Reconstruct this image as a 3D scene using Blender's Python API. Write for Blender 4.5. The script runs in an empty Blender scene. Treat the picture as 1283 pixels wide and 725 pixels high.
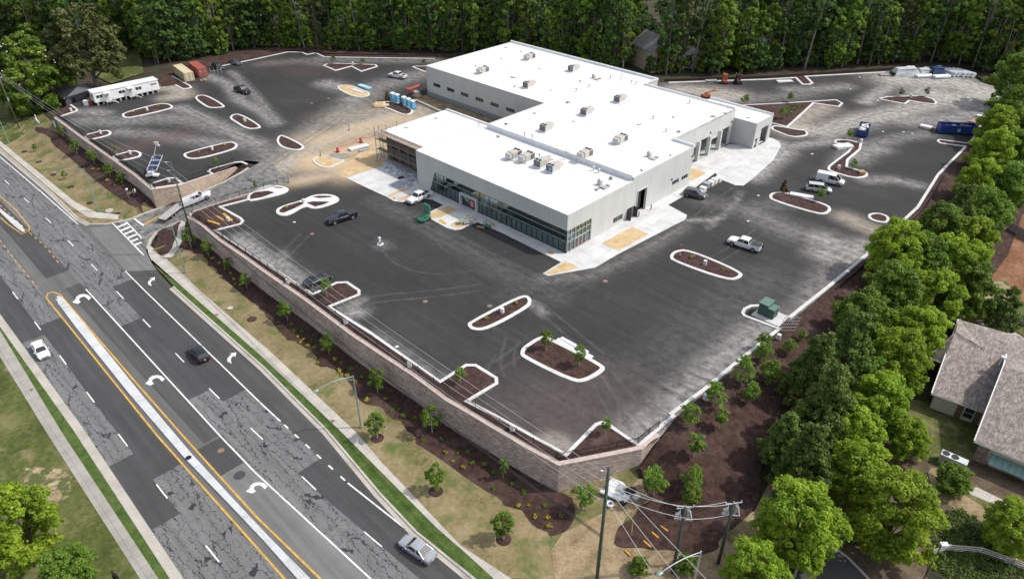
import bpy, bmesh, math, random
import numpy as np
from mathutils import Vector, Matrix, geometry
random.seed(11); RNG = np.random.default_rng(11)
R_ = math.radians
SC = bpy.context.scene
COL = SC.collection
PW, PH, FOC, PITCH, CAMH = 1283.0, 725.0, 894.347, R_(33.758), 66.0
CP, SP = math.cos(PITCH), math.sin(PITCH)

# ---------- surveying: a sight line from the drone down to a level plane ----------
def pix(x, y, z):
    v = (x, y, z-CAMH); f = v[1]*CP-v[2]*SP; u = v[1]*SP+v[2]*CP; return (PW/2+FOC*v[0]/f, PH/2-FOC*u/f)
def ray(px, py):
    a = (px-PW/2)/FOC; b = -(py-PH/2)/FOC
    return (a, CP+b*SP, -SP+b*CP)
def G(px, py, z=0.0):
    d = ray(px, py); t = (z-CAMH)/d[2]
    return (d[0]*t, d[1]*t)
def GL(pts, z=0.0): return [G(x, y, z) for x, y in pts]
def zz(x0, y0, k, pts): return [(x0+a/k, y0+b/k) for a, b in pts]
def z8(x0, y0, pts): return zz(x0, y0, 8.02, pts)
def z3(x0, y0, pts): return zz(x0, y0, 3.888, pts)
def height_to(base, zb, topy):            # height above zb of something upright at base whose top shows at row topy
    X, Y = G(base[0], base[1], zb)
    b = -(topy-PH/2)/FOC
    # (z-CAMH) = t*(-SP+b*CP), Y = t*(CP+b*SP)
    return CAMH + Y/(CP+b*SP)*(-SP+b*CP) - zb
BROT = -R_(44.034)
BC = (14.696*.66, 166.838*.66)
def B(x, y):
    c, s = math.cos(BROT), math.sin(BROT)
    return (BC[0]+x*c-y*s, BC[1]+x*s+y*c)
def Binv(X, Y):
    c, s = math.cos(BROT), math.sin(BROT); dx, dy = X-BC[0], Y-BC[1]
    return (dx*c+dy*s, -dx*s+dy*c)

# ---------- materials ----------
MATS = {}
def nodes_of(name):
    m = bpy.data.materials.new(name); m.use_nodes = True
    nt = m.node_tree; p = nt.nodes['Principled BSDF']
    return m, nt, p
def N(nt, t, **kw):
    n = nt.nodes.new(t)
    for k, v in kw.items():
        if k.startswith('i_'):
            key = k[2:]
            n.inputs[int(key) if key.isdigit() else key.replace('_', ' ')].default_value = v
        else: setattr(n, k, v)
    return n
def c4(c): return (c[0], c[1], c[2], 1)
def coords(nt, space):
    if space == 'world': return N(nt, 'ShaderNodeNewGeometry').outputs['Position']
    return N(nt, 'ShaderNodeTexCoord').outputs[{'object': 'Object', 'uv': 'UV'}[space]]
def noise(nt, vec, scale, detail=4, rough=.55):
    n = N(nt, 'ShaderNodeTexNoise'); n.inputs['Scale'].default_value = scale
    n.inputs['Detail'].default_value = detail; n.inputs['Roughness'].default_value = rough
    nt.links.new(vec, n.inputs['Vector']); return n.outputs['Fac']
def ramp(nt, fac, stops):
    r = N(nt, 'ShaderNodeValToRGB'); e = r.color_ramp.elements
    while len(e) < len(stops): e.new(.5)
    for el, (p, c) in zip(e, stops): el.position = p; el.color = c4(c) if len(c) == 3 else c
    nt.links.new(fac, r.inputs['Fac']); return r.outputs['Color']
def mix(nt, fac, a, b, mode='MIX'):
    m = N(nt, 'ShaderNodeMix', data_type='RGBA', blend_type=mode)
    for sock, v in ((m.inputs[0], fac), (m.inputs[6], a), (m.inputs[7], b)):
        if hasattr(v, 'is_linked') or hasattr(v, 'links'): nt.links.new(v, sock)
        else: sock.default_value = v if not isinstance(v, tuple) else c4(v)
    return m.outputs[2]
def mth(nt, op, a, b=0.0, clamp=False):
    m = N(nt, 'ShaderNodeMath', operation=op, use_clamp=clamp)
    for sock, v in ((m.inputs[0], a), (m.inputs[1], b)):
        if hasattr(v, 'links'): nt.links.new(v, sock)
        else: sock.default_value = v
    return m.outputs[0]
def bump(nt, p, h, strength=.4, dist=.05):
    b = N(nt, 'ShaderNodeBump'); b.inputs['Strength'].default_value = strength; b.inputs['Distance'].default_value = dist
    nt.links.new(h, b.inputs['Height']); nt.links.new(b.outputs[0], p.inputs['Normal'])
def mat(name, c1, c2=None, scale=1.0, rough=.8, metal=0.0, space='object', lo=.35, hi=.65, bmp=0, spec=.5, coat=0):
    if name in MATS: return MATS[name]
    m, nt, p = nodes_of(name)
    p.inputs['Roughness'].default_value = rough; p.inputs['Metallic'].default_value = metal
    p.inputs['Specular IOR Level'].default_value = spec
    if coat: p.inputs['Coat Weight'].default_value = coat; p.inputs['Coat Roughness'].default_value = .06
    if c2 is None: c2 = tuple(min(1, x*.86) for x in c1)
    v = coords(nt, space); f = noise(nt, v, scale)
    nt.links.new(ramp(nt, f, [(lo, c2), (hi, c1)]), p.inputs['Base Color'])
    if bmp: bump(nt, p, f, bmp)
    MATS[name] = m; return m

# ---------- mesh helpers ----------
def new(): return bmesh.new()
def box(bm, c, s, rz=0.0, taper=1.0):
    m = Matrix.Translation(c) @ Matrix.Rotation(rz, 4, 'Z') @ Matrix.Diagonal((s[0], s[1], s[2], 1))
    r = bmesh.ops.create_cube(bm, size=1.0, matrix=m)
    if taper != 1.0:
        for v in r['verts']:
            if v.co.z > c[2]: v.co.x = c[0]+(v.co.x-c[0])*taper; v.co.y = c[1]+(v.co.y-c[1])*taper
    return r['verts']
def bar(bm, p0, p1, r0, r1=None, seg=8, caps=True):
    p0, p1 = Vector(p0), Vector(p1); d = p1-p0; L = d.length
    if L < 1e-6: return
    q = d.to_track_quat('Z', 'Y').to_matrix().to_4x4()
    bmesh.ops.create_cone(bm, cap_ends=caps, segments=seg, radius1=r0, radius2=r0 if r1 is None else r1, depth=L, matrix=Matrix.Translation((p0+p1)/2) @ q)
def beam(bm, p0, p1, w, h):
    p0, p1 = Vector(p0), Vector(p1); d = p1-p0
    q = d.to_track_quat('X', 'Z').to_matrix().to_4x4()
    bmesh.ops.create_cube(bm, size=1.0, matrix=Matrix.Translation((p0+p1)/2) @ q @ Matrix.Diagonal((d.length, w, h, 1)))
def prism(bm, pts, z0, z1):
    a = [bm.verts.new((x, y, z0)) for x, y in pts]; b = [bm.verts.new((x, y, z1)) for x, y in pts]
    n = len(pts); fs = []
    for i in range(n): fs.append(bm.faces.new((a[i], a[(i+1) % n], b[(i+1) % n], b[i])))
    fs.append(bm.faces.new(b)); fs.append(bm.faces.new(a[::-1]))
    bmesh.ops.recalc_face_normals(bm, faces=fs)
    return a+b
def sphere(bm, c, s, u=10, v=7):
    m = Matrix.Translation(c) @ Matrix.Diagonal((s[0], s[1], s[2], 1))
    return bmesh.ops.create_uvsphere(bm, u_segments=u, v_segments=v, radius=1.0, matrix=m)['verts']
def bevel(bm, w, seg=2, ang=30):
    ed = [e for e in bm.edges if len(e.link_faces) == 2 and e.calc_face_angle(0) > R_(ang)]
    bmesh.ops.bevel(bm, geom=ed, offset=w, segments=seg, affect='EDGES', profile=.6)
def build(name, bm, m, parent=None, smooth=False, loc=None, rz=0.0, mats=None):
    me = bpy.data.meshes.new(name); bm.to_mesh(me); bm.free()
    for x in (mats or [m]): me.materials.append(x)
    if smooth:
        me.polygons.foreach_set('use_smooth', [True]*len(me.polygons))
        if smooth is not True: me.set_sharp_from_angle(angle=R_(smooth))
    o = bpy.data.objects.new(name, me); COL.objects.link(o)
    if parent: o.parent = parent
    if loc is not None: o.location = loc
    o.rotation_euler = (0, 0, rz)
    return o
def tag(o, label=None, cat=None, group=None, kind=None):
    if label: o['label'] = label
    if cat: o['category'] = cat
    if group: o['group'] = group
    if kind: o['kind'] = kind
    return o
def empty(name, loc, rz=0.0, label=None, cat=None, group=None):
    o = bpy.data.objects.new(name, None); COL.objects.link(o); o.empty_display_size = .3
    o.location = loc; o.rotation_euler = (0, 0, rz); tag(o, label, cat, group); return o
def dup(o, loc, rz, label=None, group=None, scale=None, parent=None):
    c = o.copy(); COL.objects.link(c); c.parent = parent
    if loc is not None: c.location = loc; c.rotation_euler = (0, 0, rz)
    if scale: c.scale = (scale,)*3 if not hasattr(scale, '__len__') else scale
    if label: c['label'] = label
    if group: c['group'] = group
    for ch in o.children:
        d = dup(ch, None, 0, parent=c)
    return c
def inpoly(X, Y, poly):
    X = np.asarray(X); Y = np.asarray(Y); ins = np.zeros(X.shape, bool); n = len(poly)
    for i in range(n):
        x0, y0 = poly[i]; x1, y1 = poly[(i+1) % n]
        if y0 == y1: continue
        c = ((y0 > Y) != (y1 > Y)) & (X < (x1-x0)*(Y-y0)/(y1-y0)+x0); ins ^= c
    return ins
def chaikin(pts, n=2, closed=True):
    for _ in range(n):
        q = []; m = len(pts)
        for i in range(m if closed else m-1):
            a, b = pts[i], pts[(i+1) % m]
            q += [(a[0]*.75+b[0]*.25, a[1]*.75+b[1]*.25), (a[0]*.25+b[0]*.75, a[1]*.25+b[1]*.75)]
        pts = q if closed else [pts[0]]+q+[pts[-1]]
    return pts
def ragged(pts, amp, step=1.0, seed=1, closed=True):
    q = resample(list(pts)+[pts[0]], step)[:-1] if closed else resample(list(pts), step); rg = random.Random(seed); ph = [rg.uniform(0, 6.28) for _ in range(4)]; out = []
    for i, p in enumerate(q):
        d = amp*(math.sin(i*.37*step+ph[0])*.5+math.sin(i*.91*step+ph[1])*.35+math.sin(i*2.1*step+ph[2])*.25+rg.uniform(-.3, .3)); a = rg.uniform(0, 6.28)
        out.append((p[0]+d*.7, p[1]+d*.7*math.cos(i*.2+ph[3])))
    return out
def area(p): return sum(p[i][0]*p[(i+1) % len(p)][1]-p[(i+1) % len(p)][0]*p[i][1] for i in range(len(p)))/2
def offset(pts, d, closed=True):       # positive d = to the left of the walking direction
    n = len(pts); out = []
    for i in range(n):
        p = Vector(pts[i]); d1 = d2 = None
        for k in range(1, n):
            j = i-k
            if j < 0 and not closed: break
            v = p-Vector(pts[j % n])
            if v.length > 1e-6: d1 = v.normalized(); break
        for k in range(1, n):
            j = i+k
            if j >= n and not closed: break
            v = Vector(pts[j % n])-p
            if v.length > 1e-6: d2 = v.normalized(); break
        if d1 is None: d1 = d2
        if d2 is None: d2 = d1
        n1 = Vector((-d1.y, d1.x)); n2 = Vector((-d2.y, d2.x)); m = n1+n2
        if m.length < .3: m = n1
        m.normalize(); k = 1/max(.5, m.dot(n1))
        out.append((p.x+m.x*d*k, p.y+m.y*d*k))
    return out
def extend(pts, a, b):
    p0, p1, q0, q1 = Vector(pts[0]), Vector(pts[1]), Vector(pts[-1]), Vector(pts[-2])
    s = p0+(p0-p1).normalized()*a; e = q0+(q0-q1).normalized()*b
    return [tuple(s)]+list(pts)+[tuple(e)]
def resample(pts, step):
    out = [pts[0]]
    for i in range(len(pts)-1):
        a, b = Vector(pts[i]), Vector(pts[i+1]); n = max(1, int((b-a).length/step))
        out += [tuple(a.lerp(b, k/n)) for k in range(1, n+1)]
    return out

# ---------- the lot outline (row, column read at lot level) and the ground that falls away round it ----------
# (px, py, drop at the edge, drop far away, width of the slope)
WALL_FRONT = [(235, 272.4), (253.7, 284.3), (273.6, 301.1), (302.3, 320.5), (330, 340.6), (379.9, 374.9), (439.7, 419.8), (480, 446.8),
              (517.4, 471.2), (557.3, 501), (589.7, 519.8), (620, 538), (662.4, 563), (699.8, 583)]
WALL_END = [(699.8, 583), (720, 579.2), (804.8, 562.4), (819.8, 549.3)]
WALL_LEFT = [(67.5, 147.5), (106, 176), (140, 200), (167, 219), (189.2, 238)]
WALL_RAMP = [(189.2, 238), (224.8, 233), (265.3, 219.3), (283, 212), (296, 206)]
RAMP_R = [(350, 230), (330, 236), (300, 245), (270, 254), (241, 264)]
LOT = ([(p[0], p[1], min(4.85, 3.8+.3*i), 5.2, 8) for i, p in enumerate(WALL_FRONT)] +
       [(720, 579.2, 4.7, 5.0, 8), (770, 569.5, 3.9, 4.8, 9), (804.8, 562.4, 2.6, 4.6, 12), (826, 549.3, .7, 4.6, 16),
        (848, 522, .15, 4.6, 19), (886, 489.5, .15, 4.6, 19), (957, 431.5, .15, 4.6, 18), (979, 412.5, .15, 4.6, 17), (992, 401.5, .15, 4.6, 16), (1041, 360.5, .15, 4.6, 15),
        (1088, 321, .15, 4.6, 15), (1152.5, 261, .15, 4.4, 15), (1178, 220, .15, 4.2, 15), (1212, 186, .15, 4, 15), (1219, 178, .15, 3.5, 15), (1252, 132, .15, 3, 18),
        (1258, 112, .15, 2.5, 20), (1232, 104, .15, 1.5, 25), (1203, 85, .1, 1, 25), (1100, 89.5, .1, .6, 25), (960, 99, .1, .4, 25), (835, 103, .1, .3, 25),
        (700, 88, .1, .3, 25), (545, 72.5, .1, .3, 25), (408, 70, .1, .3, 25), (380, 64, .1, .3, 25), (330, 66, .1, .5, 25), (262, 82, .1, .7, 25), (205, 97, .3, 1.5, 25),
        (120, 124, .8, 3, 22), (85, 130.5, 1.2, 4.2, 15), (67.5, 147.5, 2.6, 5.2, 10)] +
       [(p[0], p[1], 3.2, 5.2, 9) for p in WALL_LEFT[1:]] +
       [(224.8, 233, 3.4, 3.7, 9), (265.3, 219.3, 2.6, 2.4, 9), (283, 212, 1.9, 1.7, 9), (296, 205, .9, .9, 6), (309, 201, .7, .7, 6), (326, 203, .6, .6, 6),
        (350, 230, .6, .6, 5), (330, 236, .8, .8, 5), (300, 245, 1.4, 1.2, 5), (270, 254, 2.3, 2.1, 5), (241, 264, 3.5, 3.8, 6)])
LXY = np.array([G(p[0], p[1]) for p in LOT]); LPAR = np.array([p[2:] for p in LOT])
LPOLY = [tuple(p) for p in LXY]
ZR = -5.3
# ramp (kerb to kerb) with its own heights
RL = [(148, 279, -5.3), (165, 275, -5.2), (180, 268.6, -4.9), (204.8, 259.8, -4.25), (226, 251, -3.6), (254.7, 240, -2.6), (279.8, 229.8, -1.6), (302.3, 217.3, -.7), (312, 211, -.25), (326, 203, 0.0)]
RR = [(183, 312, -5.3), (187.4, 299.8, -5.15), (194.9, 291, -4.85), (209.8, 283.6, -4.3), (227.3, 276.1, -3.65), (243, 266, -2.85), (272, 255, -1.75), (302, 246, -.85), (332, 237, -.25), (350, 231, 0.0)]
RLW = [G(a, b, z if i < 5 else z)+(z,) for i, (a, b, z) in enumerate(RL)]
RRW = [(G(a, b, z)+(z,)) if i < 5 else (G(a, b, 0)+(z,)) for i, (a, b, z) in enumerate(RR)]
# keep the right edge in front of the lot's own edge
RAMP_POLY = [p[:2] for p in RLW]+[p[:2] for p in RRW[::-1]]
def ramp_z(x, y):
    """height of the drive at a point: blended from the nearest stations"""
    x = np.asarray(x, float); y = np.asarray(y, float); best = np.full(x.shape, 1e9); zo = np.zeros(x.shape)
    c = [((a[0]+b[0])/2, (a[1]+b[1])/2, (a[2]+b[2])/2) for a, b in zip(RLW, RRW)]
    for i in range(len(c)-1):
        dx, dy = c[i+1][0]-c[i][0], c[i+1][1]-c[i][1]; t = np.clip(((x-c[i][0])*dx+(y-c[i][1])*dy)/(dx*dx+dy*dy), 0, 1)
        d = (x-c[i][0]-t*dx)**2+(y-c[i][1]-t*dy)**2; u = d < best
        best = np.where(u, d, best); zo = np.where(u, c[i][2]+t*(c[i+1][2]-c[i][2]), zo)
    return zo
def hterr(x, y):
    x = np.asarray(x, float); y = np.asarray(y, float); best = np.full(x.shape, 1e18); par = np.zeros(x.shape+(3,))
    n = len(LXY)
    for i in range(n):
        a = LXY[i]; b = LXY[(i+1) % n]; dx, dy = b-a; t = np.clip(((x-a[0])*dx+(y-a[1])*dy)/(dx*dx+dy*dy), 0, 1)
        d = (x-a[0]-t*dx)**2+(y-a[1]-t*dy)**2; u = d < best
        best = np.where(u, d, best); par = np.where(u[..., None], LPAR[i]+(LPAR[(i+1) % n]-LPAR[i])*t[..., None], par)
    d = np.sqrt(best); s = np.clip(d/par[..., 2], 0, 1); s = s*s*(3-2*s)
    ins = inpoly(x, y, LPOLY)
    h = -(par[..., 0]+(par[..., 1]-par[..., 0])*s)
    h = np.where(ins, -np.maximum(par[..., 0], .3), h)
    rp = inpoly(x, y, offset(RAMP_POLY, 1.2 if area(RAMP_POLY) < 0 else -1.2))
    h = np.where(rp & ~ins, np.minimum(h, ramp_z(x, y)-.3), h)
    return h
def hz(x, y): return float(hterr(np.array([x]), np.array([y]))[0])
def GT(px, py, lift=0.0):
    d = ray(px, py); t = np.linspace(0, 1, 1400)
    z = 3-t*9.5; k = (z-CAMH)/d[2]; x, y = d[0]*k, d[1]*k
    h = hterr(x, y); u = np.nonzero((z <= h) & ~inpoly(x, y, LPOLY))[0]
    i = u[0] if len(u) else len(t)-1
    return (float(x[i]), float(y[i]), float(h[i])+lift)
def GTL(pts): return [GT(a, b)[:2] for a, b in pts]

def sheet(name, poly, zf, m, step=None, kind='structure', label=None, cat=None, attr=None, uv=None, parent=None):
    """flat or draped sheet filling a polygon; zf = number or function of arrays"""
    poly = [tuple(p) for p in poly]
    vs = [Vector(p) for p in poly]; n = len(vs); ed = [(i, (i+1) % n) for i in range(n)]
    if step:
        bp = resample(poly+[poly[0]], step*1.5)[:-1]
        vs = [Vector(p) for p in bp]; n = len(vs); ed = [(i, (i+1) % n) for i in range(n)]
        xs = [p[0] for p in bp]; ys = [p[1] for p in bp]
        gx, gy = np.meshgrid(np.arange(min(xs), max(xs), step), np.arange(min(ys), max(ys), step))
        gx = gx+RNG.uniform(-.1, .1, gx.shape)*step; gy = gy+RNG.uniform(-.1, .1, gy.shape)*step
        k = inpoly(gx, gy, offset(bp, step*.35 if area(bp) > 0 else -step*.35))
        vs += [Vector((float(a), float(b))) for a, b in zip(gx[k], gy[k])]
    r = geometry.delaunay_2d_cdt(vs, ed, [list(range(n))], 1, 1e-5)
    V, Fc = r[0], r[2]
    x = np.array([v.x for v in V]); y = np.array([v.y for v in V])
    z = zf(x, y) if callable(zf) else np.full(len(V), float(zf))
    me = bpy.data.meshes.new(name); me.from_pydata([(float(a), float(b), float(c)) for a, b, c in zip(x, y, z)], [], Fc); me.update()
    if me.polygons and sum(p.normal.z for p in me.polygons) < 0: me.flip_normals()
    me.materials.append(m)
    if attr is not None:
        ca = me.color_attributes.new('wear', 'FLOAT_COLOR', 'POINT'); v4 = attr(x, y); ca.data.foreach_set('color', v4.astype(np.float32).ravel())
    o = bpy.data.objects.new(name, me); COL.objects.link(o); o.parent = parent
    tag(o, label, cat, None, kind); return o
def strip(name, pl, w0, w1, z, m, **kw):
    """ribbon along a polyline between two side offsets"""
    a = offset(pl, w0, False); b = offset(pl, w1, False)
    return ribbon(name, a, b, z, m, **kw)
def ribbon(name, a, b, z, m, kind='structure', label=None, cat=None, parent=None):
    bm = new(); zf = z if callable(z) else (lambda x, y: z)
    va = [bm.verts.new((p[0], p[1], zf(p[0], p[1]))) for p in a]; vb = [bm.verts.new((p[0], p[1], zf(p[0], p[1]))) for p in b]
    for i in range(len(a)-1): bm.faces.new((va[i], va[i+1], vb[i+1], vb[i]))
    bmesh.ops.recalc_face_normals(bm, faces=bm.faces)
    if sum(f.normal.z for f in bm.faces) < 0: bmesh.ops.reverse_faces(bm, faces=bm.faces)
    o = build(name, bm, m, parent); return tag(o, label, cat, None, kind)
def kerb_bm(bm, pl, w, z0, z1, closed=False, side=1, zf=None):
    """raised kerb: the polyline is its outer face; it stands to one side of it"""
    q = offset(pl, w*side, closed); n = len(pl)
    f = (lambda x, y: 0) if zf is None else zf
    ch = .04
    def ring(i):
        a, b = pl[i], q[i]; ax = (a[0]*(1-ch/w)+b[0]*ch/w, a[1]*(1-ch/w)+b[1]*ch/w); k = f(a[0], a[1])
        return [bm.verts.new((a[0], a[1], z0+k)), bm.verts.new((a[0], a[1], z1-ch+k)), bm.verts.new((ax[0], ax[1], z1+k)), bm.verts.new((b[0], b[1], z1+k)), bm.verts.new((b[0], b[1], z0+k))]
    rs = [ring(i) for i in range(n)]
    fs = []
    for i in range(n if closed else n-1):
        r0, r1 = rs[i], rs[(i+1) % n]
        for j in range(4): fs.append(bm.faces.new((r0[j], r1[j], r1[j+1], r0[j+1])))
    if not closed:
        fs.append(bm.faces.new(rs[0])); fs.append(bm.faces.new(rs[-1][::-1]))
    bmesh.ops.recalc_face_normals(bm, faces=fs)
# ================= camera, sky, sun =================
cam = bpy.data.objects.new('camera', bpy.data.cameras.new('camera')); COL.objects.link(cam)
cam.location = (0, 0, CAMH); cam.rotation_euler = (math.pi/2-PITCH, 0, 0)
cam.data.sensor_fit = 'HORIZONTAL'; cam.data.sensor_width = 36; cam.data.lens = 36*FOC/PW; cam.data.clip_end = 3000; cam.data.clip_start = 1
SC.camera = cam
SUN_EL, SUN_AZ = R_(50), R_(2)      # azimuth measured from +X towards +Y
w = bpy.data.worlds.new('World'); SC.world = w; w.use_nodes = True
nt = w.node_tree; sky = nt.nodes.new('ShaderNodeTexSky'); sky.sky_type = 'NISHITA'; sky.sun_disc = False
sky.sun_elevation = SUN_EL; sky.sun_rotation = R_(90)-SUN_AZ; sky.air_density = 1.0; sky.dust_density = 2.0; sky.ozone_density = 1.0
hsv = nt.nodes.new('ShaderNodeHueSaturation'); hsv.inputs['Saturation'].default_value = .5; nt.links.new(sky.outputs[0], hsv.inputs['Color'])
bg = nt.nodes['Background']; bg.inputs['Strength'].default_value = .15; nt.links.new(hsv.outputs[0], bg.inputs['Color'])
sl = bpy.data.lights.new('sun', 'SUN'); sl.energy = 2.35; sl.angle = R_(1.3); sl.color = (1, .955, .89)
sun = bpy.data.objects.new('sun', sl); COL.objects.link(sun)
sd = Vector((math.cos(SUN_EL)*math.cos(SUN_AZ), math.cos(SUN_EL)*math.sin(SUN_AZ), math.sin(SUN_EL)))
sun.rotation_euler = sd.to_track_quat('Z', 'Y').to_euler(); sun.location = (60, 60, 120)
SC.view_settings.view_transform = 'Standard'; SC.view_settings.look = 'None'; SC.view_settings.gamma = 1; SC.view_settings.exposure = 0.56
SC.cycles.max_bounces = 6; SC.cycles.transparent_max_bounces = 8; SC.cycles.diffuse_bounces = 3; SC.cycles.caustics_reflective = False; SC.cycles.caustics_refractive = False
SC.cycles.use_denoising = True; SC.cycles.sample_clamp_indirect = 6

# ================= ground materials =================
def ground_mat(name, stops, scale, scale2, bmp=.5, rough=.95, spots=None, dist=.08):
    m, nt, p = nodes_of(name); p.inputs['Roughness'].default_value = rough; p.inputs['Specular IOR Level'].default_value = .25
    v = coords(nt, 'world'); f1 = noise(nt, v, scale, 6, .62); f2 = noise(nt, v, scale2, 3, .6)
    f = mth(nt, 'ADD', mth(nt, 'MULTIPLY', f1, .65), mth(nt, 'MULTIPLY', f2, .35))
    c = ramp(nt, f, stops)
    if spots:
        f3 = noise(nt, v, spots[1], 4, .7); k = ramp(nt, f3, [(spots[2], (0, 0, 0)), (spots[3], (1, 1, 1))]); c = mix(nt, k, c, spots[0])
    nt.links.new(c, p.inputs['Base Color']); bump(nt, p, f2, bmp, dist); MATS[name] = m; return m
M_LITTER = ground_mat('leaf_litter', [(.36, (.025, .02, .013)), (.5, (.055, .045, .028)), (.64, (.045, .06, .02))], .12, 1.5)
M_GRASS = ground_mat('grass', [(.38, (.045, .06, .014)), (.5, (.085, .10, .025)), (.62, (.15, .145, .055))], .16, 1.6, spots=((.20, .17, .09), .35, .56, .72))
M_VERGE = ground_mat('dormant_grass', [(.36, (.10, .105, .03)), (.45, (.19, .155, .075)), (.55, (.25, .195, .105)), (.66, (.30, .24, .14))], .25, 2.2, spots=((.10, .125, .035), .2, .50, .66))
M_STRAW = ground_mat('straw_soil', [(.36, (.15, .105, .06)), (.5, (.27, .20, .115)), (.64, (.36, .28, .175))], .4, 3.0, spots=((.10, .09, .035), .3, .58, .7))
M_CLAY = ground_mat('red_clay', [(.36, (.13, .06, .032)), (.5, (.20, .095, .05)), (.64, (.28, .16, .09))], .3, 2.0)
M_MULCH = ground_mat('brown_mulch', [(.36, (.024, .0125, .011)), (.5, (.053, .029, .023)), (.66, (.092, .053, .043))], 1.1, 7.0, .8, .95, spots=((.10, .065, .057), .22, .52, .75))
M_BARE = ground_mat('bare_soil', [(.34, (.16, .12, .065)), (.5, (.30, .235, .14)), (.64, (.44, .37, .24))], .7, 3.0, .2, spots=((.085, .10, .03), .55, .46, .54))
M_SAND = ground_mat('tan_sand', [(.34, (.38, .25, .13)), (.5, (.50, .37, .21)), (.66, (.58, .46, .29))], .5, 3.0, spots=((.42, .24, .10), .3, .55, .75))
M_STRIPGRASS = ground_mat('green_grass', [(.36, (.035, .065, .012)), (.5, (.06, .10, .02)), (.64, (.10, .13, .035))], .8, 4.0)
M_COVER = ground_mat('dark_groundcover', [(.36, (.02, .018, .012)), (.5, (.035, .036, .02)), (.64, (.06, .055, .032))], 1.2, 5.0, .9)

def conc_mat(name, c, joint=0.0, rot=0.0):
    m, nt, p = nodes_of(name); p.inputs['Roughness'].default_value = .85; p.inputs['Specular IOR Level'].default_value = .3
    v = coords(nt, 'world'); f1 = noise(nt, v, .35, 5, .65); f2 = noise(nt, v, 4, 3)
    f = mth(nt, 'ADD', mth(nt, 'MULTIPLY', f1, .7), mth(nt, 'MULTIPLY', f2, .3))
    col = ramp(nt, f, [(.35, tuple(x*.80 for x in c)), (.5, c), (.65, tuple(min(.85, x*1.12) for x in c))])
    if joint:
        mp = N(nt, 'ShaderNodeMapping'); mp.inputs['Rotation'].default_value = (0, 0, rot); nt.links.new(v, mp.inputs['Vector'])
        br = N(nt, 'ShaderNodeTexBrick', offset=0.0); br.inputs['Scale'].default_value = 1; br.inputs['Brick Width'].default_value = joint; br.inputs['Row Height'].default_value = joint
        br.inputs['Mortar Size'].default_value = .03; br.inputs['Color1'].default_value = (1, 1, 1, 1); br.inputs['Color2'].default_value = (.93, .93, .93, 1); br.inputs['Mortar'].default_value = (.62, .62, .62, 1)
        nt.links.new(mp.outputs[0], br.inputs['Vector']); col = mix(nt, 1.0, col, br.outputs['Color'], 'MULTIPLY')
    nt.links.new(col, p.inputs['Base Color']); bump(nt, p, f2, .2, .01); MATS[name] = m; return m
M_CONC = conc_mat('new_concrete', (.56, .56, .55), 3.4, -BROT)
M_KERB = conc_mat('kerb_concrete', (.60, .59, .57), 3.0, -BROT)
M_WALK = conc_mat('sidewalk_concrete', (.46, .43, .38), 1.8, R_(45))
M_WALKOLD = conc_mat('old_sidewalk_concrete', (.33, .31, .275), 1.8, R_(45))
M_GUTTER = conc_mat('gutter_concrete', (.40, .37, .325))
M_MEDIAN = conc_mat('median_concrete', (.52, .53, .53), 3.0, R_(45))
M_DKCONC = conc_mat('stained_concrete', (.33, .35, .37))

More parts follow.
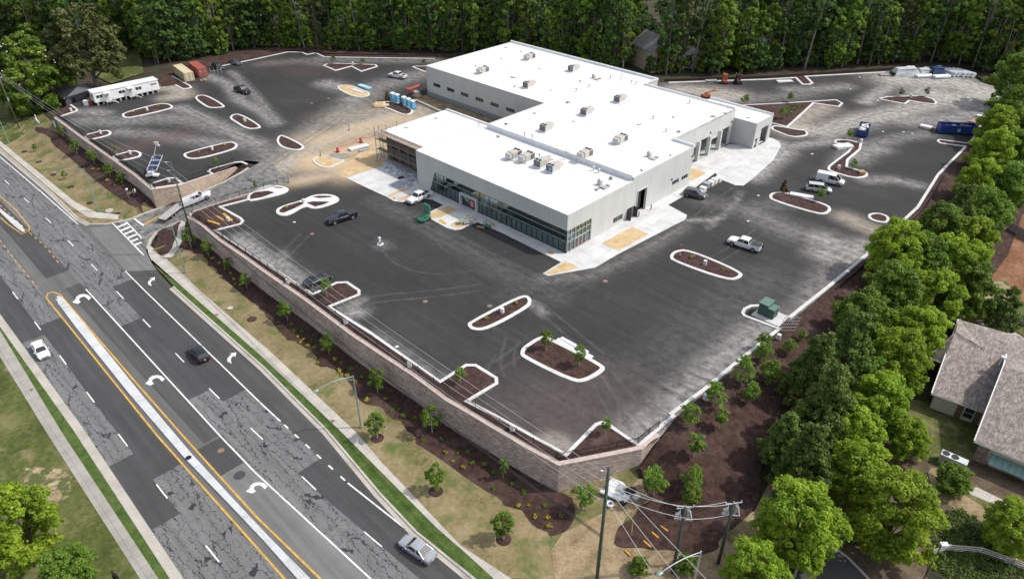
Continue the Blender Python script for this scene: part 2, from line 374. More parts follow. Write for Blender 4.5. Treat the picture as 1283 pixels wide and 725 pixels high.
def asphalt_lot():
    m, nt, p = nodes_of('lot_asphalt'); p.inputs['Roughness'].default_value = .88; p.inputs['Specular IOR Level'].default_value = .3
    v = coords(nt, 'world'); at = N(nt, 'ShaderNodeVertexColor', layer_name='wear'); sp_ = N(nt, 'ShaderNodeSeparateColor'); nt.links.new(at.outputs[0], sp_.inputs[0])
    mp = N(nt, 'ShaderNodeMapping'); mp.inputs['Rotation'].default_value = (0, 0, -BROT); nt.links.new(v, mp.inputs['Vector'])
    mp2 = N(nt, 'ShaderNodeMapping'); mp2.inputs['Scale'].default_value = (.035, 1.1, 1); nt.links.new(mp.outputs[0], mp2.inputs['Vector'])
    streak = noise(nt, mp2.outputs[0], 1.0, 4, .6); big = noise(nt, v, .045, 5, .6); fine = noise(nt, v, 2.6, 5, .75); mid = noise(nt, v, .7, 6, .68)
    f = mth(nt, 'ADD', mth(nt, 'MULTIPLY', streak, .34), mth(nt, 'MULTIPLY', big, .58)); f = mth(nt, 'ADD', f, mth(nt, 'MULTIPLY', mid, .08))
    base = ramp(nt, f, [(.34, (.0205, .020, .020)), (.5, (.029, .0283, .028)), (.66, (.046, .045, .0445))])
    base = mix(nt, mth(nt, 'MULTIPLY', fine, .09), base, (.10, .096, .09))
    br = N(nt, 'ShaderNodeTexBrick', offset=.37); br.inputs['Scale'].default_value = 1; br.inputs['Brick Width'].default_value = 46; br.inputs['Row Height'].default_value = 3.6
    br.inputs['Mortar Size'].default_value = .045; br.inputs['Color1'].default_value = (1, 1, 1, 1); br.inputs['Color2'].default_value = (.86, .86, .87, 1); br.inputs['Mortar'].default_value = (.72, .72, .72, 1)
    nt.links.new(mp.outputs[0], br.inputs['Vector']); base = mix(nt, .8, base, br.outputs['Color'], 'MULTIPLY')
    brk = mth(nt, 'ADD', mth(nt, 'MULTIPLY', mid, 2.2), mth(nt, 'MULTIPLY', fine, .9)); brk = mth(nt, 'SUBTRACT', brk, 1.4)
    brk = mth(nt, 'ADD', mth(nt, 'MULTIPLY', streak, .9), brk); d = mth(nt, 'MULTIPLY', mth(nt, 'MULTIPLY', sp_.outputs[0], brk, True), .80)
    c = mix(nt, d, base, (.50, .485, .455))
    g = mth(nt, 'MULTIPLY', sp_.outputs[1], mth(nt, 'ADD', mid, .2), True); c = mix(nt, g, c, (.11, .066, .058))
    b = mth(nt, 'MULTIPLY', sp_.outputs[2], mth(nt, 'ADD', fine, .3), True); c = mix(nt, b, c, (.50, .38, .235))
    nt.links.new(c, p.inputs['Base Color']); bump(nt, p, fine, .25, .02); return m
M_LOT = asphalt_lot()
def road_mat(name, c, var=.2, streaks=True):
    m, nt, p = nodes_of(name); p.inputs['Roughness'].default_value = .85; p.inputs['Specular IOR Level'].default_value = .35
    v = coords(nt, 'world'); mp = N(nt, 'ShaderNodeMapping'); mp.inputs['Rotation'].default_value = (0, 0, R_(45)); nt.links.new(v, mp.inputs['Vector'])
    mp2 = N(nt, 'ShaderNodeMapping'); mp2.inputs['Scale'].default_value = (.06, 1.1, 1); nt.links.new(mp.outputs[0], mp2.inputs['Vector'])
    s = noise(nt, mp2.outputs[0], 1, 3, .55); f = noise(nt, v, 3.5, 4, .7); g = noise(nt, v, .25, 4)
    k = mth(nt, 'ADD', mth(nt, 'MULTIPLY', s, .55), mth(nt, 'ADD', mth(nt, 'MULTIPLY', f, .2), mth(nt, 'MULTIPLY', g, .25)))
    nt.links.new(ramp(nt, k, [(.36, tuple(x*(1-var) for x in c)), (.5, c), (.64, tuple(x*(1+var*1.3) for x in c))]), p.inputs['Base Color'])
    bump(nt, p, f, .2, .01); MATS[name] = m; return m, nt, p, mp, k
M_OLD = road_mat('old_grey_asphalt', (.155, .152, .148))[0]
M_MIDROAD = road_mat('grey_asphalt', (.115, .112, .108))[0]
M_DARK = road_mat('dark_new_asphalt', (.058, .057, .057))[0]
M_TURN = road_mat('smooth_dark_asphalt', (.066, .064, .062))[0]
def crack_mat():
    m, nt, p, mp, k = road_mat('cracked_asphalt', (.15, .149, .147), .16)
    # long wandering cracks along the lane, short branches across, both tar-sealed
    dv = N(nt, 'ShaderNodeTexNoise'); dv.inputs['Scale'].default_value = 1.6; dv.inputs['Detail'].default_value = 3; nt.links.new(mp.outputs[0], dv.inputs['Vector'])
    sub = N(nt, 'ShaderNodeVectorMath', operation='SUBTRACT'); nt.links.new(dv.outputs['Color'], sub.inputs[0]); sub.inputs[1].default_value = (.5, .5, .5)
    sc_ = N(nt, 'ShaderNodeVectorMath', operation='SCALE'); nt.links.new(sub.outputs[0], sc_.inputs[0]); sc_.inputs['Scale'].default_value = 1.25
    ad = N(nt, 'ShaderNodeVectorMath', operation='ADD'); nt.links.new(mp.outputs[0], ad.inputs[0]); nt.links.new(sc_.outputs[0], ad.inputs[1])
    def cracks(sx, sy, wd, seed):
        mq = N(nt, 'ShaderNodeMapping'); mq.inputs['Scale'].default_value = (sx, sy, 1); mq.inputs['Location'].default_value = (seed, seed*1.7, 0); nt.links.new(ad.outputs[0], mq.inputs['Vector'])
        vo = N(nt, 'ShaderNodeTexVoronoi', feature='DISTANCE_TO_EDGE', voronoi_dimensions='2D'); vo.inputs['Scale'].default_value = 1; nt.links.new(mq.outputs[0], vo.inputs['Vector'])
        return mth(nt, 'LESS_THAN', vo.outputs['Distance'], wd)
    c1 = cracks(.10, 1.0, .034, 3.1); c2 = cracks(.75, 1.7, .034, 9.7)
    gate = mth(nt, 'GREATER_THAN', noise(nt, mp.outputs[0], .9, 3), .50); c2 = mth(nt, 'MULTIPLY', c2, gate)
    c1 = mth(nt, 'MULTIPLY', c1, mth(nt, 'GREATER_THAN', noise(nt, mp.outputs[0], .5, 3), .40)); cr = mth(nt, 'MAXIMUM', c1, mth(nt, 'MULTIPLY', c2, .8))
    old = p.inputs['Base Color'].links[0].from_socket
    nt.links.new(mix(nt, mth(nt, 'MULTIPLY', cr, .93), old, (.022, .022, .023)), p.inputs['Base Color']); return m
M_DRIVE = road_mat('drive_asphalt', (.078, .076, .073))[0]
M_CRACK = crack_mat()
M_WHITE = mat('white_paint', (.74, .74, .72), (.50, .50, .48), 2.2, .7, space='world', lo=.34, hi=.52)
M_YELLOW = mat('yellow_paint', (.62, .36, .045), (.42, .25, .05), 1.6, .7, space='world')

# ================= terrain, one sheet to beyond the forest =================
xs = np.arange(-330, 346, 2.0); ys = np.arange(16, 520, 2.0); gx, gy = np.meshgrid(xs, ys)
gz = np.concatenate([hterr(gx[i:i+40], gy[i:i+40]) for i in range(0, gx.shape[0], 40)])
ROAD_N = [(-.707, -.707)]
def road_clear(x, y, z): return z
nx, ny = len(xs), len(ys)
# ================= the highway =================
def PR(pts, a=70, b=70): return extend(GL(pts, ZR), a, b)
L_EDGE = PR([(0, 395), (100, 547), (215, 722)])
L_D1 = PR([(15.9, 365.7), (113.2, 497.1), (203.2, 615.6), (265.4, 692)])
L_YL = PR([(57.9, 372.9), (196.8, 545.2), (330, 694.6)])
L_YR = PR([(75.5, 369), (169.8, 478.3), (228.9, 545.2), (320, 645.7), (399.7, 722.9)])
L_W1 = PR([(0, 252), (55, 306), (108, 362.6), (275.2, 545.2), (320, 591.7), (462.7, 722.9)])
L_D2 = PR([(9.5, 229.4), (61.2, 276.5), (118.8, 335.6), (183.9, 405), (268.3, 492.5), (408.7, 625.2), (485.9, 690.7)])
L_W2 = PR([(0, 196.5), (50, 239), (100, 283), (156.9, 339.5), (182.6, 365.2), (330, 507.9), (435.7, 604.6), (515.5, 667.6), (584.9, 722.9)])
L_KN = PR([(0, 404), (96.5, 539), (210, 712)])             # near kerb line
L_KF = PR([(216, 360), (330, 461.6), (408.7, 540.3), (474.3, 618.7), (520.6, 668), (587.5, 722)], 0, 70)
L_KF0 = PR([(0, 188), (60, 238.5), (97, 274), (112, 281.5)], 70, 0)
rp = L_KN+L_KF[::-1]+[G(200, 345, ZR), G(188, 326, ZR), G(182, 312, ZR), G(148, 280, ZR)]+L_KF0[::-1]
road = sheet('road', rp, ZR, M_MIDROAD, 8, label='wide grey divided highway with patched and cracked asphalt lanes')
def cut(a, b, q):          # piece of a polyline between two picture rows q=(y0,y1) given on the road plane
    pass
def at_line(line, p):      # parameter of the point of a line nearest to p
    best = None; s = 0
    for i in range(len(line)-1):
        a, b = Vector(line[i]), Vector(line[i+1]); d = b-a; L = max(d.length, 1e-9); t = max(0, min(1, (Vector(p)-a).dot(d)/L/L)); q = a+d*t
        e = (Vector(p)-q).length
        if best is None or e < best[0]: best = (e, s+t*L)
        s += L
    return best[1]
def sub(line, s0, s1):
    out = []; s = 0
    for i in range(len(line)-1):
        a, b = Vector(line[i]), Vector(line[i+1]); L = max((b-a).length, 1e-9)
        for v in (s0, s1):
            if s <= v <= s+L: out.append((v, tuple(a.lerp(b, (v-s)/L))))
        if s0 < s+L < s1: out.append((s+L, tuple(b)))
        s += L
    out.sort(); return [p for _, p in out]
def lane_patch(la, lb, p0, p1, m, lift, name='road_patch', skew=0.0, label=None):
    a0 = at_line(la, p0); a1 = at_line(la, p1); b0 = at_line(lb, p0)+skew; b1 = at_line(lb, p1)+skew
    poly = sub(la, a0, a1)+sub(lb, b0, b1)[::-1]
    return sheet(name, poly, ZR+lift, m, label=label)
Q = lambda x, y: G(x, y, ZR)
UP, DN = Q(-60, 170), None
def far(line, at0): return line[0] if at0 else line[-1]
T1, T2 = .004, .008
# lanes towards the camera side (left): edge -> D1 -> yellow
lane_patch(L_EDGE, L_D1, L_EDGE[0], Q(40, 425), M_DARK, T1, label='dark resurfaced asphalt lane left of the white car')
lane_patch(L_EDGE, L_D1, Q(42, 428), Q(148, 578), M_CRACK, T1, label='cracked grey asphalt lane beside the white car')
lane_patch(L_EDGE, L_D1, Q(148, 578), Q(204, 656), M_DARK, T1, label='dark asphalt patch in the lane along the near kerb')
lane_patch(L_EDGE, L_D1, Q(204, 656), L_D1[-1], M_CRACK, T1, label='cracked grey asphalt at the bottom of the near lane')
lane_patch(L_D1, L_YL, L_D1[0], Q(62, 403), M_CRACK, T1, label='cracked asphalt lane above the nose of the median')
lane_patch(L_D1, L_YL, Q(62, 403), Q(207, 592), M_DARK, T1, label='long dark asphalt patch left of the median')
lane_patch(L_D1, L_YL, Q(207, 592), L_YL[-1], M_CRACK, T1, label='cracked asphalt lane left of the lower median')
# turn lane right of the median
lane_patch(L_YR, L_W1, Q(-30, 240), Q(60, 348), M_DARK, T1, label='dark band of asphalt in the far turn lane')
lane_patch(offset(L_YR, 1.3, False), L_W1, Q(85, 360), Q(262, 552), M_TURN, T1, label='dark asphalt of the turn lane with U turn arrows', skew=0)
lane_patch(L_YR, L_W1, Q(258, 557), Q(290, 588), M_DARK, T1, label='square dark patch with an orange lid in the turn lane')
lane_patch(L_YR, L_W1, Q(290, 588), L_W1[-1], M_OLD, T1, label='pale grey asphalt of the lower turn lane')
# lanes of the far carriageway
lane_patch(L_W1, L_D2, L_W1[0], Q(165, 403), M_CRACK, T1, label='cracked asphalt lane beside the upper median')
lane_patch(L_W1, L_D2, Q(165, 403), Q(250, 494), M_DARK, T1, label='dark asphalt patch left of the black SUV')
lane_patch(L_W1, L_D2, Q(250, 494), L_D2[-1], M_CRACK, T1, label='cracked asphalt lane running to the bottom edge')
lane_patch(L_D2, L_W2, L_D2[0], Q(160, 352), M_CRACK, T1, label='cracked asphalt lane along the upper far kerb')
lane_patch(L_D2, L_W2, Q(160, 352), Q(292, 496), M_DARK, T1, label='dark asphalt patch under the black SUV')
lane_patch(L_D2, L_W2, Q(292, 496), Q(386, 584), M_CRACK, T1, label='heavily cracked asphalt patch below the black SUV')
lane_patch(L_D2, L_W2, Q(386, 584), L_W2[-1], M_DARK, T1, label='dark asphalt lane under the silver sedan')
# right-turn lane, smooth
tp = sub(L_W2, at_line(L_W2, Q(157, 340)), at_line(L_W2, Q(515, 667)))
sheet('road_patch', tp+[Q(520.6, 667), Q(474.3, 617.5), Q(408.7, 539.5), Q(330, 461), Q(216, 359.5), Q(196, 338)], ZR+T2, M_TURN, label='smooth dark asphalt of the right turn lane')
sheet('road_patch', [Q(112, 286), Q(148, 281), Q(182, 312), Q(190, 330), Q(205, 350), Q(157, 339)], ZR+.006, M_OLD, label='grey asphalt mouth of the entrance drive')
# painted lines
def line(name, pl, w, m, lift=.014): return strip(name, pl, -w/2, w/2, ZR+lift, m)
def lab(o, s): o['label'] = s; return o
lab(line('road_marking', L_EDGE, .17, M_WHITE), 'solid white edge line along the near kerb')
lab(line('road_marking', sub(L_YL, at_line(L_YL, Q(57.9, 372.9)), 1e3), .24, M_YELLOW), 'solid yellow line left of the median')
lab(line('road_marking', sub(L_YR, at_line(L_YR, Q(75.5, 369)), 1e3), .24, M_YELLOW), 'solid yellow line right of the median')
lab(line('road_marking', sub(L_W1, at_line(L_W1, Q(108, 362)), 1e3), .2, M_WHITE), 'solid white line beside the turn lane')
s0 = at_line(L_W2, Q(156.9, 339.5)); s1 = at_line(L_W2, Q(352, 527)); s2 = at_line(L_W2, Q(436, 604.5))
lab(line('road_marking', sub(L_W2, s0, s1), .2, M_WHITE), 'solid white line left of the right turn lane')
lab(line('road_marking', sub(L_W2, s2, 1e3), .2, M_WHITE), 'white edge line beside the silver sedan')
lab(line('road_marking', sub(L_W2, 0, at_line(L_W2, Q(98, 281))), .2, M_WHITE), 'white edge line along the upper far kerb')
k = s1+1
i = 0
while k < s2:
    lab(line('road_marking', sub(L_W2, k, k+1.0), .22, M_WHITE), 'short white dots closing the right turn lane')['group'] = 'short lane dots'; k += 2.7
def dashes(pl, marks, lab_, m=M_WHITE, ln=3.2, w=.17):
    ss = sorted(at_line(pl, Q(*p)) for p in marks); per = (ss[-1]-ss[0])/(len(ss)-1)
    allS = list(ss)
    k = ss[0]-per
    while k > 5: allS.append(k); k -= per
    k = ss[-1]+per
    while k < ss[-1]+50: allS.append(k); k += per
    for s in allS:
        q = sub(pl, s, s+ln)
        if len(q) > 1: o = line('lane_dash', q, w, m); o['label'] = lab_; o['group'] = lab_
dashes(L_D1, [(15.9, 365.7), (42, 403.5), (74, 445), (108.3, 490.7), (148, 543.5), (196, 606.5), (257.5, 683)], 'white lane dashes left of the median')
dashes(L_D2, [(5.7, 226), (31, 248), (57, 273), (85.5, 301), (114, 331), (145.6, 365), (178.5, 400), (219, 442.5), (262, 486), (312, 537), (398.5, 617), (474, 681)][:10], 'white lane dashes right of the median')
# yellow skip line across the median opening
yl = PR([(0, 257), (30, 285), (57, 309), (75.5, 332), (100, 358)], 0, 0)
for k in range(14):
    q = sub(yl, k*2.6, k*2.6+1.2)
    if len(q) > 1: o = line('lane_dash', q, .16, M_YELLOW); o['label'] = 'short yellow dashes across the median opening'; o['group'] = 'short yellow dashes'
yl = PR([(0, 301), (20, 327), (47, 360)], 0, 0)
for k in range(11):
    q = sub(yl, k*2.6, k*2.6+1.2)
    if len(q) > 1: o = line('lane_dash', q, .16, M_YELLOW); o['label'] = 'short yellow dashes across the median opening'; o['group'] = 'short yellow dashes'
# medians
def median(poly, label):
    bm = new(); pr = chaikin(poly, 1); prism(bm, pr, ZR-.05, ZR+.16); bevel(bm, .04, 1, 50)
    return tag(build('median', bm, M_MEDIAN), label, 'median', None, 'structure')
mL = GL([(67.4, 376), (203.2, 545), (320, 666), (371.4, 724)], ZR); mR = GL([(79.7, 373.5), (218.6, 545), (320, 655), (388, 724)], ZR)
median(extend(mL, 0, 60)[1:]+extend(mR, 0, 60)[1:][::-1]+[G(72, 370.5, ZR)], 'long pale concrete median between yellow lines')
m2 = GL([(0, 261), (8, 268), (22, 278), (30, 286), (32, 291), (27, 291), (14, 280), (0, 266)], ZR)
median([G(-90, 180, ZR), G(-20, 243, ZR)]+m2+[G(-20, 249, ZR), G(-92, 184, ZR)], 'short upper median with a rounded concrete nose')
line('road_marking', GL([(0, 246), (20, 263), (37, 284), (36, 290), (27, 293), (10, 281), (0, 272)], ZR), .2, M_YELLOW)['label'] = 'yellow line looping round the upper median nose'
line('road_marking', GL([(57.9, 372.9), (60, 367.5), (66, 365.5), (75.5, 369)], ZR), .24, M_YELLOW)['label'] = 'yellow line looping round the long median nose'
# arrows
def arrow(pts, label):
    o = sheet('road_arrow', GL(pts, ZR), ZR+.018, M_WHITE); o['label'] = label
def uarrow(dx, dy, label, k=1.0):
    base = [(432, 62), (444, 50), (428, 36), (408, 32), (388, 35), (372, 46), (368, 58), (352, 72), (378, 80), (394, 72), (384, 60), (390, 50), (408, 44), (420, 50)]
    arrow([(x/3.888*k+dx, y/3.888*k+dy) for x, y in base], label)
uarrow(0, 360, 'white curved U turn arrow nearest the median nose')
uarrow(86.5, 461-0.0, 'white curved U turn arrow in the middle of the turn lane', 1.05)
uarrow(204, 594, 'white curved U turn arrow lowest in the turn lane', 1.15)
def rarrow(dx, dy, k, label):
    base = [(1130, 372), (1108, 360), (1108, 346), (1122, 330), (1134, 326), (1118, 322), (1152, 316), (1146, 342), (1142, 332), (1128, 340), (1124, 352)]
    arrow([((x-1130)/3.888*k+dx, (y-345)/3.888*k+dy) for x, y in base], label)
rarrow(290.6, 448.7, 1.0, 'white right turn arrow beside the black SUV')
rarrow(190, 353, .78, 'white right turn arrow below the crosswalk')
# crosswalk and stop line on the drive
zc = lambda x, y: ramp_z(np.array([x]), np.array([y]))[0]
zr8 = lambda pts: [G(a, b, ZR) for a, b in z8(140, 230, pts)]
MKO = []
def mark(pts, m=M_WHITE, lift=.03, label='white crosswalk bars across the entrance drive', grp=None):
    q = [G(a, b, ZR+.02) for a, b in z8(140, 230, pts)]
    o = sheet('crosswalk_bar', q, lambda x, y: np.maximum(ramp_z(x, y), ZR)+lift, m, label=label)
    if grp: o['group'] = grp
mark([(0, 402), (12, 400), (330, 716), (316, 722)], label='long white lower line of the crosswalk')
mark([(140, 392), (152, 388), (356, 598), (344, 602)], label='long white upper line of the crosswalk')
for a in [((45, 440), (150, 402), (162, 412), (58, 450)), ((80, 472), (180, 434), (193, 446), (92, 484)), ((112, 507), (212, 468), (224, 480), (124, 518)), ((148, 543), (245, 505), (258, 516), (160, 555)),
          ((182, 578), (280, 538), (293, 550), (194, 590)), ((222, 612), (312, 576), (325, 588), (234, 624))]:
    mark(a, grp='crosswalk bars')
mark([(222, 372), (240, 366), (335, 428), (315, 440)], label='wide white stop bar on the entrance drive')
mark([(325, 420), (490, 352), (494, 362), (340, 430)], M_YELLOW, label='yellow centre line behind the flatbed trailer')

# kerbs, gutters, verges and sidewalks along the highway
def kerb(name, pl, w, z0, z1, m, label, side=1, closed=False, zf=None):
    bm = new(); kerb_bm(bm, pl, w, z0, z1, closed, side, zf); o = build(name, bm, m, None, 35); return tag(o, label, 'kerb', None, 'structure')
def walkway(name, a, b, z, m, label, th=.12):
    poly = a+b[::-1]; bm = new(); n = len(a)
    va = [bm.verts.new((p[0], p[1], z)) for p in a]; vb = [bm.verts.new((p[0], p[1], z)) for p in b]
    wa = [bm.verts.new((p[0], p[1], z-th)) for p in a]; wb = [bm.verts.new((p[0], p[1], z-th)) for p in b]
    for i in range(n-1):
        bm.faces.new((va[i], va[i+1], vb[i+1], vb[i])); bm.faces.new((va[i+1], va[i], wa[i], wa[i+1])); bm.faces.new((vb[i], vb[i+1], wb[i+1], wb[i]))
    bmesh.ops.recalc_face_normals(bm, faces=bm.faces)
    if sum(f.normal.z for f in bm.faces if abs(f.normal.z) > .5) < 0: bmesh.ops.reverse_faces(bm, faces=bm.faces)
    return tag(build(name, bm, m), label, 'sidewalk', None, 'structure')
zw = ZR+.15
# near side
gN = offset(L_KN, .75, False)      # towards the road
lab(strip('gutter', L_KN, 0, .75, ZR+.02, M_GUTTER), 'pale concrete gutter along the near side of the highway')
kerb('kerb', L_KN, .35, ZR-.1, zw, M_GUTTER, 'pale kerb along the near side of the highway', -1)
swL = PR([(0, 447), (56.6, 539), (174.9, 724)]); swR = PR([(0, 414), (77.2, 541), (198, 724)])
walkway('sidewalk', swL, swR, zw+.02, M_WALKOLD, 'weathered sidewalk along the near side of the highway')
ribbon('verge', offset(L_KN, -.34, False), swR[:1]+swR[1:], zw-.01, M_STRIPGRASS, label='narrow green grass strip beside the near kerb') if False else None
sheet('verge', offset(L_KN, -.34, False)+swR[::-1], zw-.02, M_STRIPGRASS, label='narrow green grass strip beside the near kerb')
lawn = swL+[G(-400, 1300, ZR), G(-900, 700, ZR), G(-300, 250, ZR)]
sheet('lawn', swL+[(swL[-1][0]-70, swL[-1][1]-20), (swL[0][0]-120, swL[0][1]-60)], zw-.02, M_GRASS, 4, label='mown grass beside the near sidewalk')
sheet('bare_patch', ragged(chaikin(GL([(22, 588), (50, 583), (80, 583), (94, 605), (88, 622), (62, 640), (45, 660), (38, 640), (33, 620)], zw)), 1.0, .4), zw+.0, M_BARE, label='bare pale soil patch in the near lawn')
# far side, lower stretch
lab(strip('gutter', L_KF, -.6, 0, ZR+.02, M_GUTTER), 'pale gutter along the lower far side of the highway')
kerb('kerb', L_KF, .3, ZR-.1, zw, M_WALK, 'kerb along the lower far side of the highway', 1)
fsL = [G(a, b, zw) for a, b in [(189, 324), (235.3, 365.2), (330, 448), (428, 541), (546.3, 659.9), (592, 700), (618, 724)]]
fsR = [G(a, b, zw) for a, b in [(205.8, 321.5), (252, 365.2), (345, 446), (446, 541), (479.5, 580), (577.2, 683), (640, 724)]]
fsL = extend(fsL, 0, 60)[1:]; fsR = extend(fsR, 0, 60)[1:]
walkway('sidewalk', fsL, fsR, zw+.02, M_WALK, 'pale new sidewalk below the retaining wall')
kk = sub(L_KF, 0, 400)
sheet('verge', offset(L_KF, .29, False)+fsL[::-1][:-1]+[G(192, 330, zw)], zw-.02, M_STRIPGRASS, label='narrow green grass strip beside the far kerb')
# far side, upper stretch
lab(strip('gutter', L_KF0, -.6, 0, ZR+.02, M_GUTTER), 'pale gutter along the upper far side of the highway')
ka = L_KF0+[G(135, 281.5, ZR), G(156, 277, ZR)]
kerb('kerb', ka, .3, ZR-.1, zw, M_WALK, 'kerb along the upper far side of the highway', 1)
fuL = [G(a, b, zw) for a, b in [(0, 183.5), (45, 221.5), (90, 259), (110.6, 272.6), (153.5, 275.5)]]; fuR = [G(a, b, zw) for a, b in [(0, 176.5), (45, 213), (94, 253), (120.9, 266), (155.6, 269)]]
fuL = extend(fuL, 70, 0)[:-1]; fuR = extend(fuR, 70, 0)[:-1]
walkway('sidewalk', fuL, fuR, zw+.02, M_WALK, 'sidewalk along the upper far side of the highway')
sheet('verge', offset(ka, .29, False)+fuL[::-1], zw-.03, M_VERGE, label='dry grass strip beside the upper far kerb')
# now flatten the terrain under the highway and lay it
roadpoly = [swL[0]]+swL+[swL[-1]]+fsR[::-1]+[G(183, 312, ZR), G(150, 277, ZR)]+fuR[::-1]
inr = inpoly(gx, gy, roadpoly); gz = np.where(inr, np.minimum(gz, ZR-.12), gz)-.22
me = bpy.data.meshes.new('terrain')
idx = lambda i, j: j*nx+i
me.from_pydata(np.stack([gx.ravel(), gy.ravel(), gz.ravel()], 1).tolist(), [], [(idx(i, j), idx(i+1, j), idx(i+1, j+1), idx(i, j+1)) for j in range(ny-1) for i in range(nx-1)])
me.materials.append(M_LITTER); me.polygons.foreach_set('use_smooth', [True]*len(me.polygons))
terr = bpy.data.objects.new('terrain', me); COL.objects.link(terr); tag(terr, 'ground of leaf litter around the site', None, None, 'structure')
# ================= draped ground covers =================
def drape(name, poly, lift, m, label, step=2.0, kind='structure'):
    return sheet(name, poly, lambda x, y: hterr(x, y)+lift, m, step, kind, label)
wf = GL(WALL_FRONT); wl = GL(WALL_LEFT); we = GL(WALL_END)
outf = offset(wf, -.05, False)
# verge between the lower sidewalk and the wall, running on to the poles
vA = [p for p in fsR]
drape('verge', [G(188, 314, zw)]+vA[:-1]+[GT(700, 726)[:2], GT(760, 724)[:2], GT(790, 690)[:2], GT(795, 640)[:2], GT(800, 600)[:2]]+GL([(790, 565.5), (735, 576.5), (699.8, 582.5)])+GL(WALL_FRONT[::-1])[1:], .05, M_VERGE, 'dry grass verge between the sidewalk and the retaining wall')
drape('verge', fuR+[G(175, 271, ZR), G(205, 259.5, -4), G(222, 252, -3.3)]+[G(189.2, 238)]+GL(WALL_LEFT[::-1])[1:]+[GT(40, 135)[:2], GT(-60, 100)[:2]], .05, M_VERGE, 'patchy grass verge below the left retaining wall')
drape('straw_ground', [GT(690, 690)[:2], GT(705, 668)[:2], GT(760, 640)[:2], GT(800, 600)[:2], GT(815, 600)[:2], GT(870, 690)[:2], GT(945, 640)[:2], GT(972, 590)[:2], GT(985, 640)[:2], GT(970, 690)[:2], GT(965, 770)[:2], GT(700, 760)[:2]], .08, M_STRAW, 'straw covered soil round the utility poles')
bedF = [(199, 290), (191, 300), (189, 306), (201, 318), (216, 318), (226, 309)]+[(246, 318), (282, 350)]+z3(320, 360, [(0, 95), (60, 130), (100, 180), (120, 215), (215, 280), (255, 305), (300, 345), (300, 385), (370, 390), (440, 440), (500, 500), (510, 570), (600, 575), (690, 670), (745, 720)])+z3(320, 539, [(860, 110), (1080, 270), (1230, 370)])+z3(640, 539, [(60, 410), (165, 490), (230, 500), (290, 480), (303, 440), (298, 400), (303, 330)])
drape('mulch_bed', ragged(chaikin(GTL(bedF), 1, False), .8, .8, 1, False)+[G(699.5, 581)]+GL(WALL_FRONT[::-1])[1:]+[G(236, 274), G(240, 266)]+[p[:2] for p in RRW[4:2:-1]], .10, M_MULCH, 'long mulch bed at the foot of the front retaining wall', 1.2)
bedL = z3(0, 180, [(690, 335), (640, 305), (600, 275), (540, 240), (430, 150), (330, 60), (250, 0)])+z3(0, 0, [(250, 670), (165, 640), (180, 615), (260, 640)])
drape('mulch_bed', [p[:2] for p in RLW[3:1:-1]]+chaikin(GTL(bedL), 1, False)+[GT(74, 168)[:2]]+wl[1:]+[G(224.8, 234.5), G(265.3, 221), G(283, 213.5), G(296, 207), G(309, 202), G(318, 203)]+[p[:2] for p in RLW[8:3:-1]], .10, M_MULCH, 'mulch bed under the left retaining wall', 1.2)
bedR = z3(640, 539, [(620, 190), (640, 240), (630, 290), (660, 300), (690, 330), (600, 390), (505, 545), (540, 580), (620, 570), (700, 585), (780, 580), (900, 620), (1000, 600), (1000, 540), (1110, 460), (1200, 380), (1210, 300), (1230, 200), (1250, 120)])
drape('mulch_bed', [p[:2] for p in RLW[2:9]]+[G(296, 207), G(283, 213.5), G(265.3, 221), G(224.8, 234.5), G(189.2, 238.5), GT(172, 256)[:2]], .07, M_MULCH, 'mulch between the left side of the drive and the tan wall')
drape('verge', [p[:2] for p in RLW[:4]]+[GT(180, 262)[:2], GT(160, 262)[:2], GT(150, 268)[:2]], .06, M_VERGE, 'tip of the grass verge at the drive mouth', 1)
drape('mulch_bed', GL(z8(140, 230, [(395, 615), (440, 540), (480, 500), (570, 435), (700, 375), (740, 390), (690, 460), (660, 560), (600, 640), (560, 690), (490, 715)]), -4.95), .13, M_MULCH, 'small mulch bed beside the curved entrance kerb', .8)
kr = GL([(826, 549.3), (848, 522), (886, 489.5), (957, 431.5), (979, 412.5), (992, 401.5), (1041, 360.5), (1088, 321), (1152.5, 261), (1178, 220), (1212, 186), (1219, 178), (1252, 132), (1258, 112)])
rim = offset(kr, -17, False)
drape('mulch_slope', [G(806, 566)]+ragged(chaikin(GTL(bedR), 1, False), .7, .8, 2, False)+rim[3:]+kr[::-1], .20, M_MULCH, 'broad mulch slope between the lot and the tree belt', 1.6)
# house side on the right
drape('lawn', GTL([(1195, 420), (1150, 410), (1130, 380), (1190, 365), (1300, 385), (1310, 430), (1260, 430)]), .12, M_GRASS, 'strip of lawn behind the neighbouring house')
drape('lawn', GTL([(1140, 500), (1240, 520), (1225, 575), (1200, 590), (1165, 580), (1130, 560)]), .12, M_GRASS, 'shaded lawn in front of the neighbouring house')
drape('lawn', GTL([(1195, 612), (1215, 606), (1283, 640), (1300, 650), (1283, 665), (1240, 640)]), .12, M_GRASS, 'green strip below the house walkway')
drape('clay_ground', GTL([(1240, 270), (1300, 250), (1420, 300), (1420, 400), (1290, 390), (1235, 370), (1225, 340)]), .10, M_CLAY, 'bare red clay behind the grey fence')
drape('sand_patch', GTL([(1228, 350), (1260, 352), (1275, 372), (1250, 384), (1222, 376)]), .14, M_BARE, 'pale sandy patch beside the grey fence')
drape('ground_cover', GTL([(1185, 640), (1205, 640), (1240, 660), (1262, 690), (1283, 715), (1283, 760), (1190, 760), (1160, 720), (1170, 665)]), .12, M_COVER, 'dark green ground cover beside the rail fence')
drape('driveway', GTL([(1222, 402), (1240, 399), (1256, 408), (1283, 424), (1283, 440), (1235, 420)]), .14, M_WALK, 'pale concrete slab behind the house')
